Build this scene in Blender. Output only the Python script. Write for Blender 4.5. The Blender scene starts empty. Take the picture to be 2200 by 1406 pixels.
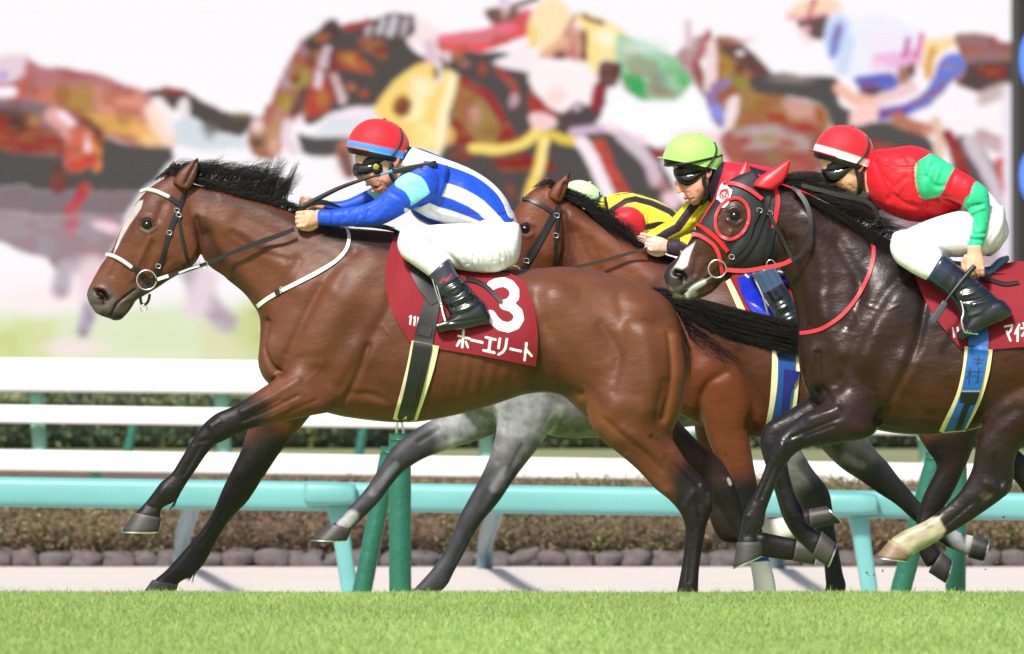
import bpy, math, random
import numpy as np
from mathutils import Vector, Matrix
from mathutils.bvhtree import BVHTree

random.seed(7)
rng = np.random.default_rng(7)
scene = bpy.context.scene
COL = scene.collection

# ------------------------------------------------------------------ camera
FPX = 15000.0          # focal length in photo pixels (telephoto)
ZC = 1.112             # camera height above the near turf
CY = -30.0
HOR = 670.0            # photo row of the eye level
cam_d = bpy.data.cameras.new("camera"); cam = bpy.data.objects.new("camera", cam_d); COL.objects.link(cam)
cam.location = (0, CY, ZC); cam.rotation_euler = (math.radians(90), 0, 0)
cam_d.sensor_width = 36.0; cam_d.lens = 36.0 * FPX / 2200.0
cam_d.shift_y = (HOR - 703.0) / 2200.0
cam_d.clip_start = 0.5; cam_d.clip_end = 2000
cam_d.dof.use_dof = True; cam_d.dof.focus_distance = 29.9; cam_d.dof.aperture_fstop = 5.0
scene.camera = cam
scene.render.resolution_x = 1024; scene.render.resolution_y = 654

# ------------------------------------------------------------------ light
SUN_EL = math.radians(46)     # high, behind the photographer's left shoulder
world = bpy.data.worlds.new("World"); scene.world = world; world.use_nodes = True
nt = world.node_tree; bg = nt.nodes["Background"]
sky = nt.nodes.new("ShaderNodeTexSky"); sky.sky_type = 'NISHITA'; sky.sun_disc = False
sky.sun_elevation = SUN_EL; sky.sun_rotation = math.radians(203); sky.dust_density = 3.0; sky.air_density = 1.0
nt.links.new(sky.outputs[0], bg.inputs[0]); bg.inputs[1].default_value = 0.085
sun_d = bpy.data.lights.new("sun", 'SUN'); sun = bpy.data.objects.new("sun", sun_d); COL.objects.link(sun)
sun_d.energy = 3.5; sun_d.angle = math.radians(7); sun_d.color = (1.0, 0.94, 0.86)
_sdir = Vector((math.sin(math.radians(203)) * math.cos(SUN_EL), math.cos(math.radians(203)) * math.cos(SUN_EL), math.sin(SUN_EL)))
sun.rotation_euler = (-_sdir).to_track_quat('-Z', 'Y').to_euler()
scene.view_settings.view_transform = 'Standard'; scene.view_settings.look = 'None'
EXPO = 0.65
scene.view_settings.exposure = EXPO; scene.view_settings.gamma = 1.0
scene.cycles.use_denoising = True
scene.cycles.max_bounces = 6

# ------------------------------------------------------------------ helpers
def P(px, py, Y=0.0):
    d = Y - CY
    return ((px - 1100.0) / FPX * d, Y, ZC + (HOR - py) / FPX * d)
def toP(v):            # world vertices -> traced coordinates
    d = v[:, 1] - CY
    return np.stack([v[:, 0] / d * FPX + 1100.0, HOR - (v[:, 2] - ZC) / d * FPX], 1)
def S(r, g, b):
    return tuple(((c / 255) / 12.92 if c / 255 <= 0.04045 else ((c / 255 + 0.055) / 1.055) ** 2.4) for c in (r, g, b))

def crom(pts, n, closed=False):
    """Catmull-Rom resample of rows of pts to n rows, even in arc length of the first 2-3 columns"""
    p = np.asarray(pts, float)
    if len(p) == 2:
        t = np.linspace(0, 1, n)[:, None]; return p[0] * (1 - t) + p[1] * t
    if closed: q = np.vstack([p[-1], p, p[0], p[1]])
    else: q = np.vstack([2 * p[0] - p[1], p, 2 * p[-1] - p[-2]])
    m = 12; out = []
    for i in range(1, len(q) - 2):
        a, b, c, d = q[i - 1], q[i], q[i + 1], q[i + 2]
        t = (np.arange(m) / m)[:, None]
        out.append(0.5 * ((2 * b) + (c - a) * t + (2 * a - 5 * b + 4 * c - d) * t ** 2 + (3 * b - a - 3 * c + d) * t ** 3))
    out = np.vstack(out + [q[-2][None]])
    k = min(3, out.shape[1])
    s = np.r_[0, np.cumsum(np.linalg.norm(np.diff(out[:, :k], axis=0), axis=1))]
    ti = np.linspace(0, s[-1], n)
    return np.stack([np.interp(ti, s, out[:, j]) for j in range(out.shape[1])], 1)

class Bag:
    """collects vertices and faces of one mesh"""
    def __init__(s): s.v = []; s.f = []; s.n = 0
    def add(s, v, f):
        v = np.asarray(v, float); s.v.append(v); n = s.n
        for q in f: s.f.append([int(i) + n for i in q])
        s.n += len(v)
    def grid(s, V, closeu=False, closev=False, cap=False):
        """V: (nu,nv,3)"""
        nu, nv = V.shape[:2]; f = []
        for i in range(nu if closeu else nu - 1):
            for j in range(nv if closev else nv - 1):
                a = i * nv + j; b = ((i + 1) % nu) * nv + j; c = ((i + 1) % nu) * nv + (j + 1) % nv; d = i * nv + (j + 1) % nv
                f.append([a, b, c, d])
        if cap: f.append(list(range(nv))[::-1]); f.append([(nu - 1) * nv + j for j in range(nv)])
        s.add(V.reshape(-1, 3), f)

def mesh_obj(name, v, f, mat=None, parent=None, smooth=True, cols=None):
    me = bpy.data.meshes.new(name)
    v = np.asarray(v, float)
    off = np.array(parent.location) if parent is not None else np.zeros(3)
    if parent is not None:
        q = parent
        while q.parent is not None: q = q.parent; off = off + np.array(q.location)
    me.from_pydata((v - off).tolist(), [], f)
    me.validate(); me.update()
    if cols is not None:
        at = me.color_attributes.new("Col", 'FLOAT_COLOR', 'POINT')
        c = np.ones((len(me.vertices), 4), np.float32); c[:, :3] = cols[:len(me.vertices)]
        at.data.foreach_set("color", c.ravel())
    if smooth: me.polygons.foreach_set("use_smooth", np.ones(len(me.polygons), bool))
    o = bpy.data.objects.new(name, me); COL.objects.link(o)
    if mat: me.materials.append(mat)
    if parent is not None: o.parent = parent
    return o
def bag_obj(name, b, mat=None, parent=None, smooth=True, cols=None):
    return mesh_obj(name, np.vstack(b.v), b.f, mat, parent, smooth, cols)
def thing(name, loc, label, cat, group=None):
    e = bpy.data.objects.new(name, None); COL.objects.link(e); e.location = loc; e.empty_display_size = 0.1
    tag(e, label, cat, group); return e
def tag(o, label, cat, group=None):
    o["label"] = label; o["category"] = cat
    if group: o["group"] = group
    return o
def auto(o, deg=35):
    me = o.data
    try: me.set_sharp_from_angle(angle=math.radians(deg))
    except Exception: pass
    return o

# ------------------------------------------------------------------ materials
def mat(name, col=(0.5, 0.5, 0.5), rough=0.6, attr=False, nscale=0, namt=0.0, bscale=0, bstr=0.0, bdist=0.004, metal=0.0, sheen=0.0, spec=0.5, coat=0.0, stretch=(1, 1, 1), rvar=0.0, sss=0.0, bscale2=0, bstr2=0.0, bdist2=0.01, alpha=1.0, trans=0.0):
    m = bpy.data.materials.new(name); m.use_nodes = True; t = m.node_tree; b = t.nodes["Principled BSDF"]
    tc = t.nodes.new("ShaderNodeTexCoord"); mp = t.nodes.new("ShaderNodeMapping"); mp.inputs["Scale"].default_value = stretch
    t.links.new(tc.outputs["Object"], mp.inputs[0])
    if attr:
        a = t.nodes.new("ShaderNodeVertexColor"); a.layer_name = "Col"; src = a.outputs[0]
    else:
        a = t.nodes.new("ShaderNodeRGB"); a.outputs[0].default_value = (*col, 1); src = a.outputs[0]
    if namt:
        n = t.nodes.new("ShaderNodeTexNoise"); n.inputs["Scale"].default_value = nscale; n.inputs["Detail"].default_value = 6; n.inputs["Roughness"].default_value = 0.6
        t.links.new(mp.outputs[0], n.inputs[0])
        r = t.nodes.new("ShaderNodeMapRange"); r.inputs[1].default_value = 0.25; r.inputs[2].default_value = 0.75; r.inputs[3].default_value = 1 - namt; r.inputs[4].default_value = 1 + namt
        t.links.new(n.outputs[0], r.inputs[0])
        mx = t.nodes.new("ShaderNodeVectorMath"); mx.operation = 'SCALE'
        t.links.new(src, mx.inputs[0]); t.links.new(r.outputs[0], mx.inputs["Scale"]); src = mx.outputs[0]
        if rvar:
            rr = t.nodes.new("ShaderNodeMapRange"); rr.inputs[1].default_value = 0.3; rr.inputs[2].default_value = 0.7; rr.inputs[3].default_value = rough - rvar; rr.inputs[4].default_value = rough + rvar
            t.links.new(n.outputs[0], rr.inputs[0]); t.links.new(rr.outputs[0], b.inputs["Roughness"])
    t.links.new(src, b.inputs["Base Color"])
    if not (namt and rvar): b.inputs["Roughness"].default_value = rough
    b.inputs["Metallic"].default_value = metal; b.inputs["Specular IOR Level"].default_value = spec
    b.inputs["Sheen Weight"].default_value = sheen; b.inputs["Coat Weight"].default_value = coat; b.inputs["Coat Roughness"].default_value = 0.15
    b.inputs["Subsurface Weight"].default_value = sss; b.inputs["Subsurface Scale"].default_value = 0.01
    b.inputs["Alpha"].default_value = alpha; b.inputs["Transmission Weight"].default_value = trans
    prev = None
    for sc_, st_, di_ in ((bscale, bstr, bdist), (bscale2, bstr2, bdist2)):
        if st_:
            n = t.nodes.new("ShaderNodeTexNoise"); n.inputs["Scale"].default_value = sc_; n.inputs["Detail"].default_value = 4
            t.links.new(mp.outputs[0], n.inputs[0])
            bu = t.nodes.new("ShaderNodeBump"); bu.inputs["Strength"].default_value = st_; bu.inputs["Distance"].default_value = di_
            t.links.new(n.outputs[0], bu.inputs["Height"])
            if prev: t.links.new(prev.outputs[0], bu.inputs["Normal"])
            prev = bu
    if prev: t.links.new(prev.outputs[0], b.inputs["Normal"])
    return m

M = {}
M['coat_bay'] = mat("coat_bay", attr=True, rough=0.47, nscale=9, namt=0.14, bscale=300, bstr=0.3, bdist=0.002, spec=0.28, stretch=(0.5, 1, 1), rvar=0.07, bscale2=8, bstr2=0.7, bdist2=0.016)
M['coat_dark'] = mat("coat_dark", attr=True, rough=0.34, nscale=12, namt=0.2, bscale=200, bstr=0.3, bdist=0.002, spec=0.32, stretch=(0.6, 1, 1), rvar=0.12, bscale2=16, bstr2=0.7, bdist2=0.010)
M['coat_grey'] = mat("coat_grey", attr=True, rough=0.6, nscale=16, namt=0.55, bscale=260, bstr=0.25, bdist=0.002)
M['skin'] = mat("skin", attr=True, rough=0.5, nscale=60, namt=0.06, bscale=120, bstr=0.2, bdist=0.001, sss=0.1)
M['cloth'] = mat("cloth", attr=True, rough=0.75, nscale=30, namt=0.03, bscale=420, bstr=0.3, bdist=0.001, sheen=0.1, bscale2=16, bstr2=0.25, bdist2=0.006, spec=0.25)
M['silk'] = mat("silk", attr=True, rough=0.5, nscale=30, namt=0.03, bscale=9, bstr=0.35, bdist=0.02, sheen=0.05, bscale2=30, bstr2=0.4, bdist2=0.006, stretch=(1, 1, 1.8), spec=0.3)
M['breech'] = mat("breech", attr=True, rough=0.6, nscale=30, namt=0.03, bscale=10, bstr=0.6, bdist=0.012, stretch=(2.6, 1, 0.7), spec=0.3)
M['boot'] = mat("boot", (0.012, 0.013, 0.018), rough=0.18, attr=True, bscale=28, bstr=0.35, bdist=0.006, spec=0.6, coat=0.4)
M['leather'] = mat("leather", (0.012, 0.012, 0.013), rough=0.42, nscale=80, namt=0.2, bscale=300, bstr=0.2, bdist=0.001)
M['leather_brown'] = mat("leather_brown", (0.035, 0.02, 0.015), rough=0.5, nscale=80, namt=0.2)
M['white_strap'] = mat("white_strap", (0.62, 0.62, 0.6), rough=0.45, nscale=50, namt=0.08)
M['red_strap'] = mat("red_strap", (0.62, 0.03, 0.045), rough=0.45, nscale=50, namt=0.08)
M['metal'] = mat("metal", (0.75, 0.74, 0.7), rough=0.25, metal=1.0)
M['hair'] = mat("hair", (0.009, 0.0065, 0.0065), rough=0.5, nscale=30, namt=0.3, spec=0.35)
M['eye'] = mat("eye", (0.006, 0.003, 0.002), rough=0.08, spec=0.5)
M['hoof'] = mat("hoof", attr=True, rough=0.5, nscale=60, namt=0.25, bscale=90, bstr=0.4, bdist=0.002, stretch=(1, 1, 3))
M['cap'] = mat("cap", attr=True, rough=0.6, nscale=40, namt=0.04, bscale=300, bstr=0.25, bdist=0.001, sheen=0.2, bscale2=30, bstr2=0.35, bdist2=0.003, spec=0.3, stretch=(1, 1, 2))
M['goggles'] = mat("goggles", (0.004, 0.004, 0.005), rough=0.07, spec=0.8)
M['rail_white'] = mat("rail_white", (0.80, 0.80, 0.79), rough=0.35, nscale=3, namt=0.03)
M['rail_turq'] = mat("rail_turq", S(104, 166, 166), rough=0.4, nscale=2.5, namt=0.14, stretch=(0.5, 1, 1), bscale=8, bstr=.2, bdist=.01)
M['post_mint'] = mat("post_mint", S(150, 215, 188), rough=0.45, nscale=5, namt=0.05)
M['post_pad'] = mat("post_pad", S(36, 98, 84), rough=0.4, nscale=9, namt=0.12, bscale=30, bstr=0.5, bdist=0.01, spec=0.5)
M['post_blue'] = mat("post_blue", S(96, 126, 134), rough=0.5, nscale=5, namt=0.08)

# ------------------------------------------------------------------ lofts
def loft(bag, secs, Y, yc=0.0, nseg=None, nr=28, ex=2.25, cap=0.35, xs=0):
    """secs: (ax,ay,bx,by,hd[,ycoff]) in traced px; ring between A and B with half depth hd px.
    ycoff (metres) adds to yc."""
    a = np.array([list(s) + [0.0] * (6 - len(s)) for s in secs], float)
    if nseg is None:
        mid = (a[:, :2] + a[:, 2:4]) / 2
        nseg = int(np.clip(np.linalg.norm(np.diff(mid, axis=0), axis=1).sum() / 7, 6, 220))
    # resample on the mid line
    mid = np.hstack([(a[:, :2] + a[:, 2:4]) / 2, a]); r = crom_by2(mid, nseg)[:, 2:]
    rings = []
    th = np.linspace(0, 2 * math.pi, nr, endpoint=False)
    c, s_ = np.cos(th), np.sin(th)
    cc = np.sign(c) * np.abs(c) ** (2 / ex); ss = np.sign(s_) * np.abs(s_) ** (2 / ex)
    for q in r:
        yy = Y + yc + q[5]; d = yy - CY
        A = np.array(P(q[0], q[1], yy)); B = np.array(P(q[2], q[3], yy)); hd = max(q[4], 1.0) / FPX * d
        ce = (A + B) / 2; h = (A - B) / 2
        rings.append(ce + cc[:, None] * h + ss[:, None] * np.array([0, hd, 0]))
    # rounded ends
    def endcap(ring, nxt):
        ce = ring.mean(0); dirv = ce - nxt.mean(0); L = np.linalg.norm(dirv); dirv = dirv / max(L, 1e-6)
        rad = min(np.linalg.norm(ring[0] - ce), np.linalg.norm(ring[nr // 4] - ce)) * cap
        return [ce + (ring - ce) * k + dirv * rad * z for k, z in ((0.9, 0.5), (0.62, 0.85), (0.3, 0.98))]
    if cap:
        st = endcap(rings[0], rings[1])[::-1]; en = endcap(rings[-1], rings[-2])
        rings = st + rings + en
    bag.grid(np.array(rings), closev=True, cap=True)

def crom_by2(p, n):
    q = np.vstack([2 * p[0] - p[1], p, 2 * p[-1] - p[-2]]); m = 10; out = []
    for i in range(1, len(q) - 2):
        a, b, c, d = q[i - 1], q[i], q[i + 1], q[i + 2]; t = (np.arange(m) / m)[:, None]
        out.append(0.5 * ((2 * b) + (c - a) * t + (2 * a - 5 * b + 4 * c - d) * t ** 2 + (3 * b - a - 3 * c + d) * t ** 3))
    out = np.vstack(out + [q[-2][None]])
    s = np.r_[0, np.cumsum(np.linalg.norm(np.diff(out[:, :2], axis=0), axis=1) + 1e-6)]
    ti = np.linspace(0, s[-1], n)
    return np.stack([np.interp(ti, s, out[:, j]) for j in range(out.shape[1])], 1)

def tube3(bag, pts, rad, nr=10, n=None, flat=1.0):
    """round tube through world points; rad scalar or per point"""
    p = np.asarray(pts, float); rd = np.broadcast_to(np.asarray(rad, float), (len(p),))
    q = np.hstack([p, rd[:, None]])
    if n is None: n = max(4, len(p) * 5)
    q = crom(q, n); p = q[:, :3]; rd = q[:, 3]
    t = np.gradient(p, axis=0); t /= np.linalg.norm(t, axis=1)[:, None] + 1e-9
    up = np.array([0, 1.0, 0]); a = np.cross(t, up); a /= np.linalg.norm(a, axis=1)[:, None] + 1e-9; b = np.cross(t, a)
    th = np.linspace(0, 2 * math.pi, nr, endpoint=False)
    V = p[:, None] + rd[:, None, None] * (np.cos(th)[None, :, None] * a[:, None] + flat * np.sin(th)[None, :, None] * b[:, None])
    bag.grid(V, closev=True, cap=True)
def tubeP(bag, pts, rad_px, Y=0.0, nr=10, n=None):
    """pts (px,py,yoff metres); radius in traced px"""
    w = [P(a, b, Y + c) for a, b, c in pts]; tube3(bag, w, np.asarray(rad_px, float) / FPX * (Y - CY), nr, n)
def ell(bag, c, r, nu=20, nv=12, rot=0.0):
    """ellipsoid at world c, radii r, rotated about Y"""
    u = np.linspace(0, 2 * math.pi, nu, endpoint=False); v = np.linspace(0.02, math.pi - 0.02, nv)
    V = np.stack([np.sin(v)[:, None] * np.cos(u) * r[0], np.sin(v)[:, None] * np.sin(u) * r[1], np.cos(v)[:, None] * np.ones(nu) * r[2]], 2)
    ca, sa = math.cos(rot), math.sin(rot); X = V[..., 0] * ca + V[..., 2] * sa; Z = -V[..., 0] * sa + V[..., 2] * ca
    V[..., 0], V[..., 2] = X, Z; bag.grid(V + np.array(c), closev=True, cap=True)

# ------------------------------------------------------------------ remesh / sculpt / paint
def remesh(bag, voxel, smooth=5, lam=0.5, soft=None, softn=70):
    me = bpy.data.meshes.new("tmp"); me.from_pydata(np.vstack(bag.v).tolist(), [], bag.f); me.update()
    o = bpy.data.objects.new("tmp", me); COL.objects.link(o)
    md = o.modifiers.new("r", 'REMESH'); md.mode = 'VOXEL'; md.voxel_size = voxel
    dg = bpy.context.evaluated_depsgraph_get(); ev = o.evaluated_get(dg); m2 = bpy.data.meshes.new_from_object(ev)
    n = len(m2.vertices); v = np.empty(n * 3, np.float32); m2.vertices.foreach_get("co", v); v = v.reshape(-1, 3).astype(float)
    ne = len(m2.edges); e = np.empty(ne * 2, np.int32); m2.edges.foreach_get("vertices", e); e = e.reshape(-1, 2)
    cnt = np.bincount(e.ravel(), minlength=n).astype(float)[:, None]
    for it in range(smooth):
        for l in (lam, -lam * 0.9 if it % 2 else 0):
            if not l: continue
            acc = np.stack([np.bincount(e[:, 0], v[e[:, 1], k], n) + np.bincount(e[:, 1], v[e[:, 0], k], n) for k in range(3)], 1)
            v = v + l * (acc / np.maximum(cnt, 1) - v)
    if soft is not None:      # stronger blending of the trunk, where limbs join
        q = toP(v); w = np.zeros(n)
        for pts, wd, sf in soft: w = np.maximum(w, 1 - sstep((seg_dist(q, pts) - wd) / sf))
        w = (0.5 * w)[:, None]
        for it in range(softn):
            acc = np.stack([np.bincount(e[:, 0], v[e[:, 1], k], n) + np.bincount(e[:, 1], v[e[:, 0], k], n) for k in range(3)], 1)
            v = v + w * (acc / np.maximum(cnt, 1) - v)
    m2.vertices.foreach_set("co", v.astype(np.float32).ravel()); m2.update()
    COL.objects.unlink(o); bpy.data.objects.remove(o); bpy.data.meshes.remove(me)
    return m2
def coords(me):
    n = len(me.vertices); v = np.empty(n * 3, np.float32); me.vertices.foreach_get("co", v); return v.reshape(-1, 3).astype(float)
def normals(me):
    n = len(me.vertices); v = np.empty(n * 3, np.float32); me.vertex_normals.foreach_get("vector", v); return v.reshape(-1, 3).astype(float)
def seg_dist(q, pts):
    pts = np.asarray(pts, float); best = np.full(len(q), 1e9)
    if len(pts) == 1: return np.linalg.norm(q - pts[0], axis=1)
    for a, b in zip(pts[:-1], pts[1:]):
        ab = b - a; t = np.clip(((q - a) @ ab) / max(ab @ ab, 1e-9), 0, 1)
        best = np.minimum(best, np.linalg.norm(q - a - t[:, None] * ab, axis=1))
    return best
def inside(q, poly):
    poly = np.asarray(poly, float); x, y = q[:, 0], q[:, 1]; r = np.zeros(len(q), bool)
    for (x0, y0), (x1, y1) in zip(poly, np.roll(poly, -1, 0)):
        c = ((y0 > y) != (y1 > y)) & (x < (x1 - x0) * (y - y0) / ((y1 - y0) if y1 != y0 else 1e-9) + x0); r ^= c
    return r
def sstep(x): x = np.clip(x, 0, 1); return x * x * (3 - 2 * x)
def _box(q, pts, m):
    p = np.asarray(pts, float)[:, :2]; lo = p.min(0) - m; hi = p.max(0) + m
    return np.nonzero((q[:, 0] > lo[0]) & (q[:, 0] < hi[0]) & (q[:, 1] > lo[1]) & (q[:, 1] < hi[1]))[0]
def sculpt(me, ops, Y):
    """ops: (pts, width px, depth mm, side) depth>0 out; gaussian profile along the normal"""
    v = coords(me); nn = normals(me); q = toP(v); disp = np.zeros(len(v))
    for op in ops:
        pts, w, dmm = op[:3]; side = op[3] if len(op) > 3 else ''
        ix = _box(q, pts, 3 * w)
        if not len(ix): continue
        d = seg_dist(q[ix], crom(pts, max(2, len(pts) * 3)) if len(pts) > 2 else pts)
        g = np.exp(-(d / w) ** 2) * dmm * 0.001
        if side == 'n': g = g * (v[ix, 1] < Y + 0.0)
        elif side == 'N': g = g * (v[ix, 1] < Y - 0.06)
        elif side == 'f': g = g * (v[ix, 1] > Y)
        g = g * np.clip(np.abs(nn[ix, 1]) * 1.6, 0, 1)
        disp[ix] += g
    v += nn * disp[:, None]
    me.vertices.foreach_set("co", v.astype(np.float32).ravel()); me.update()
def sm(poly): return [tuple(p) for p in crom(np.asarray(poly, float), len(poly) * 6, closed=True)[:-1]]
def paint(q, cols, ops, yv=None, Y=0.0):
    """ops: ('s',pts,w,soft,col[,side,alpha]) stroke; ('p',poly,soft,col[,side,alpha]) polygon; ('e',(cx,cy,rx,ry[,rot]),soft,col..) ellipse"""
    for op in ops:
        k = op[0]
        if k == 's': pts, w, soft, c = op[1:5]; rest = op[5:]; ix = _box(q, pts, w + soft)
        elif k == 'p': pts, soft, c = op[1:4]; rest = op[4:]; ix = _box(q, pts, soft)
        else: (cx, cy, rx, ry), soft, c = op[1][:4], op[2], op[3]; rest = op[4:]; R_ = max(rx, ry) + soft; ix = _box(q, [(cx - R_, cy - R_), (cx + R_, cy + R_)], 0)
        side = rest[0] if rest else ''; al = rest[1] if len(rest) > 1 else 1.0
        if yv is not None and side:
            if side == 'n': ix = ix[yv[ix] < Y]
            elif side == 'f': ix = ix[yv[ix] > Y]
        if not len(ix): continue
        qq = q[ix]
        if k == 's': a = 1 - sstep((seg_dist(qq, pts) - w) / max(soft, 0.01))
        elif k == 'p':
            d = seg_dist(qq, list(pts) + [pts[0]]); d = np.where(inside(qq, pts), -d, d); a = 1 - sstep((d + soft * 0.5) / max(soft, 0.01))
        else:
            rot = math.radians(op[1][4]) if len(op[1]) > 4 else 0.0; dx, dy = qq[:, 0] - cx, qq[:, 1] - cy
            u = dx * math.cos(rot) + dy * math.sin(rot); w_ = -dx * math.sin(rot) + dy * math.cos(rot)
            rr = np.sqrt((u / rx) ** 2 + (w_ / ry) ** 2); a = 1 - sstep((rr - 1) * min(rx, ry) / max(soft, 0.01) + 0.5)
        a = (a * al)[:, None]; cols[ix] = cols[ix] * (1 - a) + np.array(c) * a
    return cols
def vnoise(v, sc, seed=0):
    """cheap smooth value noise"""
    g = np.random.default_rng(seed).random((32, 32, 32)); p = v * sc; i = np.floor(p).astype(int); f = p - i; f = f * f * (3 - 2 * f); r = 0
    for dx in (0, 1):
        for dy in (0, 1):
            for dz in (0, 1):
                w = (f[:, 0] if dx else 1 - f[:, 0]) * (f[:, 1] if dy else 1 - f[:, 1]) * (f[:, 2] if dz else 1 - f[:, 2])
                r = r + w * g[(i[:, 0] + dx) % 32, (i[:, 1] + dy) % 32, (i[:, 2] + dz) % 32]
    return r
def finish(name, me, material, parent, base, ops, Y, sideY=None):
    v = coords(me); q = toP(v); c = np.ones((len(v), 3)) * np.array(base)
    paint(q, c, ops, v[:, 1], Y if sideY is None else sideY)
    off = np.array(parent.location)
    me.vertices.foreach_set("co", (v - off).astype(np.float32).ravel())
    at = me.color_attributes.new("Col", 'FLOAT_COLOR', 'POINT'); cc = np.ones((len(v), 4), np.float32); cc[:, :3] = c; at.data.foreach_set("color", cc.ravel())
    me.polygons.foreach_set("use_smooth", np.ones(len(me.polygons), bool)); me.name = name; me.materials.clear(); me.materials.append(material); me.update()
    o = bpy.data.objects.new(name, me); COL.objects.link(o); o.parent = parent
    return o

# ------------------------------------------------------------------ draping on a surface
class Drape:
    def __init__(s, meshes, Y):     # meshes already in world space
        s.t = []
        for me in meshes:
            v = coords(me); me.calc_loop_triangles(); n = len(me.loop_triangles); t = np.empty(n * 3, np.int32); me.loop_triangles.foreach_get("vertices", t)
            s.t.append(BVHTree.FromPolygons(v.tolist(), t.reshape(-1, 3).tolist()))
        s.Y = Y
    def y(s, px, py):
        o = Vector((0, CY, ZC)); best = None
        a = Vector(P(px, py, s.Y)); d = (a - o).normalized()
        for t in s.t:
            h = t.ray_cast(o, d)
            if h[0] is not None and (best is None or h[0].y < best): best = h[0].y
        return best
def fill(y):
    y = np.array([np.nan if a is None else a for a in y], float)
    ok = ~np.isnan(y)
    if not ok.any(): return np.zeros(len(y))
    return np.interp(np.arange(len(y)), np.nonzero(ok)[0], y[ok])
def ribbon(name, pts, w, parent, material, Y, dr=None, off=0.006, thick=0.004, ys=None, n=None, mirror=False, taper=False, sm=3, cols=None, m=3, clip=True):
    """strap along traced pts (px,py), width w px (scalar or list); y from draping or from ys (metres from Y)"""
    pts = np.asarray(pts, float); wv = np.broadcast_to(np.asarray(w, float), (len(pts),))
    L = np.linalg.norm(np.diff(pts[:, :2], axis=0), axis=1).sum(); n = n or int(max(5, L / 7))
    ex = [pts[:, :2], wv[:, None]]
    if ys is not None: ex.append(np.asarray(ys, float)[:, None])
    r = crom(np.hstack(ex), n); p = r[:, :2]; ww = r[:, 2]
    t = np.gradient(p, axis=0); t /= np.linalg.norm(t, axis=1)[:, None] + 1e-9; nn = np.stack([-t[:, 1], t[:, 0]], 1)
    us = np.linspace(-0.5, 0.5, m); G = np.zeros((n, m, 3))
    for j, u in enumerate(us):
        e = p + nn * (ww * u)[:, None]
        if ys is None:
            raw = [dr.y(a, b) for a, b in e]
            hit = [i for i, a in enumerate(raw) if a is not None]
            if hit and clip:
                for i in range(hit[-1] + 1, n): e[i] = e[hit[-1]] + (e[i] - e[hit[-1]]) * 0.02
                raw = [raw[min(i, hit[-1])] for i in range(n)]
            yy = fill(raw)
        else: yy = Y + r[:, 3]
        for _ in range(sm): yy[1:-1] = (yy[:-2] + 2 * yy[1:-1] + yy[2:]) / 4
        for i in range(n): G[i, j] = P(e[i, 0], e[i, 1], yy[i] - off)
    return slab(name, G, thick, parent, material, Y, mirror, cols)
MIRR = {}
def slab(name, G, thick, parent, material, Y, mirror=False, cols=None, smooth=True):
    b = Bag(); B = G.copy(); B[..., 1] += thick
    n, m = G.shape[:2]; V = np.concatenate([G, B[:, ::-1]], 1)      # closed loop of 2m points per row
    b.grid(V, closev=True, cap=True)
    C = None
    if cols is not None:
        v = np.vstack(b.v); C = np.ones((len(v), 3)) * np.array(cols[0]); paint(toP(v), C, cols[1])
    o = bag_obj(name, b, material, parent, smooth, C); auto(o, 50)
    if mirror:
        v = np.vstack(b.v).copy(); v[:, 1] = 2 * Y - v[:, 1]
        if cols is not None: C = np.ones((len(v), 3)) * np.array(cols[0])      # far side carries no writing
        o2 = mesh_obj(name, v, [f[::-1] for f in b.f], material, parent, smooth, C); auto(o2, 50); MIRR[o.name] = o2
    return o
def patch(name, top, bottom, nu, nv, parent, material, Y, dr, off, thick, cols, mirror=True, smit=6, bulge=0.0):
    """cloth between two traced curves (same direction), draped"""
    T = crom(top, nu); B = crom(bottom, nu); v = np.linspace(0, 1, nv)
    E = T[:, None] * (1 - v)[None, :, None] + B[:, None] * v[None, :, None]
    yy = np.zeros((nu, nv))
    st = 4
    iu = list(range(0, nu, st)); iu = iu if iu[-1] == nu - 1 else iu + [nu - 1]; iv = list(range(0, nv, st)); iv = iv if iv[-1] == nv - 1 else iv + [nv - 1]
    C = np.array([fill([dr.y(*E[i, j]) for j in iv]) for i in iu])
    for _ in range(smit):
        Q = np.pad(C, 1, mode='edge'); C = (Q[:-2, 1:-1] + Q[2:, 1:-1] + Q[1:-1, :-2] + Q[1:-1, 2:] + 4 * C) / 8
    C2 = np.array([np.interp(np.arange(nv), iv, c) for c in C]); yy = np.array([np.interp(np.arange(nu), iu, C2[:, j]) for j in range(nv)]).T
    G = np.zeros((nu, nv, 3)); d = (yy - off) - CY
    G[..., 0] = (E[..., 0] - 1100) / FPX * d; G[..., 1] = yy - off; G[..., 2] = ZC + (HOR - E[..., 1]) / FPX * d
    return slab(name, G, thick, parent, material, Y, mirror, cols)

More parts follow.
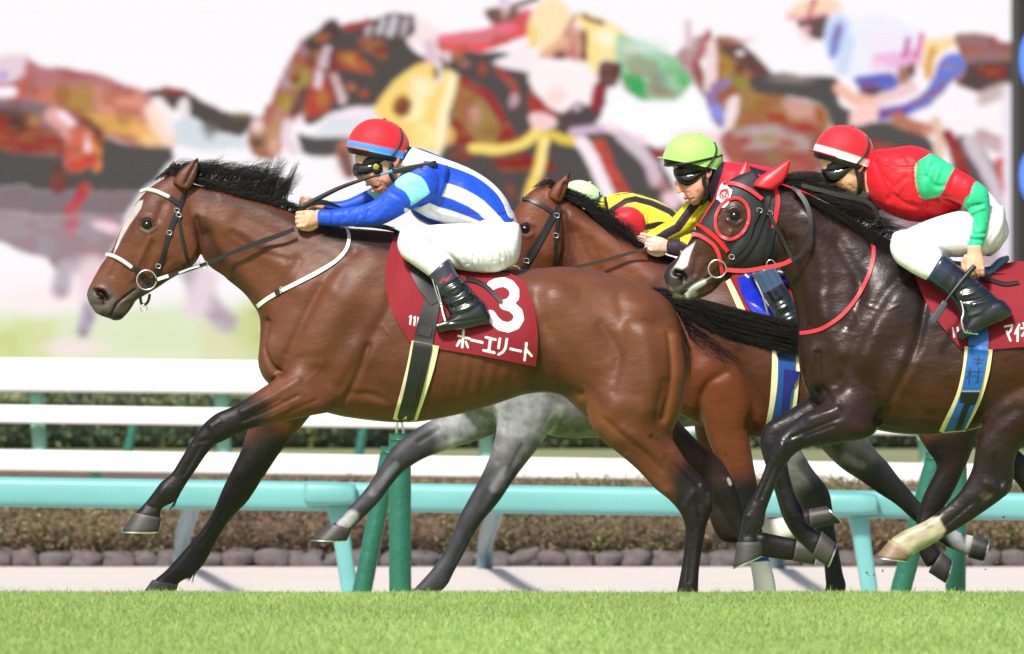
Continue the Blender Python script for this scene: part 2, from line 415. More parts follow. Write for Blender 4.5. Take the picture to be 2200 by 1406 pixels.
# ------------------------------------------------------------------ hair
def strands(name, groups, parent, Y, material, seed=1):
    """groups: (rootcurve, midcurve, tipcurve, count, jitter px, radius mm, yoff, yspread m)"""
    r = np.random.default_rng(seed); Vs = []; Fs = []; n0 = 0; ns = 11
    for g in groups:
        root, mid, tip, cnt, jit, rad, yo, ysp = g
        R_ = crom(root, 60); M_ = crom(mid, 60); T_ = crom(tip, 60)
        u = np.sort(r.random(cnt)) * 59; i = u.astype(int); f = (u - i)[:, None]; i2 = np.minimum(i + 1, 59)
        a = R_[i] * (1 - f) + R_[i2] * f; u2 = np.clip(u + r.normal(0, 3, cnt), 0, 58.99); i = u2.astype(int); f = (u2 - i)[:, None]; i2 = np.minimum(i + 1, 59)
        m_ = M_[i] * (1 - f) + M_[i2] * f + r.normal(0, jit * 0.5, (cnt, 2)); t_ = T_[i] * (1 - f) + T_[i2] * f + r.normal(0, jit, (cnt, 2))
        m_ = 2 * m_ - 0.5 * (a + t_)       # control point so that the strand passes through mid
        gi = np.arange(cnt) // 22; ce = np.minimum(gi * 22 + 11, cnt - 1); cl = r.uniform(0.6, 0.95, cnt)[:, None]     # locks
        t_ = t_ * (1 - cl) + t_[ce] * cl; m_ = m_ * (1 - cl * .6) + m_[ce] * cl * .6
        k = np.linspace(0, 1, ns)[None, :, None]
        p = a[:, None] * (1 - k) ** 2 + 2 * m_[:, None] * k * (1 - k) + t_[:, None] * k ** 2
        ln = r.uniform(0.75, 1.05, cnt)[:, None, None]; p = a[:, None] + (p - a[:, None]) * ln
        ph = r.random((cnt, 1)) * 6.28; wob = np.sin(np.linspace(0, 7, ns)[None] + ph) * jit * 0.12 * np.linspace(0, 1, ns)[None]; p[..., 1] += wob
        y0 = Y + yo + r.normal(0, ysp, (cnt, 1)); y = y0 + r.normal(0, ysp * 0.8, (cnt, 1)) * np.linspace(0, 1, ns)[None]
        d = y - CY
        W = np.stack([(p[..., 0] - 1100) / FPX * d, y, ZC + (HOR - p[..., 1]) / FPX * d], 2)
        tg = np.gradient(W, axis=1); tg /= np.linalg.norm(tg, axis=2)[..., None] + 1e-9
        s1 = np.cross(tg, np.array([0, 1.0, 0])); s1 /= np.linalg.norm(s1, axis=2)[..., None] + 1e-9; s2 = np.cross(tg, s1)
        rr = (rad * 0.001 * r.uniform(0.6, 1.3, (cnt, 1)) * np.linspace(1, 0.15, ns)[None] ** 0.7)[..., None]
        V = np.stack([W + s1 * rr * math.cos(x) + s2 * rr * math.sin(x) for x in (0.5, 2.6, 4.7)], 2)   # cnt,ns,3,3
        Vs.append(V.reshape(-1, 3)); base = (np.arange(cnt) * ns * 3)[:, None, None] + (np.arange(ns - 1) * 3)[None, :, None] + np.arange(3)[None, None, :]
        nx = base - np.arange(3)[None, None, :] + (np.arange(3)[None, None, :] + 1) % 3
        F = np.stack([base, nx, nx + 3, base + 3], 3).reshape(-1, 4) + n0; Fs.append(F); n0 += cnt * ns * 3
    V = np.vstack(Vs); F = np.vstack(Fs)
    return quads(name, V, F, material, parent)
def quads(name, V, F, material, parent=None, cols=None, k=4):
    off = np.array(parent.location) if parent is not None else 0
    me = bpy.data.meshes.new(name); me.vertices.add(len(V)); me.vertices.foreach_set("co", (V - off).astype(np.float32).ravel())
    me.loops.add(F.size); me.loops.foreach_set("vertex_index", F.astype(np.int32).ravel()); me.polygons.add(len(F))
    me.polygons.foreach_set("loop_start", (np.arange(len(F)) * k).astype(np.int32)); me.polygons.foreach_set("use_smooth", np.ones(len(F), bool))
    me.update(calc_edges=True)
    if cols is not None:
        at = me.color_attributes.new("Col", 'FLOAT_COLOR', 'POINT'); c = np.ones((len(V), 4), np.float32); c[:, :3] = cols; at.data.foreach_set("color", c.ravel())
    me.materials.append(material)
    o = bpy.data.objects.new(name, me); COL.objects.link(o)
    if parent is not None: o.parent = parent
    return o

# ================================================================== SETTING
def gz(Y):
    """terrain height by distance from the horses' plane"""
    ys = [-60, -2.6, -2.2, -1.6, 0.5, 5, 8, 15, 15.6, 17.5, 24, 140]
    zs = [-.024, -.024, -0.028, -0.09, -0.235, -0.36, -0.44, -0.553, -0.553, -0.30, -0.10, -0.10]
    return float(np.interp(Y, ys, zs))
def sheet(name, x0, x1, ys, material, dz=0.0, nx=2):
    V = np.array([[(x, y, gz(y) + dz) for x in np.linspace(x0, x1, nx)] for y in ys]); b = Bag(); b.grid(V)
    o = bag_obj(name, b, material); o["kind"] = "structure"; return o
M['turf'] = mat("turf", S(150, 180, 102), rough=0.9, nscale=5, namt=0.25, bscale=60, bstr=0.6, bdist=0.02)
M['infield'] = mat("infield", S(120, 124, 84), rough=0.9, nscale=0.6, namt=0.25)
M['path'] = mat("path", S(196, 188, 182), rough=0.95, nscale=2.2, namt=0.10, stretch=(0.25, 3, 1), bscale=30, bstr=0.4, bdist=0.01)
M['bed'] = mat("bed", S(92, 74, 58), rough=0.95, nscale=6, namt=0.3, bscale=20, bstr=0.8, bdist=0.03)
yt = [-60, -20, -8, -4, -2.6, -2.4, -2.2, -2.0, -1.8, -1.6, -1.2, -0.5, 0.5, 3, 6]
sheet("turf_ground", -60, 60, yt, M['turf'])
sheet("path", -60, 60, [6, 8, 12, 15.6], M['path'])
sheet("bed_soil", -60, 60, [15.6, 17.5, 24], M['bed'])
sheet("infield_ground", -700, 700, [24, 60, 1800], M['infield'])

# grass blades on the near turf
def grass():
    n = 230000; r = np.random.default_rng(3)
    y = -2.05 - r.random(n) ** 1.6 * 5.2; x = (r.random(n) * 2 - 1) * 3.4
    k = 14000                            # a few long ones along the crest and behind it
    y[:k] = -2.1 + r.random(k) * 1.6
    z = np.interp(y, [-60, -2.2, -1.6, 0.5], [-.024, -.026, -0.09, -0.235])
    cl = vnoise(np.stack([x, y, 0 * x], 1), 3.0, 5)
    h = 0.018 + 0.016 * r.random(n) + 0.008 * cl; h[r.random(n) < 0.03] *= 1.5
    a = r.random(n) * 6.28; lean = r.normal(0, 0.45, (n, 2)); w = 0.0017 + 0.0009 * r.random(n)
    base = np.stack([x, y, z - 0.003], 1); side = np.stack([np.cos(a), np.sin(a), 0 * a], 1) * w[:, None]
    mid = base + np.stack([lean[:, 0] * h * 0.4, lean[:, 1] * h * 0.4, h * 0.6], 1); tip = base + np.stack([lean[:, 0] * h, lean[:, 1] * h, h * 0.98], 1)
    V = np.stack([base - side, base + side, mid + side * 0.8, mid - side * 0.8, tip], 1)
    b = (np.arange(n) * 5)[:, None]
    F = np.vstack([b + np.array([0, 1, 2]), b + np.array([0, 2, 3]), b + np.array([3, 2, 4])])
    pal = np.array([S(168, 192, 112), S(178, 200, 126), S(158, 186, 104), S(188, 206, 142), S(196, 196, 142)]); pr = r.choice(5, n, p=[.36, .3, .2, .1, .04])
    big = vnoise(np.stack([x * 1.0, y * 0.6, 0 * x], 1), 1.3, 9)[:, None]
    c = pal[pr] * (0.92 + 0.2 * big); C = np.repeat(c[:, None], 5, 1).reshape(-1, 3)
    m = mat("grass_blade", attr=True, rough=0.55, spec=0.3)
    bs = m.node_tree.nodes["Principled BSDF"]
    tr = m.node_tree.nodes.new("ShaderNodeBsdfTranslucent"); ms = m.node_tree.nodes.new("ShaderNodeMixShader"); ms.inputs[0].default_value = 0.5
    vc = [q for q in m.node_tree.nodes if q.bl_idname == "ShaderNodeVertexColor"][0]
    m.node_tree.links.new(vc.outputs[0], tr.inputs[0]); out = m.node_tree.nodes["Material Output"]
    m.node_tree.links.new(bs.outputs[0], ms.inputs[1]); m.node_tree.links.new(tr.outputs[0], ms.inputs[2]); m.node_tree.links.new(ms.outputs[0], out.inputs[0])
    o = quads("grass", V.reshape(-1, 3), F, m, None, C, k=3); o["kind"] = "stuff"; o["label"] = "short bright green turf grass in the foreground"; o["category"] = "grass"
grass()

# leafy hedges
def hedge(name, x0, x1, ya, yb, zfun, h, n, leaf, pal, label, seed, core):
    r = np.random.default_rng(seed); y = ya + (yb - ya) * r.random(n); x = x0 + (x1 - x0) * r.random(n)
    zb = np.array([zfun(a) for a in y]); lump = vnoise(np.stack([x, y * 2, 0 * x], 1), 1.1, seed)
    top = h * (0.82 + 0.3 * lump); t = r.random(n) ** 0.6
    z = zb + top * t; y = ya + (yb - ya) * np.where(r.random(n) < 0.6, 0.0 + 0.25 * r.random(n) * (0.4 + t), r.random(n))
    c0 = np.stack([x, y, z], 1); a = r.normal(0, 1, (n, 3)); a /= np.linalg.norm(a, axis=1)[:, None]; b = np.cross(a, r.normal(0, 1, (n, 3))); b /= np.linalg.norm(b, axis=1)[:, None]
    L = leaf * r.uniform(0.6, 1.4, n)[:, None]
    V = np.stack([c0 - a * L, c0 + b * L * 0.5, c0 + a * L, c0 - b * L * 0.5], 1)
    F = (np.arange(n) * 4)[:, None] + np.arange(4)
    p = np.array(pal); cl = vnoise(c0, 1.6, seed + 1); cl = .6 * cl + .4 * vnoise(c0, 5.0, seed + 3); ci = np.clip((cl * 1.9 - 0.45 + r.normal(0, 0.10, n)) * len(p), 0, len(p) - 1).astype(int)
    C = np.repeat((p[ci] * r.uniform(0.85, 1.15, (n, 1)))[:, None], 4, 1).reshape(-1, 3)
    e = thing(name, ((x0 + x1) / 2, (ya + yb) / 2, zfun((ya + yb) / 2)), label, "hedge")
    quads("leaves", V.reshape(-1, 3), F, mat(name + "_leaf", attr=True, rough=0.6, spec=0.3), e, C)
    b_ = Bag(); xs = np.linspace(x0, x1, 90); prof = [(0.12, 0.0), (0.06, 0.5), (0.14, 0.8), (0.5, 0.86), (0.86, 0.8), (0.9, 0.0)]
    G = np.array([[(xx, ya + (yb - ya) * u, zfun((ya + yb) / 2) + h * w * (0.9 + 0.15 * vnoise(np.array([[xx, 0, 0]]), 1.1, seed)[0]) - 0.02) for u, w in prof] for xx in xs]); b_.grid(G, closev=True, cap=True)
    bag_obj("twigs", b_, mat(name + "_core", core, rough=0.95, nscale=7, namt=0.5, bscale=14, bstr=1.0, bdist=0.05), e)
bedz = lambda y: -0.50
hedge("low_hedge", -6.2, 6.2, 15.75, 17.2, bedz, 0.49, 70000, 0.014,
      [S(84, 70, 58), S(110, 92, 74), S(126, 106, 84), S(122, 110, 80), S(104, 104, 66), S(86, 94, 56), S(110, 110, 68), S(134, 124, 84)], "low brown and olive hedge planted behind the row of edging stones", 11, S(96, 80, 64))
hedge("tall_hedge", -9.5, 9.5, 31.5, 33.0, lambda y: -0.1, 0.52, 26000, 0.03,
      [S(38, 52, 40), S(58, 78, 54), S(76, 96, 62), S(98, 112, 70), S(128, 132, 84)], "dark green hedge far behind the white rails", 12, S(40, 52, 40))

# edging stones, one object each
M['stone'] = mat("stone", S(88, 82, 82), rough=0.9, nscale=14, namt=0.35, bscale=18, bstr=0.8, bdist=0.02)
def stones():
    r = np.random.default_rng(21); x = -3.9; i = 0; protos = []
    for k in range(6):
        b = Bag(); u = np.linspace(0, 2 * math.pi, 18, endpoint=False); v = np.linspace(0.05, math.pi - 0.05, 10)
        V = np.stack([np.sin(v)[:, None] * np.cos(u), np.sin(v)[:, None] * np.sin(u), np.cos(v)[:, None] * np.ones(18)], 2)
        V = np.sign(V) * np.abs(V) ** 0.6; V = V * np.array([0.106, 0.085, 0.058]) * (1 + 0.75 * (vnoise(V.reshape(-1, 3) * 1.3 + 5 * k + 9, 1.0, k)[:, None].reshape(10, 18, 1) - 0.5))
        b.grid(V, closev=True, cap=True)
        me = bpy.data.meshes.new("edging_stone"); me.from_pydata(np.vstack(b.v).tolist(), [], b.f); me.update(); me.polygons.foreach_set("use_smooth", np.ones(len(me.polygons), bool)); me.materials.append(M['stone']); protos.append(me)
    while x < 3.95:
        w = r.uniform(0.85, 1.15); o = bpy.data.objects.new("edging_stone", protos[i % 6]); COL.objects.link(o)
        o.location = (x + 0.09 * w, 15.62 + r.normal(0, 0.012), -0.512 + r.normal(0, 0.004)); o.scale = (w, 1, r.uniform(0.9, 1.1)); o.rotation_euler = (r.normal(0, 0.2), r.normal(0, 0.12), r.choice([0, math.pi]) + r.normal(0, 0.1))
        tag(o, "rounded grey stone in the row edging the pale path", "stone", "edging stones along the path"); x += 0.198 * w; i += 1
stones()

# ------------------------------------------------------------------ rails
def beam(name, pL, pR, Y, ht, dp, parent, material, ex=4.0, n=40):
    """rail from traced point pL to pR (top edge), height ht px, depth m"""
    th = np.linspace(0, 2 * math.pi, 20, endpoint=False); c, s = np.cos(th), np.sin(th)
    cc = np.sign(c) * np.abs(c) ** (2 / ex); ss = np.sign(s) * np.abs(s) ** (2 / ex); R_ = []
    for t in np.linspace(0, 1, n):
        a = np.array(P(pL[0] * (1 - t) + pR[0] * t, pL[1] * (1 - t) + pR[1] * t, Y)); h = (ht[0] * (1 - t) + ht[1] * t) / FPX * (Y - CY)
        R_.append(a + np.stack([0 * c, dp / 2 * cc, -h / 2 + h / 2 * ss], 1))
    b = Bag(); b.grid(np.array(R_), closev=True, cap=True); return bag_obj(name, b, material, parent)
def post(name, x0, y0, x1, y1, w, Y, parent, material, dy=0.0, flat=0.7):
    b = Bag(); p0 = np.array(P(x0, y0, Y)); p1 = np.array(P(x1, y1, Y + dy)); d = Y - CY
    tube3(b, [p0, (p0 + p1) / 2, p1], w / 2 / FPX * d, nr=18, n=10, flat=flat); return bag_obj(name, b, material, parent)
# far white fence: upper two boards and mint posts
e = thing("white_fence", (0, 20, gz(20)), "white fence with a wide top rail and pale mint posts", "fence")
beam("top_rail", (-1500, 752), (3700, 812), 20, (74, 70), 0.10, e, M['rail_white'], ex=5)
beam("middle_rail", (-1500, 850), (3700, 921), 19.94, (40, 38), 0.06, e, M['rail_white'], ex=5)
for x in (-900, -420, 70, 466, 1030, 1480, 1975, 2470, 2960):
    s = x * 0.0125; post("post", x + 8, 838 + s, x + 18, 1010 + s, 32, 20.12, e, M['post_mint'])
e = thing("lower_white_fence", (0, 17.9, gz(17.9)), "single white board fence just above the turquoise rail", "fence")
beam("board", (-1500, 944), (3700, 1022), 18.4, (48, 42), 0.06, e, M['rail_white'], ex=5)
for x in (-600, 205, 700, 1345, 2350): post("brace", x + 86, 890 + x * .014, x + 66, 990 + x * .014, 20, 27.0, e, M['post_pad'])
for x in (-600, 205, 1345, 2350): post("post", x, 980 + x * .014, x, 1110 + x * .014, 26, 18.5, e, M['post_mint'])

# turquoise running rail with arms
e = thing("running_rail", (0, 8.0, gz(8)), "turquoise running rail with slanted legs behind the horses", "rail")
beam("rail_beam", (-1500, 1000), (3700, 1084), 8.0, (70, 54), 0.13, e, M['rail_turq'], ex=3.2, n=60)
for x, y in ((-510, 1014), (655, 1036), (1775, 1058), (2900, 1080)):
    b = Bag(); w = 108
    loft(b, [(x, y + 2, x, y + 44, 40), (x + 12, y - 2, x + 12, y + 50, 46), (x + w * .7, y, x + w * .7, y + 50, 46), (x + w, y + 6, x + w, y + 46, 40)], 7.85, ex=4, cap=0.1, nr=20)
    bag_obj("joint_sleeve", b, M['rail_turq'], e)
    b = Bag(); loft(b, [(x + 46, y + 46, x + 90, y + 46, 18), (x + 62, y + 130, x + 100, y + 130, 17), (x + 80, y + 245, x + 116, y + 245, 16)], 7.9, ex=3.5, cap=0.1, nr=16)
    bag_obj("leg", b, M['rail_turq'], e)
for x in (-160, 385, 1036, 1665, 2330):
    b = Bag()
    tubeP(b, [(x + 30, 1050 + x * .016, -6.6), (x + 24, 1096 + x * .016, -4.5), (x + 10, 1140 + x * .012, -1.5), (x + 6, 1180, -.2), (x + 6, 1232, 0)], 17, 15.1, nr=14)
    bag_obj("support_post", b, M['post_blue'], e)

# padded dark green posts near the horses
def padded(xt, yt_, xb, w, ys, label, cat="post", seam=True):
    e = thing("padded_post", P(xb, 1270, ys), label, cat)
    d = ys - CY; b = Bag(); zb = gz(ys)
    p0 = np.array(P(xt, yt_, ys)); p1 = np.array([P(xb, 1270, ys)[0], ys, zb - 0.05]); p1[0] = p0[0] + (P(xb, 1265, ys)[0] - p0[0]) * (p1[2] - p0[2]) / (P(xb, 1265, ys)[2] - p0[2])
    m = 46; T = np.linspace(0, 1, m)[:, None]; C = p0 * (1 - T) + p1 * T
    th = np.linspace(0, 2 * math.pi, 26, endpoint=False); r0 = w / 2 / FPX * d
    rip = vnoise(np.stack([np.repeat(np.arange(m) * 0.9, 26), np.tile(np.cos(th) * 1.4 + 4, m), np.tile(np.sin(th) * 1.4 + 4, m)], 1), 1.0, int(xt)).reshape(m, 26)
    V = C[:, None] + (r0 * (0.96 + 0.07 * rip))[..., None] * np.stack([np.cos(th), np.sin(th), 0 * th], 1)[None]
    b.grid(V, closev=True, cap=True); bag_obj("pad", b, M['post_pad'], e)
    b = Bag(); tube3(b, [p0 + (0, 0, -0.004), p0 + (0, 0, 0.03)], r0 * 0.96, nr=20, n=4); bag_obj("top_cap", b, M['post_pad'], e); return e
e = padded(859, 945, 860, 48, 4.6, "upright dark green padded post with a steel fork on top")
b = Bag()
for dx in (-6, 6): tubeP(b, [(859 + dx, 950, 0), (859 + dx * 1.2, 925, 0), (858 + dx * 0.2, 895, 0)], 2.4, 4.6)
bag_obj("steel_fork", b, M['metal'], e)
padded(838, 972, 779, 42, 5.2, "slanting dark green padded post left of the upright one")
padded(2056, 1005, 2053, 44, 5.2, "upright pale green padded post at the right behind the hind legs")
padded(2010, 985, 1936, 46, 4.7, "slanting dark green padded post at the right behind the white sock")

# ------------------------------------------------------------------ big screen
YS = 80.0
def screen():
    stp = 3; xs = np.arange(-1500, 2173, stp); ys_ = np.arange(-460, 835, stp)
    X, Yy = np.meshgrid(xs, ys_); q = np.stack([X.ravel(), Yy.ravel()], 1).astype(float)
    c = np.ones((len(q), 3)) * np.array(S(254, 247, 250))
    q[:, 0] = np.maximum(q[:, 0], -890); wob = vnoise(np.stack([q[:, 0], q[:, 1], 0 * q[:, 0]], 1), 0.02, 31); qq = q.copy(); v2 = lambda f, sd: vnoise(np.stack([q[:, 0], q[:, 1], 0 * q[:, 0]], 1), f, sd) - .5
    qq[:, 0] += (wob - .5) * 8 + v2(.13, 33) * 4; qq[:, 1] += v2(.022, 32) * 8 + v2(.14, 34) * 3
    K = S
    dk = K(76, 72, 69)
    def Q(poly, soft, col, *r): return ('p', sm(poly), soft, col, *r)
    ops = [
     ('p', [(-900, 656), (2200, 656), (2200, 850), (-900, 850)], 40, K(226, 234, 200)),
     ('p', [(40, 690), (120, 684), (120, 780), (40, 780)], 16, K(218, 224, 168)), ('p', [(-900, 700), (50, 700), (60, 790), (-900, 790)], 26, K(212, 224, 154)), ('p', [(280, 668), (420, 668), (420, 742), (280, 742)], 24, K(222, 232, 196)), ('p', [(430, 690), (2200, 690), (2200, 790), (430, 790)], 24, K(224, 224, 184)), ('e', (160, 748, 60, 16), 12, K(247, 228, 224)), ('e', (90, 640, 90, 30), 30, K(253, 238, 240)), ('s', [(560, 700), (600, 760)], 20, 40, K(206, 216, 150)),
     # left runners
     ('p', [(0, 120), (60, 118), (80, 150), (76, 172), (40, 178), (-60, 178)], 12, K(232, 208, 218)),
     Q([(60, 128), (92, 141), (160, 149), (210, 158), (271, 180), (316, 197), (342, 231), (364, 274), (372, 316), (330, 318), (271, 308), (208, 290), (130, 250), (48, 215), (-300, 230), (-300, 150), (20, 176)], 8, K(186, 118, 122)),
     ('p', [(108, 190), (200, 186), (205, 262), (160, 250), (112, 225)], 18, K(180, 138, 78)), ('p', [(60, 190), (110, 190), (116, 226), (60, 214)], 14, K(206, 122, 104)), ('p', [(200, 186), (312, 200), (318, 262), (210, 262)], 18, K(226, 148, 132)), ('p', [(190, 246), (292, 250), (288, 300), (205, 284)], 14, K(222, 168, 92)), ('p', [(272, 256), (350, 262), (368, 314), (290, 306)], 14, K(240, 180, 112)), ('s', [(330, 240), (358, 300)], 7, 12, K(252, 224, 206)), ('e', (320, 300, 20, 12), 10, K(248, 206, 140)),
     ('e', (46, 192, 12, 22), 8, K(222, 96, 108)), ('p', [(-60, 186), (30, 186), (38, 196), (34, 207), (-60, 206)], 5, K(252, 246, 252)), ('e', (4, 162, 12, 8), 8, K(190, 160, 226)),
     Q([(-300, 215), (0, 212), (73, 215), (126, 230), (166, 250), (195, 279), (214, 308), (217, 366), (204, 374), (190, 366), (170, 378), (145, 374), (138, 342), (60, 332), (-300, 332)], 6, K(134, 112, 120)),
     ('p', [(-300, 240), (20, 232), (72, 250), (76, 300), (70, 326), (-300, 326)], 16, K(92, 60, 56)), ('p', [(40, 286), (80, 276), (140, 300), (142, 336), (60, 332), (-300, 332), (-300, 300)], 12, K(152, 62, 56)), ('e', (6, 270, 12, 20), 10, K(160, 50, 46)), ('e', (74, 262, 16, 14), 10, K(178, 130, 80)),
     ('s', [(120, 250), (160, 290), (176, 328)], 11, 12, K(234, 170, 164)), ('s', [(132, 246), (178, 296), (190, 330)], 4, 5, K(250, 226, 232)), ('s', [(200, 290), (212, 330), (208, 366)], 7, 8, K(234, 150, 86)), ('p', [(140, 328), (206, 328), (206, 366), (190, 356), (170, 372), (146, 372)], 8, K(212, 72, 62)), ('s', [(166, 290), (158, 330)], 10, 10, K(214, 110, 92)),
     ('p', [(-900, 326), (0, 325), (60, 332), (138, 336), (145, 374), (170, 372), (190, 360), (205, 372), (215, 366), (216, 296), (252, 306), (300, 314), (368, 320), (374, 344), (334, 390), (302, 413), (62, 406), (60, 400), (-900, 396)], 3, K(88, 84, 81)), ('s', [(178, 262), (208, 284), (216, 310)], 4, 8, K(110, 60, 60)),
     ('p', [(-900, 396), (60, 400), (62, 406), (302, 413), (290, 440), (272, 466), (63, 460), (62, 454), (-900, 450)], 3, K(131, 119, 125)), ('s', [(180, 402), (172, 425), (147, 457)], 6, 6, K(196, 74, 86)), ('s', [(132, 372), (126, 398)], 7, 10, K(110, 62, 60)),
     ('p', [(-900, 450), (62, 454), (63, 460), (272, 466), (262, 510), (230, 560), (204, 606), (184, 589), (140, 584), (116, 579), (97, 555), (58, 543), (0, 521), (-900, 500)], 4, K(164, 150, 160)), ('p', [(194, 480), (220, 476), (262, 484), (258, 502), (236, 504), (206, 492)], 6, K(247, 210, 218)), ('s', [(160, 470), (154, 496)], 5, 8, K(196, 120, 140)),
     ('s', [(140, 582), (132, 620)], 10, 12, K(190, 178, 190)), ('s', [(200, 590), (210, 640)], 14, 26, K(240, 214, 220)), ('s', [(193, 666), (179, 712)], 7, 10, K(178, 168, 190)), ('s', [(397, 560), (420, 612), (452, 660), (486, 690)], 11, 14, K(190, 178, 190)), ('s', [(440, 600), (420, 660)], 8, 20, K(234, 214, 222)),
     Q([(314, 197), (348, 192), (397, 198), (435, 216), (484, 238), (547, 250), (560, 256), (537, 279), (513, 294), (480, 286), (464, 279), (430, 262), (408, 250), (396, 222), (384, 222), (376, 240), (362, 226), (339, 216)], 4, K(88, 79, 74)), ('s', [(340, 222), (358, 244), (366, 270)], 7, 7, K(250, 236, 236)), ('s', [(396, 222), (398, 250)], 6, 5, K(234, 222, 228)), ('s', [(350, 194), (400, 200)], 2, 4, K(150, 50, 60)), ('e', (520, 246, 24, 6), 5, K(126, 112, 60)),
     ('p', [(372, 262), (410, 252), (464, 282), (514, 296), (534, 300), (526, 322), (430, 322), (374, 312)], 8, K(214, 222, 229)), ('e', (450, 276, 18, 10), 8, K(120, 122, 118)), ('e', (446, 292, 12, 6), 6, K(170, 176, 178)),
     # second runner: neck, head, bridle
     Q([(696, 53), (720, 52), (740, 62), (762, 55), (791, 45), (838, 30), (868, 32), (894, 36), (893, 66), (880, 96), (911, 124), (926, 134), (885, 152), (842, 184), (808, 228), (762, 233), (718, 240), (682, 262), (656, 264), (650, 200), (656, 110), (672, 72)], 4, K(86, 80, 76)),
     ('p', [(638, 290), (664, 292), (747, 290), (762, 300), (760, 334), (700, 338), (650, 332)], 5, K(86, 83, 81)), ('p', [(664, 290), (700, 262), (712, 246), (742, 231), (790, 232), (806, 240), (808, 292), (740, 294)], 6, K(226, 229, 236)), ('p', [(712, 246), (760, 231), (800, 236), (790, 256), (730, 252)], 6, K(248, 232, 240)), ('e', (744, 340, 20, 38), 12, K(206, 166, 150)), ('s', [(740, 330), (754, 372)], 6, 8, K(120, 90, 84)),
     Q([(672, 70), (656, 95), (635, 113), (613, 145), (595, 185), (576, 229), (562, 251), (540, 276), (531, 298), (540, 324), (555, 340), (587, 344), (605, 327), (613, 287), (635, 262), (656, 262), (668, 220), (680, 170), (690, 110)], 4, K(168, 116, 88)),
     ('p', [(610, 150), (630, 130), (628, 190), (604, 206), (598, 190)], 8, K(184, 160, 168)), ('p', [(626, 146), (664, 142), (664, 182), (640, 196), (622, 186)], 8, K(168, 148, 78)), ('e', (635, 173, 12, 10), 5, K(112, 42, 52)), ('p', [(590, 208), (620, 196), (626, 228), (610, 246), (588, 232)], 8, K(182, 158, 74)), ('e', (652, 105, 12, 20), 8, K(178, 150, 158)), ('s', [(672, 92), (700, 78), (710, 62)], 12, 8, K(84, 70, 66)), ('e', (690, 80, 12, 8), 7, K(176, 80, 60)), ('e', (668, 128, 10, 18), 7, K(120, 62, 58)),
     ('p', [(562, 254), (600, 240), (612, 262), (610, 300), (590, 316), (572, 290)], 9, K(196, 146, 112)), ('e', (556, 272, 14, 16), 8, K(240, 208, 206)), ('e', (555, 306, 11, 11), 6, K(92, 76, 74)), ('e', (592, 318, 14, 18), 8, K(228, 176, 160)), ('s', [(580, 232), (612, 250)], 5, 5, K(190, 130, 124)), ('s', [(618, 270), (616, 300), (632, 326)], 6, 6, K(236, 214, 222)), ('e', (643, 258, 8, 14), 5, K(250, 232, 240)), ('s', [(634, 240), (660, 200)], 7, 6, K(110, 78, 76)),
     ('p', [(672, 178), (700, 164), (716, 210), (704, 242), (664, 254), (658, 226)], 7, K(184, 74, 64)), ('e', (692, 212, 12, 16), 8, K(180, 120, 66)), ('s', [(702, 106), (692, 142)], 5, 4, K(212, 186, 196)), ('s', [(710, 142), (720, 176), (734, 214)], 5, 4, K(216, 186, 186)), ('s', [(686, 160), (684, 186)], 5, 4, K(232, 206, 214)), ('s', [(716, 120), (714, 150)], 5, 5, K(110, 56, 58)),
     ('p', [(720, 116), (760, 110), (790, 136), (800, 158), (770, 152), (730, 146)], 6, K(186, 76, 60)), ('p', [(724, 120), (756, 118), (766, 140), (736, 138)], 5, K(186, 140, 74)), ('p', [(766, 84), (818, 84), (826, 104), (800, 116), (776, 106)], 7, K(150, 104, 78)), ('e', (820, 112, 14, 14), 8, K(132, 52, 52)), ('e', (751, 186, 9, 8), 4, K(196, 112, 80)), ('e', (780, 200, 9, 8), 4, K(196, 92, 70)), ('e', (790, 66, 8, 16), 5, K(186, 176, 180)), ('s', [(822, 44), (814, 70)], 4, 4, K(206, 198, 202)), ('s', [(848, 42), (838, 74)], 5, 4, K(206, 196, 202)), ('s', [(874, 44), (866, 72)], 4, 4, K(186, 170, 176)), ('s', [(742, 62), (790, 48)], 3, 5, K(160, 60, 70)),
     # third runner: dark body
     Q([(940, 106), (1000, 112), (1096, 114), (1062, 138), (1150, 160), (1160, 200), (1191, 236), (1236, 230), (1270, 256), (1290, 268), (1391, 309), (1408, 320), (1428, 356), (1458, 430), (1470, 470), (930, 470), (945, 330), (960, 240), (950, 150)], 4, K(86, 80, 78)),
     ('p', [(973, 172), (1000, 180), (1036, 214), (1070, 262), (1092, 306), (1060, 320), (1010, 318), (978, 292), (970, 230)], 6, K(166, 130, 78)), ('p', [(968, 250), (990, 262), (1020, 300), (1030, 320), (975, 316), (962, 280)], 6, K(150, 52, 50)), ('s', [(990, 176), (1040, 200), (1076, 250), (1096, 290)], 5, 5, K(160, 50, 50)), ('e', (1016, 248, 14, 18), 8, K(206, 150, 140)), ('e', (1050, 286, 16, 14), 8, K(150, 136, 70)), ('s', [(1084, 300), (1110, 312)], 9, 8, K(140, 44, 44)), ('e', (962, 292, 15, 20), 6, K(236, 186, 110)),
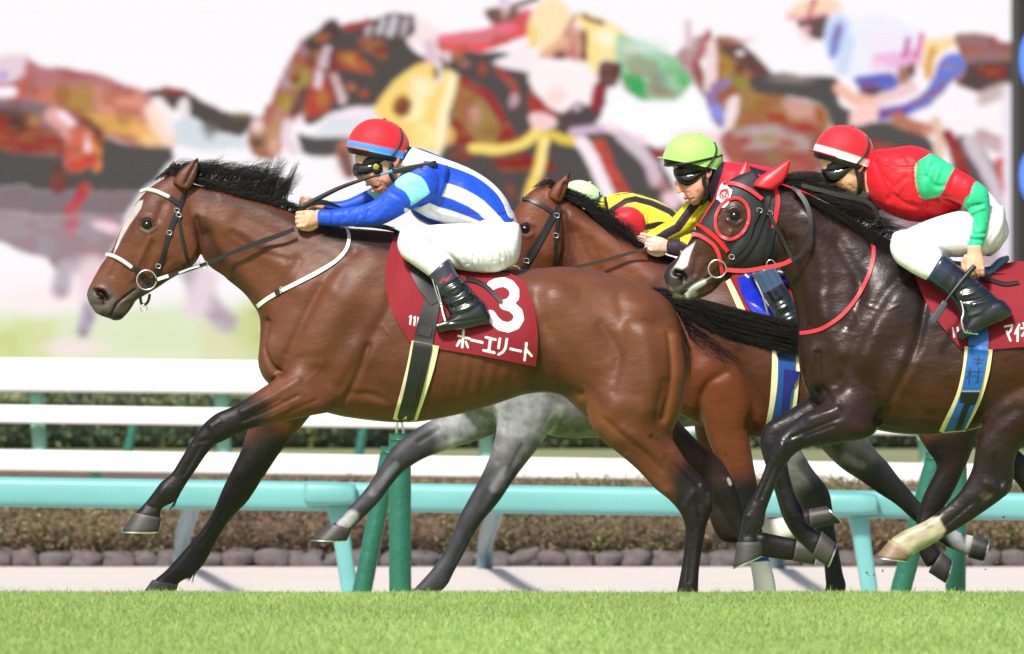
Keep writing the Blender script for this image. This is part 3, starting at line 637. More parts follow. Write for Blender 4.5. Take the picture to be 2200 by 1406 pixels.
     ('e', (984, 120, 16, 12), 6, K(172, 110, 70)), ('e', (960, 120, 10, 16), 6, K(236, 206, 212)), ('e', (1000, 140, 12, 8), 5, K(164, 100, 108)), ('e', (1036, 150, 8, 12), 5, K(170, 74, 54)), ('s', [(1070, 150), (1100, 180), (1106, 214)], 4, 4, K(176, 70, 70)), ('e', (1102, 216, 10, 14), 5, K(206, 176, 190)), ('p', [(1140, 196), (1190, 232), (1200, 250), (1150, 250), (1136, 226)], 8, K(176, 52, 54)), ('p', [(1060, 340), (1120, 330), (1180, 345), (1200, 365), (1080, 368)], 8, K(140, 44, 44)), ('p', [(1080, 385), (1100, 400), (1112, 430), (1090, 424)], 8, K(130, 44, 44)), ('e', (990, 335, 26, 8), 8, K(126, 50, 48)), ('p', [(930, 365), (1140, 366), (1140, 470), (930, 470)], 2, K(82, 79, 78), '', .55),
     Q([(929, 134), (905, 140), (885, 149), (842, 182), (805, 233), (822, 262), (864, 313), (929, 325), (947, 320), (958, 236), (976, 175), (973, 156), (958, 149), (948, 172), (940, 180), (932, 174), (938, 148)], 3, K(250, 216, 126)), ('e', (905, 188, 24, 24), 16, K(255, 240, 196)), ('e', (888, 234, 28, 28), 8, K(255, 240, 180)), ('e', (866, 228, 19, 21), 6, K(128, 102, 44)), ('e', (868, 226, 9, 10), 4, K(90, 60, 30)), ('s', [(972, 168), (952, 240), (942, 312)], 4, 8, K(255, 244, 196)), ('e', (910, 290, 20, 24), 10, K(255, 240, 180)), ('e', (938, 158, 7, 14), 4, K(130, 140, 70)), ('e', (905, 292, 14, 14), 8, K(250, 224, 140)),
     ('s', [(1016, 320), (1067, 323), (1118, 312), (1140, 298), (1157, 278)], 8.5, 2, K(249, 222, 120)), ('s', [(1173, 284), (1205, 300), (1235, 302)], 8.5, 3, K(236, 208, 84)), ('s', [(1166, 300), (1156, 364), (1136, 430)], 10, 2.5, K(249, 218, 112)), ('s', [(1170, 306), (1158, 372)], 3, 3, K(255, 236, 160)),
     ('p', [(1056, 138), (1096, 116), (1120, 86), (1150, 110), (1169, 160), (1110, 150)], 4, K(250, 236, 241)), Q([(876, 84), (894, 70), (893, 38), (950, 70), (950, 118), (930, 122), (905, 100), (880, 96)], 5, K(250, 228, 230)), ('s', [(924, 96), (930, 128)], 8, 6, K(226, 196, 210)),
     Q([(944, 76), (1000, 70), (1045, 58), (1082, 40), (1120, 22), (1146, 25), (1140, 69), (1082, 91), (1027, 109), (951, 106)], 4, K(236, 118, 138)), ('s', [(952, 102), (1026, 105), (1084, 86), (1136, 62)], 4, 5, K(238, 84, 92)), ('e', (1120, 46, 20, 16), 8, K(222, 84, 104)),
     Q([(1042, 20), (1080, 14), (1112, 22), (1106, 44), (1060, 52), (1046, 40)], 4, K(118, 92, 84)), ('e', (1084, 30, 8, 10), 4, K(214, 160, 156)), ('s', [(1096, 16), (1150, -6)], 3, 4, K(110, 70, 60)), ('s', [(1080, -6), (1084, 14)], 6, 5, K(226, 206, 226)),
     Q([(1132, 60), (1148, 14), (1176, -4), (1206, -2), (1226, 30), (1220, 70), (1190, 104), (1142, 98)], 5, K(251, 228, 184)), ('p', [(1132, 50), (1150, 60), (1146, 104), (1134, 96)], 5, K(244, 214, 120)), Q([(1191, 100), (1210, 64), (1244, 62), (1256, 100), (1244, 134), (1212, 128), (1170, 122)], 5, K(224, 172, 152)), ('s', [(1164, 116), (1196, 96), (1214, 74)], 6, 3, K(240, 190, 150)), ('s', [(1214, 72), (1236, 34)], 3, 3, K(214, 150, 140)), ('e', (1200, 118, 14, 9), 4, K(110, 92, 86)), ('e', (1228, 104, 8, 18), 5, K(206, 120, 120)),
     Q([(1232, 36), (1262, 28), (1300, 44), (1350, 82), (1336, 134), (1296, 124), (1282, 174), (1256, 140), (1250, 70)], 5, K(253, 228, 152)), ('e', (1300, 84, 24, 20), 14, K(255, 246, 214)), ('s', [(1252, 70), (1255, 130)], 3.5, 3, K(120, 84, 70)), ('s', [(1250, 34), (1296, 50)], 2.5, 3, K(110, 84, 78)),
     Q([(1323, 86), (1350, 77), (1409, 100), (1455, 127), (1491, 177), (1470, 204), (1445, 214), (1405, 219), (1382, 218), (1350, 200), (1334, 178)], 6, K(156, 208, 170)), ('p', [(1334, 158), (1380, 164), (1396, 190), (1388, 216), (1352, 200)], 6, K(64, 172, 96)), ('e', (1410, 190, 22, 16), 8, K(150, 176, 150)), ('e', (1440, 150, 26, 12), 10, K(128, 206, 146)), ('e', (1350, 110, 16, 20), 12, K(196, 200, 176)), ('e', (1380, 100, 40, 14), 16, K(206, 230, 212)), ('e', (1420, 172, 12, 20), 8, K(140, 160, 146)), ('e', (1470, 170, 14, 20), 8, K(100, 190, 120)),
     Q([(1140, 150), (1170, 138), (1200, 140), (1236, 148), (1262, 140), (1282, 176), (1268, 226), (1240, 218), (1215, 240), (1180, 222), (1142, 190)], 5, K(253, 241, 241)), ('e', (1196, 206, 22, 20), 12, K(248, 220, 216)), Q([(1140, 250), (1160, 240), (1195, 250), (1194, 270), (1160, 280), (1142, 272)], 4, K(248, 208, 210)),
     Q([(1295, 132), (1334, 136), (1328, 177), (1300, 230), (1286, 256), (1236, 268), (1204, 250), (1216, 240), (1241, 218), (1266, 228), (1286, 177)], 4, K(104, 64, 68)), ('p', [(1240, 222), (1266, 232), (1286, 258), (1236, 268), (1206, 254)], 5, K(84, 76, 76)), ('s', [(1286, 190), (1278, 232)], 4, 5, K(160, 50, 64)), ('e', (1240, 230, 10, 8), 4, K(206, 186, 200)),
     Q([(1309, 191), (1345, 196), (1382, 220), (1445, 218), (1491, 180), (1518, 218), (1540, 262), (1541, 284), (1518, 296), (1391, 310), (1330, 290), (1286, 268), (1300, 240)], 4, K(255, 251, 253)), ('s', [(1300, 272), (1380, 300)], 4, 6, K(246, 214, 226)), ('s', [(1230, 282), (1286, 274)], 6, 4, K(214, 184, 212)),
     ('s', [(1252, 306), (1282, 366), (1312, 430)], 12, 3, K(253, 236, 242)), ('s', [(1284, 310), (1310, 360), (1344, 420)], 9, 4, K(206, 62, 66)), ('s', [(1336, 292), (1370, 318), (1398, 350), (1410, 378)], 9, 5, K(216, 200, 210)), ('s', [(1404, 360), (1410, 392)], 8, 6, K(216, 186, 200)), ('e', (1420, 330, 20, 12), 8, K(150, 50, 56)), ('e', (1440, 430, 18, 22), 8, K(240, 206, 214)), ('e', (1425, 400, 10, 14), 8, K(180, 120, 130)), ('s', [(1480, 330), (1540, 330)], 30, 16, K(244, 160, 164), '', .5),
     # fourth runner
     Q([(1453, 120), (1488, 86), (1516, 74), (1530, 62), (1526, 100), (1506, 150), (1520, 196), (1506, 204), (1480, 160)], 5, K(188, 156, 162)), ('s', [(1524, 70), (1508, 110), (1494, 140)], 3, 4, K(180, 96, 96)), ('s', [(1482, 50), (1480, 96)], 3, 6, K(224, 196, 200)), ('s', [(1500, 150), (1516, 196)], 6, 6, K(150, 84, 76)),
     Q([(1536, 82), (1566, 76), (1591, 86), (1609, 109), (1655, 150), (1625, 172), (1600, 214), (1574, 236), (1548, 238), (1530, 214), (1540, 150)], 5, K(160, 118, 82)), ('e', (1556, 146, 14, 24), 7, K(178, 146, 66)), ('e', (1590, 180, 16, 16), 8, K(150, 140, 66)), ('s', [(1528, 96), (1530, 150), (1520, 196)], 6, 5, K(242, 216, 212)), ('e', (1572, 208, 14, 18), 8, K(150, 110, 60)), ('e', (1586, 150, 10, 14), 6, K(110, 50, 44)),
     Q([(1545, 92), (1570, 84), (1600, 100), (1648, 140), (1660, 162), (1620, 160), (1590, 140), (1560, 116)], 5, K(98, 74, 72)), ('e', (1589, 114, 9, 7), 3, K(240, 226, 232)), ('e', (1566, 84, 20, 6), 5, K(180, 120, 120)), ('e', (1590, 86, 24, 5), 6, K(216, 170, 176)),
     Q([(1595, 195), (1640, 186), (1700, 212), (1764, 230), (1784, 268), (1750, 296), (1700, 290), (1632, 272), (1560, 290), (1582, 255)], 5, K(166, 128, 82)), ('p', [(1676, 214), (1740, 222), (1764, 260), (1740, 272), (1700, 250)], 9, K(212, 160, 148)), ('p', [(1648, 240), (1690, 246), (1704, 276), (1650, 272)], 8, K(172, 64, 54)), ('e', (1728, 276, 28, 12), 8, K(178, 60, 60)), ('e', (1630, 226, 18, 20), 8, K(166, 130, 60)), ('e', (1760, 250, 10, 20), 8, K(170, 92, 60)), ('e', (1600, 262, 20, 8), 8, K(172, 100, 54)),
     Q([(1609, 168), (1650, 158), (1700, 160), (1791, 166), (1806, 188), (1800, 218), (1838, 245), (1820, 268), (1791, 272), (1764, 228), (1700, 209), (1620, 196)], 4, K(87, 83, 80)), ('e', (1700, 168, 40, 8), 8, K(150, 138, 136)),
     ('s', [(1536, 188), (1556, 180)], 7, 5, K(140, 150, 214)), Q([(1512, 200), (1536, 200), (1552, 230), (1558, 262), (1548, 280), (1530, 258)], 4, K(142, 150, 220)), Q([(1564, 214), (1586, 206), (1584, 240), (1572, 276), (1556, 282), (1560, 250)], 4, K(246, 222, 224)),
     Q([(1545, 291), (1590, 276), (1632, 266), (1700, 275), (1745, 300), (1780, 330), (1760, 360), (1740, 400), (1600, 372), (1556, 340)], 5, K(168, 92, 88)), ('p', [(1570, 284), (1640, 268), (1700, 280), (1740, 306), (1745, 324), (1600, 320)], 8, K(188, 168, 168)), ('e', (1650, 300, 30, 8), 6, K(166, 146, 96)), ('e', (1596, 304, 20, 10), 7, K(176, 78, 72)), ('e', (1690, 310, 20, 8), 6, K(176, 76, 74)), ('e', (1640, 340, 40, 14), 12, K(150, 112, 92)), ('e', (1720, 380, 34, 30), 16, K(206, 104, 88)), ('p', [(1640, 360), (1860, 340), (1870, 440), (1700, 440)], 12, K(150, 96, 84), '', .6), ('e', (1836, 434, 24, 14), 6, K(232, 152, 92)),
     Q([(1790, 270), (1836, 270), (1918, 259), (1991, 295), (2006, 330), (2020, 400), (2010, 470), (1850, 480), (1800, 420), (1760, 340)], 5, K(87, 84, 82)), ('s', [(1876, 310), (1912, 318)], 4, 6, K(150, 60, 56)), ('e', (1760, 310, 20, 30), 10, K(120, 76, 70)), ('e', (1890, 450, 26, 20), 10, K(96, 90, 88)), ('p', [(1862, 468), (1980, 468), (1980, 500), (1862, 500)], 8, K(170, 150, 156)),
     # fourth jockey
     Q([(1692, 36), (1702, 16), (1722, 4), (1760, -6), (1798, 4), (1802, 26), (1770, 36), (1730, 38), (1700, 44)], 4, K(249, 218, 188)), ('s', [(1694, 38), (1740, 34), (1790, 34)], 3, 3, K(246, 178, 186)), ('s', [(1748, 0), (1738, 30)], 3, 3, K(222, 130, 110)), Q([(1712, 44), (1740, 38), (1788, 38), (1786, 76), (1762, 90), (1736, 82), (1720, 62)], 4, K(104, 84, 84)), ('e', (1734, 62, 9, 9), 4, K(230, 178, 188)), ('s', [(1720, 70), (1740, 92)], 4, 5, K(250, 224, 226)),
     Q([(1778, 40), (1800, 26), (1836, 40), (1880, 36), (1950, 52), (1984, 90), (1986, 130), (1940, 160), (1850, 172), (1800, 162), (1776, 120)], 6, K(240, 240, 253)), ('p', [(1776, 50), (1800, 30), (1826, 50), (1820, 100), (1790, 130), (1772, 100)], 8, K(196, 214, 248)), ('s', [(1800, 60), (1790, 120)], 4, 6, K(120, 150, 230)), ('s', [(1826, 90), (1812, 150)], 6, 8, K(206, 222, 246)), ('e', (1900, 90, 40, 24), 18, K(246, 234, 250)), ('p', [(1876, 116), (1930, 112), (1986, 100), (1984, 140), (1920, 150), (1880, 142)], 8, K(240, 186, 222)), ('s', [(1950, 84), (1944, 118)], 3, 4, K(220, 120, 190)), ('e', (1890, 140, 20, 8), 5, K(248, 210, 230)), ('s', [(1980, 76), (1968, 120)], 3, 4, K(230, 130, 180)),
     ('p', [(1984, 82), (2040, 82), (2068, 94), (2040, 106), (2014, 120), (2000, 160), (1984, 150)], 5, K(253, 224, 166)), ('s', [(2004, 106), (1996, 160)], 5, 5, K(240, 190, 110)), Q([(2024, 124), (2060, 120), (2072, 150), (2050, 176), (2010, 216), (1950, 246), (1890, 256), (1882, 238), (1940, 222), (1985, 195), (2010, 160)], 4, K(106, 126, 218)), ('s', [(1950, 236), (1890, 250)], 3, 4, K(80, 96, 200)), ('e', (2036, 144, 14, 10), 8, K(140, 156, 228)),
     Q([(1836, 170), (1880, 158), (1924, 160), (1930, 186), (1900, 204), (1860, 202)], 4, K(92, 108, 206)), ('e', (1880, 200, 30, 12), 5, K(88, 80, 84)), ('e', (1944, 166, 14, 24), 6, K(170, 120, 104)), ('e', (1962, 150, 10, 16), 5, K(104, 80, 80)), ('s', [(1802, 192), (1836, 214), (1884, 220)], 9, 4, K(245, 192, 172)), Q([(1824, 246), (1848, 224), (1884, 232), (1886, 254), (1850, 268), (1830, 266)], 4, K(251, 208, 200)), ('s', [(1896, 214), (1960, 186)], 8, 6, K(240, 206, 206)),
     Q([(2046, 84), (2080, 74), (2136, 76), (2172, 92), (2400, 92), (2400, 190), (2172, 184), (2140, 196), (2105, 202), (2062, 188), (2050, 176), (2074, 150)], 4, K(152, 116, 116)), ('p', [(2074, 140), (2172, 130), (2400, 130), (2400, 190), (2172, 184), (2105, 200), (2060, 188)], 6, K(88, 76, 73)), ('e', (2124, 156, 26, 14), 8, K(140, 48, 46)), ('e', (2090, 110, 24, 10), 8, K(170, 92, 92)), ('e', (2150, 160, 8, 14), 5, K(150, 46, 46)),
     Q([(2018, 206), (2060, 198), (2105, 204), (2140, 198), (2172, 186), (2400, 186), (2400, 284), (2172, 274), (2130, 290), (2086, 300), (2060, 320), (2041, 292), (1996, 262), (1990, 240)], 5, K(253, 244, 248)), ('s', [(2110, 214), (2160, 196)], 8, 8, K(210, 186, 186)), ('s', [(2010, 262), (2016, 300), (2014, 340)], 9, 4, K(232, 198, 176)), ('s', [(1930, 254), (1990, 280)], 8, 6, K(214, 146, 124)),
     Q([(2050, 300), (2086, 300), (2120, 330), (2160, 400), (2172, 470), (2172, 560), (2110, 560), (2080, 480), (2050, 400)], 6, K(92, 86, 88)), ('s', [(2034, 292), (2052, 330), (2070, 372)], 9, 4, K(152, 50, 54)), ('s', [(2080, 306), (2112, 356), (2140, 410), (2152, 460)], 11, 5, K(212, 198, 208)), ('s', [(2110, 296), (2172, 316)], 12, 8, K(206, 176, 182)), ('s', [(2150, 350), (2168, 420)], 8, 6, K(206, 60, 66)), ('p', [(2090, 440), (2172, 440), (2172, 580), (2110, 580)], 12, K(190, 172, 182)), ('s', [(2172, 200), (2172, 620)], 8, 10, K(240, 230, 240)), ('s', [(2150, 480), (2160, 560)], 5, 6, K(230, 220, 232)),
    ]
    paint(qq, c, [((o_[0], o_[1], o_[2], o_[3] * 1.8) + tuple(o_[4:])) if o_[0] == 's' else ((o_[0], o_[1], o_[2] * 1.8) + tuple(o_[3:])) for o_ in ops])
    W, H = len(xs), len(ys_); A = c.reshape(H, W, 3)
    nz = vnoise(np.stack([q[:, 0] * .6, q[:, 1], 0 * q[:, 0]], 1), 0.05, 40).reshape(H, W, 1); nz2 = vnoise(np.stack([q[:, 0] * .3, q[:, 1] * 1.4, 0 * q[:, 0]], 1), 0.12, 41).reshape(H, W, 1)
    lum = A.mean(2, keepdims=True); mid = np.clip((.6 - lum) * 6, 0, 1) * np.clip((np.abs(A.max(2, keepdims=True) - A.min(2, keepdims=True)) - .03) * 14, 0, 1)
    m1 = sstep((nz - .56) * 12) * mid; m2 = sstep((nz2 - .60) * 12) * mid
    A = A * (1 - .45 * m1) + np.array(K(160, 66, 62)) * .45 * m1; A = A * (1 - .3 * m2) + np.array(K(156, 136, 80)) * .3 * m2; A = A * 1.0
    rows = np.arange(H); bandr = np.random.default_rng(4).normal(0, 1, H // 5 + 2)[rows // 5]; A = A * (1 - 0.012 * np.abs(bandr))[:, None, None]       # scan bands of the panel
    for _ in range(2):
        Q = np.pad(A, ((1, 1), (1, 1), (0, 0)), mode='edge'); A = (Q[:-2, 1:-1] + Q[2:, 1:-1] + Q[1:-1, :-2] + Q[1:-1, 2:] + 2 * Q[1:-1, 1:-1]) / 6
    d = YS - CY
    V = np.stack([(X - 1100) / FPX * d, np.full(X.shape, YS), ZC + (HOR - Yy) / FPX * d], 2).reshape(-1, 3)
    ii = (np.arange(H - 1)[:, None] * W + np.arange(W - 1)[None]).ravel(); F = np.stack([ii, ii + W, ii + W + 1, ii + 1], 1)
    e = thing("video_screen", (0, YS, -0.1), "giant video screen replaying racehorses and jockeys in close-up", "screen")
    m = bpy.data.materials.new("lit_screen"); m.use_nodes = True; t = m.node_tree; t.nodes.remove(t.nodes["Principled BSDF"])
    em = t.nodes.new("ShaderNodeEmission"); vc = t.nodes.new("ShaderNodeVertexColor"); vc.layer_name = "Col"; em.inputs[1].default_value = 2 ** -EXPO * 1.04
    t.links.new(vc.outputs[0], em.inputs[0]); t.links.new(em.outputs[0], t.nodes["Material Output"].inputs[0])
    quads("picture", V, F, m, e, A.reshape(-1, 3))
    # frame, cabinet and the next board
    fm = mat("screen_frame", S(46, 45, 44), rough=0.6); x0, x1 = P(-1506, 0, YS)[0], P(2176, 0, YS)[0]; z0, z1 = P(0, 836, YS)[2], P(0, -468, YS)[2]; xe = P(3000, 0, YS)[0]
    def box(nm, a, b_, mm, par=e):
        b = Bag(); (ax, ay, az), (bx, by, bz) = a, b_
        b.add([(ax, ay, az), (bx, ay, az), (bx, by, az), (ax, by, az), (ax, ay, bz), (bx, ay, bz), (bx, by, bz), (ax, by, bz)], [(0, 3, 2, 1), (4, 5, 6, 7), (0, 1, 5, 4), (1, 2, 6, 5), (2, 3, 7, 6), (3, 0, 4, 7)])
        return bag_obj(nm, b, mm, par, smooth=False)
    box("cabinet", (x0 - .1, YS + .02, z0 - .1), (x1 + .05, YS + 1.2, z1 + .3), fm)
    box("frame", (x1 - .03, YS - .12, z0 - .1), (x1 + .12, YS + .015, z1 + .3), fm)
    e2 = thing("results_board", (xe, YS, -0.1), "dark board with blue lit characters at the right edge beside the video screen", "board")
    box("board", (x1 + .16, YS - .1, z0 - .6), (xe, YS + 1.0, z1 + .3), mat("board_face", S(44, 43, 42), rough=0.8), e2)
    bm = bpy.data.materials.new("lit_blue"); bm.use_nodes = True; bs = bm.node_tree.nodes["Principled BSDF"]; bs.inputs["Base Color"].default_value = (*S(60, 100, 200), 1); bs.inputs["Emission Color"].default_value = (*S(90, 140, 235), 1); bs.inputs["Emission Strength"].default_value = 0.45
    for cy_, hh in ((130, 62), (380, 56), (-120, 60)):
        b = Bag(); tubeP(b, [(2246, cy_ - hh, -0.13), (2212, cy_ - hh * .8, -0.13), (2200, cy_, -0.13), (2212, cy_ + hh * .8, -0.13), (2246, cy_ + hh, -0.13), (2280, cy_ + hh * .8, -0.13), (2292, cy_, -0.13), (2280, cy_ - hh * .8, -0.13), (2246, cy_ - hh, -0.13)], 9, YS)
        bag_obj("lit_character", b, bm, e2)
screen()

# turf thrown up behind the hooves
def clods():
    r = np.random.default_rng(8); m = mat("clod", S(96, 92, 52), rough=.9, nscale=60, namt=.4)
    for i in range(16):
        x, y = (r.uniform(2080, 2190), r.uniform(1100, 1225)) if i < 10 else (r.uniform(1860, 1900), r.uniform(1215, 1250))
        b = Bag(); c = np.array(P(x, y, -.7 + r.uniform(-.15, .15)))
        for k in range(3): ell(b, c + r.normal(0, .002, 3), r.uniform(.0015, .0045, 3), 8, 6, rot=r.uniform(0, 3))
        me = remesh(b, .0012, 1); me.materials.clear(); me.materials.append(m); me.transform(Matrix.Translation(-Vector(c)))
        o = bpy.data.objects.new("turf_clod", me); COL.objects.link(o); o.location = c; me.name = "turf_clod"
        tag(o, "tiny crumb of turf flying behind the dark horse's hooves", "clod", "turf crumbs in the air")
clods()

# ================================================================== HORSES
_S0 = S
def S(r, g, b, k=0.49): return tuple(c * (0.8 if min(r, g, b) > 125 else k) for c in _S0(r, g, b))      # coat albedos
BLK = S(40, 34, 34)
def hoof(parent, A, B, toe, heel, Y, hd=20, hb=26, col=S(84, 80, 78), shoe=True):
    """coronet front A, coronet back B, ground toe, heel (traced), own plane Y"""
    b = Bag(); A, B, toe, heel = map(np.array, (A, B, toe, heel))
    secs = [(*A, *B, hd), (*(A * .8 + toe * .2), *(B * .85 + heel * .15), hd + (hb - hd) * .3), (*(A * .4 + toe * .6), *(B * .45 + heel * .55), hd + (hb - hd) * .7), (*toe, *heel, hb)]
    loft(b, [tuple(map(float, s)) for s in secs], Y, nseg=14, nr=30, ex=2.1, cap=0.06)
    v = np.vstack(b.v); q = toP(v); c = np.ones((len(v), 3)) * np.array(col)
    paint(q, c, [('s', [tuple(A), tuple(B)], 2.5, 5, np.array(col) * 1.6), ('s', [tuple(toe), tuple(heel)], 1.5, 4, np.array(col) * 0.55)])
    o = mesh_obj("hoof", v, b.f, M['hoof'], parent, True, c); auto(o, 40)
    if shoe:
        n = (toe - A) + (heel - B); n = n / np.linalg.norm(n); b2 = Bag(); t2, h2 = toe + n * 1.0, heel + n * 1.0
        loft(b2, [(*t2, *h2, hb + .5), (*(t2 + n * 3.0), *(h2 + n * 3.0), hb + .5)], Y, nseg=4, nr=30, ex=2.1, cap=0.05)
        s = bag_obj("horseshoe", b2, M['metal'], None); s.data.transform(Matrix.Translation(-Vector(parent.location))); s.parent = o; auto(s, 40)
    return o

def horse(name_label, Y, lofts, sculpts, paints, base, coat, hooves, voxel, loc_px, eye=None, smooth=6, extra=None, soft=None, group="racehorses in the race"):
    e = thing("horse", P(loc_px, 1330, Y), name_label, "horse", group)
    b = Bag()
    for yc, secs, kw in lofts: loft(b, secs, Y, yc, **kw)
    if extra: extra(b, Y)
    me = remesh(b, voxel, smooth, soft=soft, softn=int(70 * (.0055 / voxel) ** 2))
    sculpt(me, [(o_[0], o_[1] * .9, o_[2] * (1.5 if o_[1] > 5 else 1.15)) + tuple(o_[3:]) for o_ in sculpts], Y)
    dr = Drape([me], Y)
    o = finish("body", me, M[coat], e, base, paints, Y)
    for h in hooves: hoof(e, *h[:4], Y + h[4], *h[5:])
    if eye:
        for s in (-1, 1):
            yy = dr.y(eye[0], eye[1]); yy = Y + 0.085 if yy is None else yy
            yo = (yy + eye[3]) if s < 0 else 2 * Y - (yy + eye[3]); bb = Bag(); r = eye[2] / FPX * (Y - CY)
            ell(bb, P(eye[0], eye[1], yo), (r * 1.12, r * .95, r), 24, 16); bag_obj("eye", bb, M['eye'], e)
    return e, dr, o

def ear(b, Y, base_f, base_b, tip, yc, tilt=0.0, w=9):
    """pointed leaf-shaped ear, slightly hollow"""
    f, k, t = map(np.array, (base_f, base_b, tip)); S_ = []
    for u, wd, dp in ((0, 1.0, 1.0), (.25, 1.12, .95), (.5, .92, .75), (.75, .52, .5), (.93, .2, .3), (1, .06, .15)):
        c = (f + k) / 2 * (1 - u) + t * u; h = (f - k) / 2 * wd
        S_.append((*(c + h), *(c - h), w * dp, tilt * u))
    loft(b, S_, Y, yc, nr=20, nseg=16, ex=2.0, cap=0.2)

# ---------------------------------------------------------------- A: the leading bay
YA = 0.0
A_torso = [(470, 405, 486, 600, 30), (530, 424, 525, 634, 37), (590, 440, 556, 676, 46), (660, 468, 558, 735, 62), (730, 487, 556, 790, 78), (790, 493, 590, 838, 92), (850, 500, 680, 882, 106), (905, 520, 780, 902, 116),
           (965, 548, 880, 908, 124), (1030, 570, 975, 893, 130), (1095, 579, 1060, 870, 130), (1155, 577, 1135, 847, 126), (1215, 573, 1205, 850, 122), (1285, 582, 1262, 900, 120), (1345, 598, 1325, 940, 116), (1398, 617, 1390, 940, 104), (1438, 647, 1425, 920, 86), (1464, 695, 1455, 880, 60), (1474, 745, 1472, 820, 34)]
A_neck = [(368, 385, 420, 480, 18), (395, 388, 428, 530, 24), (425, 398, 445, 568, 27), (470, 407, 488, 600, 31), (530, 424, 525, 634, 37), (590, 440, 556, 676, 44)]
A_head = [(372, 372, 425, 450, 20), (345, 388, 430, 505, 33), (322, 404, 431, 545, 42), (300, 427, 412, 574, 45), (279, 457, 388, 588, 44), (261, 490, 362, 603, 38), (240, 538, 338, 619, 31), (218, 568, 313, 634, 27), (199, 602, 292, 646, 26), (187, 628, 276, 660, 27), (190, 648, 268, 676, 25), (202, 668, 258, 685, 20)]
A_chin = [(250, 640, 300, 632, 14), (240, 662, 284, 660, 17), (234, 678, 272, 676, 16), (240, 687, 264, 684, 10)]
nf, ff, nh, fh = -0.15, 0.14, -0.15, 0.15
A_nf = [(665, 715, 745, 790, 40, .09), (625, 772, 728, 848, 44, .05), (600, 806, 714, 884, 44, .01), (571, 828, 672, 893, 38), (533, 854, 602, 908, 30), (499, 874, 541, 921, 24), (466, 888, 503, 936, 22), (442, 907, 484, 946, 23), (424, 928, 460, 958, 21), (404, 960, 441, 980, 16), (387, 988, 424, 1005, 15), (368, 1018, 404, 1034, 15), (346, 1036, 388, 1060, 18), (331, 1056, 374, 1079, 18), (314, 1078, 350, 1091, 15), (299, 1094, 344, 1106, 18), (288, 1104, 346, 1115, 20)]
A_ff = [(590, 790, 700, 790, 40), (560, 860, 690, 860, 42), (535, 915, 655, 908, 38), (521, 960, 610, 962, 32), (499, 1007, 580, 1005, 27), (482, 1042, 552, 1048, 24), (470, 1070, 530, 1080, 24), (462, 1090, 510, 1100, 21), (446, 1120, 486, 1128, 17), (426, 1147, 468, 1158, 15), (396, 1182, 448, 1196, 15), (371, 1210, 434, 1218, 18), (352, 1230, 412, 1238, 18), (337, 1242, 388, 1250, 17), (329, 1250, 379, 1262, 19)]
A_nh = [(1300, 700, 1470, 730, 52), (1275, 800, 1476, 805, 60), (1262, 890, 1462, 888, 58), (1288, 940, 1444, 932, 50), (1335, 980, 1457, 962, 40), (1374, 1014, 1480, 997, 31), (1407, 1050, 1510, 1028, 25), (1438, 1075, 1532, 1056, 23), (1462, 1104, 1531, 1092, 22), (1472, 1136, 1518, 1130, 18), (1470, 1175, 1509, 1178, 15), (1464, 1220, 1502, 1225, 15), (1456, 1262, 1500, 1268, 18), (1448, 1288, 1497, 1295, 19), (1440, 1306, 1480, 1316, 17)]
A_fh = [(1300, 840, 1440, 850, 50), (1340, 925, 1452, 893, 45), (1418, 985, 1496, 945, 32), (1468, 1030, 1546, 985, 26), (1505, 1066, 1574, 1030, 24), (1543, 1092, 1591, 1066, 20), (1560, 1125, 1602, 1105, 16), (1588, 1163, 1622, 1138, 16), (1618, 1190, 1645, 1145, 18), (1655, 1199, 1668, 1150, 17), (1700, 1205, 1710, 1158, 18)]
def A_extra(b, Y):
    ear(b, Y, (372, 392), (405, 410), (427, 338), -0.055, w=12)
    ear(b, Y, (352, 386), (382, 384), (374, 345), 0.06, w=12)
    ell(b, P(385, 538, Y), (.07, .075, .09), rot=.5)                 # cheeks
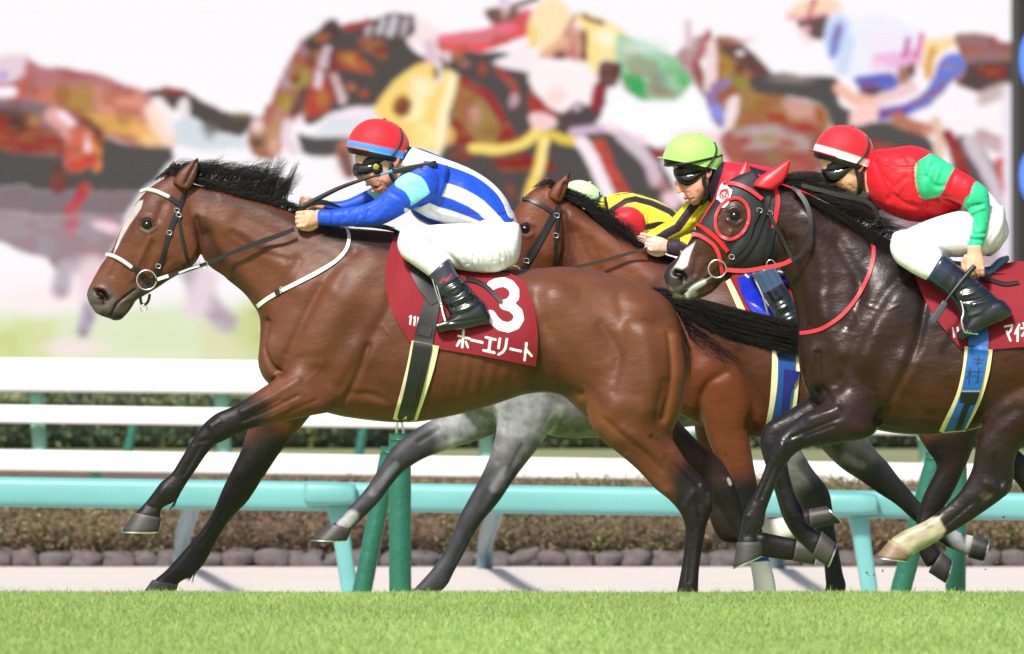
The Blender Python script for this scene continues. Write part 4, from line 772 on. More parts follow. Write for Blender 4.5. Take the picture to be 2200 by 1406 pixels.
A_sc = [
    ([(384, 1068), (378, 1080)], 7, 6, 'N'), ([(352, 1050), (346, 1060)], 9, 3, 'N'), ([(318, 1088), (330, 1092)], 6, -3, 'N'), ([(430, 950), (448, 945)], 6, -3, 'N'), ([(454, 918), (470, 905)], 8, 3, 'N'),
    ([(600, 860), (540, 892)], 4, -4, 'N'), ([(680, 860), (600, 895)], 5, -3, 'N'), ([(500, 1065), (498, 1085)], 8, 4, 'f'), ([(520, 1092), (505, 1100)], 5, -3, 'f'), ([(420, 1222), (405, 1235)], 8, 4, 'f'), ([(390, 1225)], 9, 3, 'f'),
    ([(1526, 1064), (1526, 1085)], 7, 5, 'n'), ([(1500, 1085), (1505, 1110)], 7, -4, 'n'), ([(1490, 1060), (1470, 1090)], 9, 3, 'n'), ([(1516, 1020), (1498, 1000)], 5, -5, 'n'), ([(1560, 1030), (1570, 1050)], 8, 4, 'f'), ([(1640, 1155)], 10, 4, 'f'),
    ([(720, 640), (660, 760)], 55, 20), ([(660, 800), (620, 840)], 34, 4, 'N'), ([(770, 760), (725, 840)], 34, 14), ([(578, 740), (585, 800)], 22, 12),
    ([(1190, 640)], 40, 10), ([(1370, 690), (1400, 820)], 60, 22), ([(1310, 840), (1350, 930)], 44, 12), ([(1000, 760), (1080, 760)], 90, 12),
    ([(422, 470), (432, 520), (424, 560), (404, 576)], 6, -7), ([(410, 500), (418, 540), (404, 562)], 14, 4),
    ([(445, 505), (470, 570), (530, 640)], 14, -9), ([(500, 560), (560, 640)], 18, 4),
    ([(440, 470), (520, 500), (600, 560), (640, 620)], 26, 7), ([(520, 470), (620, 520), (700, 560)], 24, -5),
    ([(760, 540), (700, 600), (650, 690), (610, 790)], 16, -7), ([(800, 560), (745, 660), (690, 760)], 30, 6),
    ([(860, 560), (840, 650), (790, 740), (735, 830)], 16, -8), ([(705, 885), (745, 850), (775, 790), (790, 745)], 9, -9),
    ([(570, 690), (572, 750), (590, 790), (606, 802)], 7, -13), ([(606, 802), (640, 770), (690, 765)], 12, -4),
    ([(790, 800), (830, 845), (900, 860)], 22, -4),
    ([(790, 860), (900, 880)], 10, 3), ([(1150, 640), (1170, 720), (1165, 790), (1150, 840)], 22, -11), ([(1245, 850), (1200, 835), (1150, 838)], 9, -10), ([(1170, 700), (1230, 780), (1250, 840)], 22, -6),
    ([(1200, 620), (1260, 700), (1290, 780)], 26, 5), ([(1330, 640), (1340, 740), (1300, 830)], 14, -4), ([(1435, 720), (1440, 800), (1425, 900)], 9, -8), ([(1380, 700), (1395, 800), (1380, 900)], 20, 4),
    ([(1275, 930), (1330, 870), (1400, 880)], 20, 5), ([(1400, 940), (1450, 990), (1500, 1040)], 6, -6, 'n'), ([(1350, 980), (1430, 1055)], 10, 4, 'n'),
    ([(1486, 1140), (1480, 1250)], 4, -4, 'n'), ([(1500, 1140), (1490, 1250)], 4, 3, 'n'),
    ([(640, 850), (560, 890), (520, 905)], 5, -5, 'N'), ([(640, 820), (570, 860), (520, 885)], 8, 4, 'N'), ([(620, 880), (560, 905)], 5, 3, 'N'),
    ([(452, 912), (468, 935)], 9, 4, 'N'), ([(430, 960), (395, 1020)], 4, -4, 'N'), ([(414, 960), (378, 1020)], 4, 3, 'N'),
    ([(480, 1100), (430, 1170)], 4, -4, 'f'),
    # head
    ([(316, 484)], 15, 6), ([(316, 484)], 8, -9), ([(303, 470), (318, 465), (332, 472)], 4, 5), ([(300, 492), (318, 502), (334, 492)], 3.5, 4), ([(322, 512), (300, 560), (285, 600)], 6, 4), ([(330, 525), (315, 575)], 9, -4),
    ([(340, 470), (350, 440)], 10, -5), ([(285, 470), (262, 540), (240, 590)], 8, -3), ([(360, 560), (330, 590), (300, 610)], 10, -4),
    ([(216, 632)], 15, 5), ([(212, 628), (222, 634), (224, 642)], 6.5, -17), ([(205, 618), (222, 620), (235, 632)], 4, 3), ([(200, 655), (225, 655), (240, 640)], 6, -3),
    ([(238, 678), (250, 655), (272, 636), (290, 622)], 3, -7), ([(245, 672), (262, 650), (285, 640)], 4, 2),
    ([(398, 395), (412, 368), (422, 348)], 4, -7, 'N'),
]
A_sc += [
    ([(985, 690), (993, 760), (979, 840)], 9, -2.2),
    ([(1012, 690), (1020, 760), (1006, 840)], 9, -2.6),
    ([(1040, 690), (1048, 760), (1034, 840)], 9, -2.8),
    ([(1068, 690), (1076, 760), (1062, 840)], 9, -2.8),
    ([(1096, 690), (1104, 760), (1090, 840)], 9, -2.4),
    ([(640, 560), (600, 640), (575, 690)], 14, -5), ([(690, 620), (650, 700), (620, 760)], 12, -5), ([(740, 560), (720, 620)], 20, 4),
    ([(860, 880), (800, 850), (760, 846)], 8, -4), ([(1180, 860), (1120, 868), (1050, 880)], 8, 2), ([(1290, 700), (1330, 760), (1320, 840)], 12, -5), ([(1250, 640), (1340, 660), (1400, 700)], 16, -4), ([(1425, 820), (1410, 900), (1440, 960)], 10, -5),
    ([(1300, 900), (1370, 960), (1420, 1010)], 8, -4, 'n'), ([(1340, 920), (1420, 980)], 12, 5, 'n'), ([(820, 700), (850, 740), (850, 780)], 4, 1.4), ([(700, 740), (690, 790), (660, 820)], 4, 1.4, 'N'), ([(500, 500), (560, 540), (620, 560)], 8, -3),
]
BAY = S(130, 77, 52); BAY_D = S(92, 54, 42); BAY_L = S(150, 92, 62)
A_pt = [
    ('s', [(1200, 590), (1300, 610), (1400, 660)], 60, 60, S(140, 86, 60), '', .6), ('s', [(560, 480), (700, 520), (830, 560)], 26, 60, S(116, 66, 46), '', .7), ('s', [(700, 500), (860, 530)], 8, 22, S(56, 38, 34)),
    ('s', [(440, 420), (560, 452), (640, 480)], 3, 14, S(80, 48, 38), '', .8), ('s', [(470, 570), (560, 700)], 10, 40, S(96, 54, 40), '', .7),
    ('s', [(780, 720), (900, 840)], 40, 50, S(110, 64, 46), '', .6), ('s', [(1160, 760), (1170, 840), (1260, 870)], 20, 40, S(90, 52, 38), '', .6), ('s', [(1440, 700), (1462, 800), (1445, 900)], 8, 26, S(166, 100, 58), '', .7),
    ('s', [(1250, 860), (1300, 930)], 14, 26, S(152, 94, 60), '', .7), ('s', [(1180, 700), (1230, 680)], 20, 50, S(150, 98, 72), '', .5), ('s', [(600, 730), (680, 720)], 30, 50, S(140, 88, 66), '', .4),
    # black points
    ('s', [(500, 900), (472, 912), (440, 950), (385, 1025), (350, 1075), (310, 1105)], 40, 46, BLK, 'n'), ('s', [(510, 905), (560, 880)], 6, 34, BLK, 'n', .8),
    ('s', [(600, 990), (540, 1010), (505, 1075), (460, 1120), (395, 1200), (340, 1255)], 36, 40, BLK, 'f'), ('s', [(575, 930), (540, 1000)], 10, 40, BLK, 'f', .7),
    ('s', [(1512, 1040), (1500, 1110), (1488, 1180), (1478, 1300)], 44, 36, BLK, 'n'), ('s', [(1450, 1010), (1480, 1060)], 8, 22, BLK, 'n', .5),
    ('s', [(1560, 1020), (1580, 1090), (1620, 1165), (1720, 1185)], 40, 40, BLK, 'f'), ('s', [(1480, 960), (1540, 1010)], 20, 40, S(70, 48, 40), 'f', .8),
    ('s', [(1565, 1030), (1569, 1040)], 2, 3, S(190, 180, 175), 'f'), ('s', [(566, 1030), (560, 1040), (556, 1050)], 2, 4, S(190, 180, 175), 'f'),
    # head markings
    ('p', [(345, 400), (420, 390), (430, 340), (400, 350), (360, 380)], 10, S(120, 70, 50)), ('s', [(420, 345), (427, 337)], 2, 8, S(50, 36, 34)), ('s', [(402, 392), (416, 362)], 4, 6, S(86, 52, 38), '', .7),
    ('p', [(299, 432), (286, 447), (270, 470), (258, 500), (249, 528), (244, 545), (252, 532), (264, 508), (278, 484), (294, 462), (304, 446), (308, 430)], 2.5, S(246, 242, 240)),
    ('s', [(258, 500), (330, 430)], 12, 30, S(104, 60, 44), '', .5), ('s', [(375, 530), (330, 560)], 26, 40, S(138, 84, 58), '', .5), ('s', [(316, 484)], 12, 10, S(60, 40, 34)), ('s', [(300, 498), (330, 500)], 4, 7, S(140, 100, 76), '', .7),
    ('s', [(200, 640), (228, 642), (236, 668), (218, 680)], 12, 24, S(120, 108, 104), '', .9), ('s', [(205, 600), (250, 600)], 10, 20, S(146, 92, 66), '', .6), ('s', [(262, 672), (290, 638), (300, 625)], 12, 14, S(118, 104, 98), '', .8), ('s', [(222, 678), (256, 684)], 5, 10, S(74, 66, 66)),
    ('s', [(204, 622), (222, 625), (232, 640), (222, 650)], 2.5, 4, S(46, 38, 40)), ('e', (217, 634, 12, 10, 30), 5, S(44, 22, 26)), ('s', [(238, 678), (250, 655), (272, 636), (290, 622)], 1.5, 2.5, S(58, 44, 44)),
    ('s', [(430, 480), (446, 520), (470, 555)], 8, 20, S(78, 46, 36), '', .8), ('s', [(270, 690), (352, 600)], 2, 10, S(96, 58, 44), '', .6),
]
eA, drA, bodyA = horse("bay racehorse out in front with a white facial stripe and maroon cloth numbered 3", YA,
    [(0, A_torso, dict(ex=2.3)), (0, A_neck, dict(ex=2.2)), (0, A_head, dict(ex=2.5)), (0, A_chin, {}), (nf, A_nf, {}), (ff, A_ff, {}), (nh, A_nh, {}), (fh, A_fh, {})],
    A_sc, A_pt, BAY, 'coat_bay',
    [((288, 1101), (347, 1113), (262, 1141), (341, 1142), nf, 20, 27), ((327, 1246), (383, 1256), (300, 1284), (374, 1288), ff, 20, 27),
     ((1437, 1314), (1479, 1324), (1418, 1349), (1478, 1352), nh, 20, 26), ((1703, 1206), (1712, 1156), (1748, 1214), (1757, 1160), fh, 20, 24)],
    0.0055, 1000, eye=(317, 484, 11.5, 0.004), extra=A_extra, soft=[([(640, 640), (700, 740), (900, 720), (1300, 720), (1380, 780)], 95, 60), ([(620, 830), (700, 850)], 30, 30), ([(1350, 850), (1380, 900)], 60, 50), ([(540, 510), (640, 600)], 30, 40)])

# ---------------------------------------------------------------- D: the dark hooded one (nearest)
YD = -0.75
D_torso = [(1668, 392, 1675, 575, 30), (1722, 414, 1696, 618, 36), (1790, 452, 1712, 680, 46), (1856, 490, 1714, 745, 60), (1925, 525, 1722, 810, 78), (1990, 552, 1752, 868, 92), (2050, 568, 1850, 915, 108), (2110, 575, 1950, 934, 118), (2180, 572, 2060, 930, 126),
           (2260, 562, 2160, 902, 130), (2340, 558, 2250, 880, 130), (2410, 562, 2330, 880, 126), (2480, 575, 2420, 920, 118), (2550, 605, 2500, 940, 108), (2600, 650, 2570, 930, 86), (2630, 710, 2615, 880, 54)]
D_neck = [(1612, 380, 1650, 500, 20), (1640, 382, 1668, 560, 27), (1668, 392, 1680, 585, 30), (1722, 414, 1696, 618, 36), (1790, 452, 1712, 680, 46)]
D_head = [(1618, 368, 1668, 470, 21), (1588, 378, 1672, 520, 34), (1562, 394, 1672, 556, 42), (1542, 420, 1655, 572, 45), (1524, 448, 1628, 583, 44), (1506, 470, 1598, 588, 39), (1489, 502, 1572, 594, 32), (1472, 532, 1556, 604, 28), (1452, 556, 1541, 612, 27), (1434, 573, 1526, 618, 28), (1425, 590, 1516, 625, 27), (1429, 606, 1504, 632, 23), (1433, 620, 1488, 636, 18)]
D_chin = [(1510, 600, 1548, 612, 14), (1476, 618, 1528, 630, 17), (1446, 632, 1504, 642, 16), (1444, 640, 1484, 646, 10)]
D_nf = [(1820, 770, 1935, 850, 46, .09), (1790, 826, 1900, 900, 46, .05), (1764, 866, 1870, 938, 46, .01), (1727, 888, 1800, 954, 35), (1692, 916, 1738, 961, 25), (1663, 942, 1708, 976, 23), (1652, 970, 1691, 996, 21), (1643, 1006, 1675, 1020, 16), (1624, 1052, 1659, 1062, 15), (1603, 1088, 1646, 1098, 18), (1594, 1120, 1641, 1126, 19), (1590, 1145, 1626, 1150, 16), (1584, 1168, 1634, 1166, 19)]
D_ff = [(1770, 830, 1840, 920, 42), (1690, 885, 1760, 945, 32), (1646, 912, 1698, 960, 25), (1633, 950, 1688, 976, 23), (1642, 992, 1692, 994, 20), (1657, 1032, 1697, 1022, 16), (1670, 1076, 1710, 1064, 15), (1682, 1114, 1727, 1096, 18), (1703, 1150, 1730, 1120, 17), (1728, 1176, 1750, 1136, 17), (1744, 1193, 1764, 1144, 19)]
D_nh = [(2240, 700, 2440, 740, 54), (2190, 800, 2400, 850, 56), (2125, 880, 2270, 920, 46), (2099, 950, 2190, 966, 34), (2089, 1005, 2178, 1028, 26), (2070, 1045, 2166, 1060, 23), (2048, 1072, 2108, 1104, 18), (2018, 1098, 2062, 1134, 16), (1990, 1118, 2022, 1158, 18), (1965, 1130, 1990, 1178, 18), (1938, 1142, 1972, 1186, 17), (1914, 1158, 1960, 1193, 20)]
D_fh = [(2300, 780, 2440, 800, 50), (2260, 900, 2360, 920, 40), (2230, 970, 2310, 990, 28), (2222, 1040, 2290, 1060, 23), (2230, 1110, 2270, 1115, 16), (2240, 1180, 2276, 1180, 17), (2236, 1210, 2270, 1216, 16)]
nfD, ffD, nhD, fhD = -0.15, 0.13, -0.15, 0.15
def D_extra(b, Y):
    ell(b, P(1625, 535, Y), (.07, .078, .09), rot=.5)
D_sc = [
    ([(1640, 1128), (1636, 1136)], 7, 5, 'N'), ([(1604, 1110)], 9, 3, 'N'), ([(1606, 1150)], 7, -3, 'N'), ([(1682, 960), (1672, 975)], 9, 4, 'N'), ([(1690, 985), (1676, 992)], 5, -3, 'N'), ([(1790, 915), (1730, 938)], 4, -4, 'N'),
    ([(1720, 1108), (1730, 1120)], 8, 4, 'f'), ([(1665, 960), (1662, 985)], 9, 4, 'f'), ([(2160, 1045), (2158, 1060)], 8, 5, 'n'), ([(2130, 1060), (2110, 1075)], 7, -4, 'n'), ([(2006, 1150)], 10, 4, 'n'), ([(1960, 1160)], 7, -3, 'n'),
    ([(1920, 650), (1860, 760)], 55, 20), ([(1840, 830), (1800, 860)], 34, 4, 'N'), ([(1945, 780), (1910, 850)], 34, 14), ([(1745, 760), (1752, 820)], 22, 12), ([(2120, 790), (2220, 780)], 90, 10),
    ([(1680, 500), (1690, 560), (1672, 585)], 7, -7), ([(1700, 520), (1715, 620), (1730, 700)], 14, -9), ([(1740, 470), (1770, 580), (1770, 680)], 22, 7), ([(1800, 520), (1850, 620), (1820, 700)], 16, -6),
    ([(1960, 560), (1900, 640), (1850, 730), (1800, 830)], 16, -7), ([(1990, 640), (1970, 740), (1930, 830), (1890, 900)], 12, -10), ([(1880, 700), (1860, 780)], 26, 6), ([(1758, 760), (1762, 820), (1785, 860)], 8, -10),
    ([(1850, 590), (1840, 640)], 24, -5), ([(1760, 640), (1800, 760)], 22, 6), ([(1810, 800), (1860, 850)], 16, 4),
    ([(1905, 760), (1910, 800), (1900, 840)], 3, 1.6, 'N'), ([(1912, 790), (1922, 815)], 2.5, 1.3, 'N'), ([(1845, 735), (1900, 720), (1920, 740)], 3, 1.3, 'N'), ([(1790, 690), (1830, 720), (1880, 712)], 3, 1.3, 'N'), ([(1850, 650), (1900, 670), (1930, 660)], 3.5, 1.6, 'N'), ([(1880, 740), (1895, 760), (1890, 780)], 2.5, 1.1, 'N'), ([(1830, 660), (1845, 690)], 2.5, 1.1, 'N'),
    ([(1950, 850), (2000, 900)], 14, -5), ([(2050, 800), (2060, 900)], 30, 3),
    ([(1800, 900), (1740, 925), (1700, 940)], 5, -5, 'N'), ([(1800, 880), (1740, 900)], 9, 4, 'N'), ([(1680, 955), (1685, 975)], 10, 4, 'N'), ([(1664, 1000), (1635, 1070)], 4, -4, 'N'), ([(1650, 1000), (1625, 1070)], 4, 3, 'N'),
    ([(2140, 980), (2150, 1040)], 8, -5, 'N'), ([(2120, 1040), (2150, 1050)], 10, 4, 'N'), ([(2090, 1080), (2030, 1130)], 4, -4, 'N'), ([(2180, 880), (2120, 920)], 14, -6),
    ([(1578, 465)], 15, 6), ([(1578, 465)], 8, -9), ([(1564, 452), (1580, 446), (1594, 454)], 4, 5), ([(1562, 474), (1580, 484), (1596, 474)], 3.5, 4), ([(1570, 500), (1545, 545)], 6, 4), ([(1585, 510), (1560, 560)], 9, -4),
    ([(1460, 590)], 16, 6), ([(1452, 586), (1464, 590), (1468, 597)], 7.5, -18), ([(1446, 575), (1464, 574), (1480, 588)], 4, 4), ([(1434, 612), (1450, 618), (1475, 606)], 5, -3),
    ([(1464, 634), (1490, 612), (1515, 600), (1530, 592)], 3.5, -8), ([(1462, 622), (1480, 605)], 5, 3), ([(1530, 560), (1510, 590)], 8, -3), ([(1500, 550), (1490, 590)], 6, -3),
]
DK = S(56, 33, 27)
D_pt = [
    ('s', [(1720, 450), (1850, 560), (1900, 700)], 40, 60, S(62, 40, 32), '', .7), ('s', [(1880, 560), (1990, 650)], 30, 50, S(48, 38, 36), '', .8), ('s', [(1800, 760), (1900, 760)], 40, 60, S(70, 44, 34), '', .6), ('s', [(1960, 860), (2080, 860), (2180, 800)], 40, 50, S(96, 54, 36), '', .7), ('s', [(2000, 780), (2100, 740)], 30, 40, S(80, 48, 36), '', .7),
    ('s', [(1760, 900), (1700, 925), (1670, 960), (1640, 1040), (1615, 1110), (1605, 1165)], 44, 36, S(44, 40, 44), 'n'), ('s', [(1830, 900), (1780, 890)], 20, 40, S(66, 44, 42), 'n', .7),
    ('s', [(1720, 915), (1660, 950), (1680, 1040), (1720, 1130), (1760, 1180)], 44, 30, S(42, 38, 42), 'f'),
    ('s', [(2140, 1000), (2130, 1050), (2050, 1100), (2000, 1140)], 40, 36, S(48, 40, 40), 'n'), ('s', [(2150, 900), (2150, 960)], 20, 40, S(60, 40, 36), 'n', .8), ('s', [(2260, 1000), (2250, 1200)], 40, 30, S(42, 38, 42), 'f'),
    ('p', [(2032, 1140), (2016, 1110), (1990, 1112), (1950, 1125), (1900, 1150), (1890, 1200), (1960, 1205), (2010, 1180), (2012, 1165), (2024, 1155)], 7, S(186, 176, 150), 'n'), ('e', (1985, 1172, 26, 9, -20), 8, S(140, 150, 96), 'n', .7), ('e', (1935, 1150, 16, 6, -20), 8, S(160, 130, 100), 'n', .5), ('e', (1995, 1130, 10, 6), 6, S(150, 120, 95), 'n', .6), ('e', (2118, 1066, 12, 8), 8, S(110, 100, 76), 'n', .7),
    # head
    ('s', [(1540, 520), (1500, 570)], 30, 36, S(100, 60, 46), '', .9), ('s', [(1580, 460), (1590, 500)], 24, 20, S(96, 60, 46), '', .8), ('s', [(1578, 465)], 12, 8, S(48, 34, 32)), ('s', [(1490, 500), (1460, 550)], 8, 20, S(80, 50, 42)),
    ('p', [(1494, 520), (1484, 544), (1476, 572), (1462, 582), (1446, 592), (1438, 604), (1434, 598), (1436, 588), (1450, 572), (1458, 560), (1466, 540)], 4, S(226, 220, 220)),
    ('s', [(1446, 600), (1470, 606), (1440, 622)], 14, 16, S(96, 84, 84)), ('s', [(1428, 600), (1430, 585)], 7, 8, S(60, 52, 54)), ('s', [(1452, 580), (1466, 584), (1476, 596), (1464, 606)], 2, 4, S(44, 38, 42)), ('e', (1460, 592, 13, 11, 30), 5, S(40, 22, 26)),
    ('s', [(1448, 634), (1490, 640), (1520, 614)], 8, 12, S(104, 88, 84), '', .9), ('s', [(1478, 628), (1494, 616), (1510, 606)], 5, 5, S(190, 190, 186)), ('s', [(1480, 636), (1492, 632)], 4, 5, S(206, 206, 200)), ('s', [(1440, 622), (1446, 630), (1462, 636)], 2, 3, S(140, 134, 110), '', .8), ('s', [(1464, 634), (1476, 624)], 1.5, 2, S(50, 40, 40)),
    ('s', [(1490, 640), (1560, 600)], 6, 10, S(88, 54, 44), '', .8),
]
eD, drD, bodyD = horse("dark brown racehorse wearing a black hood with red trim and red ear covers", YD,
    [(0, D_torso, dict(ex=2.3)), (0, D_neck, dict(ex=2.2)), (0, D_head, dict(ex=2.5)), (0, D_chin, {}), (nfD, D_nf, {}), (ffD, D_ff, {}), (nhD, D_nh, {}), (fhD, D_fh, {})],
    D_sc, D_pt, DK, 'coat_dark',
    [((1583, 1165), (1636, 1165), (1575, 1219), (1636, 1193), nfD, 20, 25), ((1744, 1196), (1766, 1141), (1777, 1217), (1796, 1168), ffD, 20, 24),
     ((1911, 1160), (1961, 1192), (1882, 1196), (1949, 1205), nhD, 20, 27, S(170, 142, 108)), ((2232, 1212), (2272, 1220), (2212, 1248), (2270, 1250), fhD)],
    0.0055, 2050, eye=(1579, 465, 11.5, 0.004), extra=D_extra, soft=[([(1790, 640), (1880, 740), (2050, 740), (2500, 740)], 95, 60), ([(1800, 840), (1870, 860)], 30, 30), ([(2250, 800), (2180, 880)], 60, 50), ([(1720, 520), (1790, 600)], 30, 40)])

# ---------------------------------------------------------------- C: the second bay, behind
YC_ = 1.1
C_torso = [(1200, 412, 1205, 575, 28), (1250, 446, 1225, 620, 33), (1310, 480, 1270, 680, 42), (1370, 518, 1330, 760, 56), (1430, 548, 1400, 840, 74), (1500, 566, 1460, 890, 90), (1570, 582, 1530, 925, 106), (1640, 600, 1610, 940, 118),
           (1740, 616, 1715, 936, 124), (1850, 622, 1835, 925, 126), (1950, 618, 1940, 910, 122), (2050, 622, 2040, 925, 116), (2130, 650, 2120, 930, 100), (2190, 700, 2180, 880, 60)]
C_head = [(1175, 395, 1222, 450, 20), (1150, 405, 1226, 505, 32), (1130, 420, 1222, 550, 42), (1112, 442, 1205, 576, 45), (1096, 470, 1186, 590, 44), (1080, 500, 1160, 604, 38), (1062, 540, 1134, 620, 30), (1040, 580, 1108, 640, 27), (1024, 612, 1086, 656, 26), (1020, 640, 1062, 672, 20)]
C_neck = [(1168, 400, 1210, 500, 22), (1192, 406, 1216, 560, 28), (1245, 444, 1230, 620, 33)]
C_nf = [(1530, 780, 1660, 800, 46), (1512, 860, 1630, 862, 44), (1512, 918, 1609, 918, 38), (1535, 980, 1616, 980, 30), (1560, 1040, 1627, 1040, 25), (1577, 1095, 1634, 1095, 24), (1590, 1125, 1636, 1125, 20), (1606, 1170, 1643, 1168, 17), (1617, 1210, 1652, 1208, 18), (1622, 1250, 1662, 1250, 19), (1624, 1272, 1664, 1276, 18), (1618, 1284, 1655, 1292, 18)]
C_ff = [(1500, 800, 1600, 820, 40), (1490, 900, 1580, 910, 38), (1508, 1000, 1580, 1000, 28), (1522, 1070, 1586, 1062, 25), (1526, 1120, 1590, 1105, 24), (1550, 1162, 1600, 1110, 22), (1590, 1168, 1612, 1118, 18), (1640, 1166, 1648, 1122, 16), (1690, 1158, 1690, 1116, 16), (1722, 1148, 1722, 1098, 18), (1742, 1140, 1740, 1094, 16)]
C_nh = [(1960, 860, 2140, 850, 54), (1965, 920, 2110, 920, 46), (1990, 965, 2090, 965, 36), (2012, 1002, 2074, 1004, 27), (1996, 1040, 2048, 1060, 22), (1980, 1075, 2028, 1092, 18), (1971, 1112, 2008, 1126, 16), (1966, 1150, 2006, 1150, 18), (1974, 1188, 2012, 1170, 17), (1990, 1218, 2022, 1186, 19)]
C_fh = [(2000, 800, 2130, 820, 50), (2060, 900, 2140, 900, 36), (2110, 960, 2170, 950, 26), (2160, 1010, 2210, 990, 22), (2200, 1060, 2230, 1045, 16), (2230, 1120, 2262, 1110, 16), (2250, 1150, 2285, 1140, 16)]
def C_extra(b, Y):
    ear(b, Y, (1178, 420), (1203, 438), (1226, 369), -0.055, w=11); ear(b, Y, (1160, 408), (1186, 408), (1176, 378), 0.06, w=11)
    ell(b, P(1175, 545, Y), (.07, .075, .09), rot=.5)
C_sc = [([(1560, 700), (1520, 800)], 55, 18), ([(1500, 800), (1510, 860)], 36, 12), ([(1212, 460), (1216, 530), (1205, 570)], 7, -8), ([(1236, 500), (1270, 570), (1330, 640)], 14, -8), ([(1230, 470), (1320, 530), (1400, 600)], 24, 7), ([(1270, 520), (1290, 580)], 10, -5),
    ([(1130, 493)], 15, 6), ([(1130, 493)], 8, -9), ([(1116, 482), (1132, 476), (1146, 484)], 4, 5), ([(1116, 502), (1132, 511), (1146, 502)], 3.5, 4), ([(1150, 520), (1130, 575)], 9, -4), ([(1175, 545)], 18, 4),
    ([(1204, 425), (1214, 396)], 4, -7, 'N'), ([(1590, 760), (1620, 860), (1612, 920)], 12, -8), ([(1500, 900), (1520, 830), (1560, 800)], 10, -6), ([(1560, 980), (1580, 1040)], 5, -4, 'n')]
CB = S(140, 76, 48)
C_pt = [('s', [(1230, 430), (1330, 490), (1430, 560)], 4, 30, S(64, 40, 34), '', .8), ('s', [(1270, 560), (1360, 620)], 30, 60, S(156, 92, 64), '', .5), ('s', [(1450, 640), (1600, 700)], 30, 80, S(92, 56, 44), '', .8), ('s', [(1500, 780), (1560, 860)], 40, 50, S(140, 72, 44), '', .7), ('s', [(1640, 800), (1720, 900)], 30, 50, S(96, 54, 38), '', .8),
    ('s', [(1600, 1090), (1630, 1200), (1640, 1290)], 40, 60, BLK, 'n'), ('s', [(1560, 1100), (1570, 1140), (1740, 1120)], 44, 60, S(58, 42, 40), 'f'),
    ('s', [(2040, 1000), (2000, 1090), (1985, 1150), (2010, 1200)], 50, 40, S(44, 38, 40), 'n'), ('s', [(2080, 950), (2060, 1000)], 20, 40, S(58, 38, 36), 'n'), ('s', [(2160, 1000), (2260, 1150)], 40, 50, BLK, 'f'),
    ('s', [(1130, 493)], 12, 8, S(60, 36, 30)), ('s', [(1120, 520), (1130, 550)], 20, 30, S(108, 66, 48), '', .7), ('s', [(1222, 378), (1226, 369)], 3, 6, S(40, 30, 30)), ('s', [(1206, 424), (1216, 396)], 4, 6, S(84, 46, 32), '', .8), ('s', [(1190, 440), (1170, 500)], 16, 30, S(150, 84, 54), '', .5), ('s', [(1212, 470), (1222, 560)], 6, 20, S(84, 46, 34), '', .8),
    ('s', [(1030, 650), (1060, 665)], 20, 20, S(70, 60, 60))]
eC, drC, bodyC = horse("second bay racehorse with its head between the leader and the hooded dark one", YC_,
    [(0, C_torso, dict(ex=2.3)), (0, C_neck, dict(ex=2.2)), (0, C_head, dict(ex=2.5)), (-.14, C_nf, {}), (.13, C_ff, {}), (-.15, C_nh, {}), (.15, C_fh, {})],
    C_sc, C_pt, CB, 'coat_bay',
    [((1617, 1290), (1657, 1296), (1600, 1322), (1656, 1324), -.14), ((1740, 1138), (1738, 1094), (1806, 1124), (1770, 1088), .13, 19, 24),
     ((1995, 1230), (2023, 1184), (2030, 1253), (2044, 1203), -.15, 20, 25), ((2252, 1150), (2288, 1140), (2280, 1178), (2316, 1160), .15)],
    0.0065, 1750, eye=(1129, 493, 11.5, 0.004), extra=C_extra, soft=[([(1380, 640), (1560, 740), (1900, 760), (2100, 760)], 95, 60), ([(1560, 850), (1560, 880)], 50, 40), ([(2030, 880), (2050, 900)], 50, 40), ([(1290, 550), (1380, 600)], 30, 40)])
# bandages
def wrap(parent, secs, Y, yc, blue=None):
    b = Bag(); loft(b, secs, Y, yc, cap=0.08, nseg=40); v = np.vstack(b.v); c = np.ones((len(v), 3)) * np.array(_S0(225, 222, 214)); q = toP(v)
    ph = np.arange(len(v)) // 28; v[:, 0] += 0.0012 * np.sin(ph * 1.9); 
    if blue: paint(q, c, [blue])
    mesh_obj("leg_bandage", v, b.f, M['cloth'], parent, True, c)
wrap(eC, [(1603, 1196, 1650, 1196, 24), (1612, 1215, 1656, 1213, 22), (1618, 1250, 1665, 1250, 23), (1620, 1275, 1668, 1278, 22)], YC_, -.14, ('s', [(1600, 1204), (1660, 1200)], 4, 2, S(40, 90, 200)))
wrap(eC, [(1622, 1170, 1626, 1116, 22), (1650, 1172, 1655, 1116, 21), (1690, 1162, 1692, 1110, 21), (1706, 1158, 1708, 1104, 21)], YC_, .13)

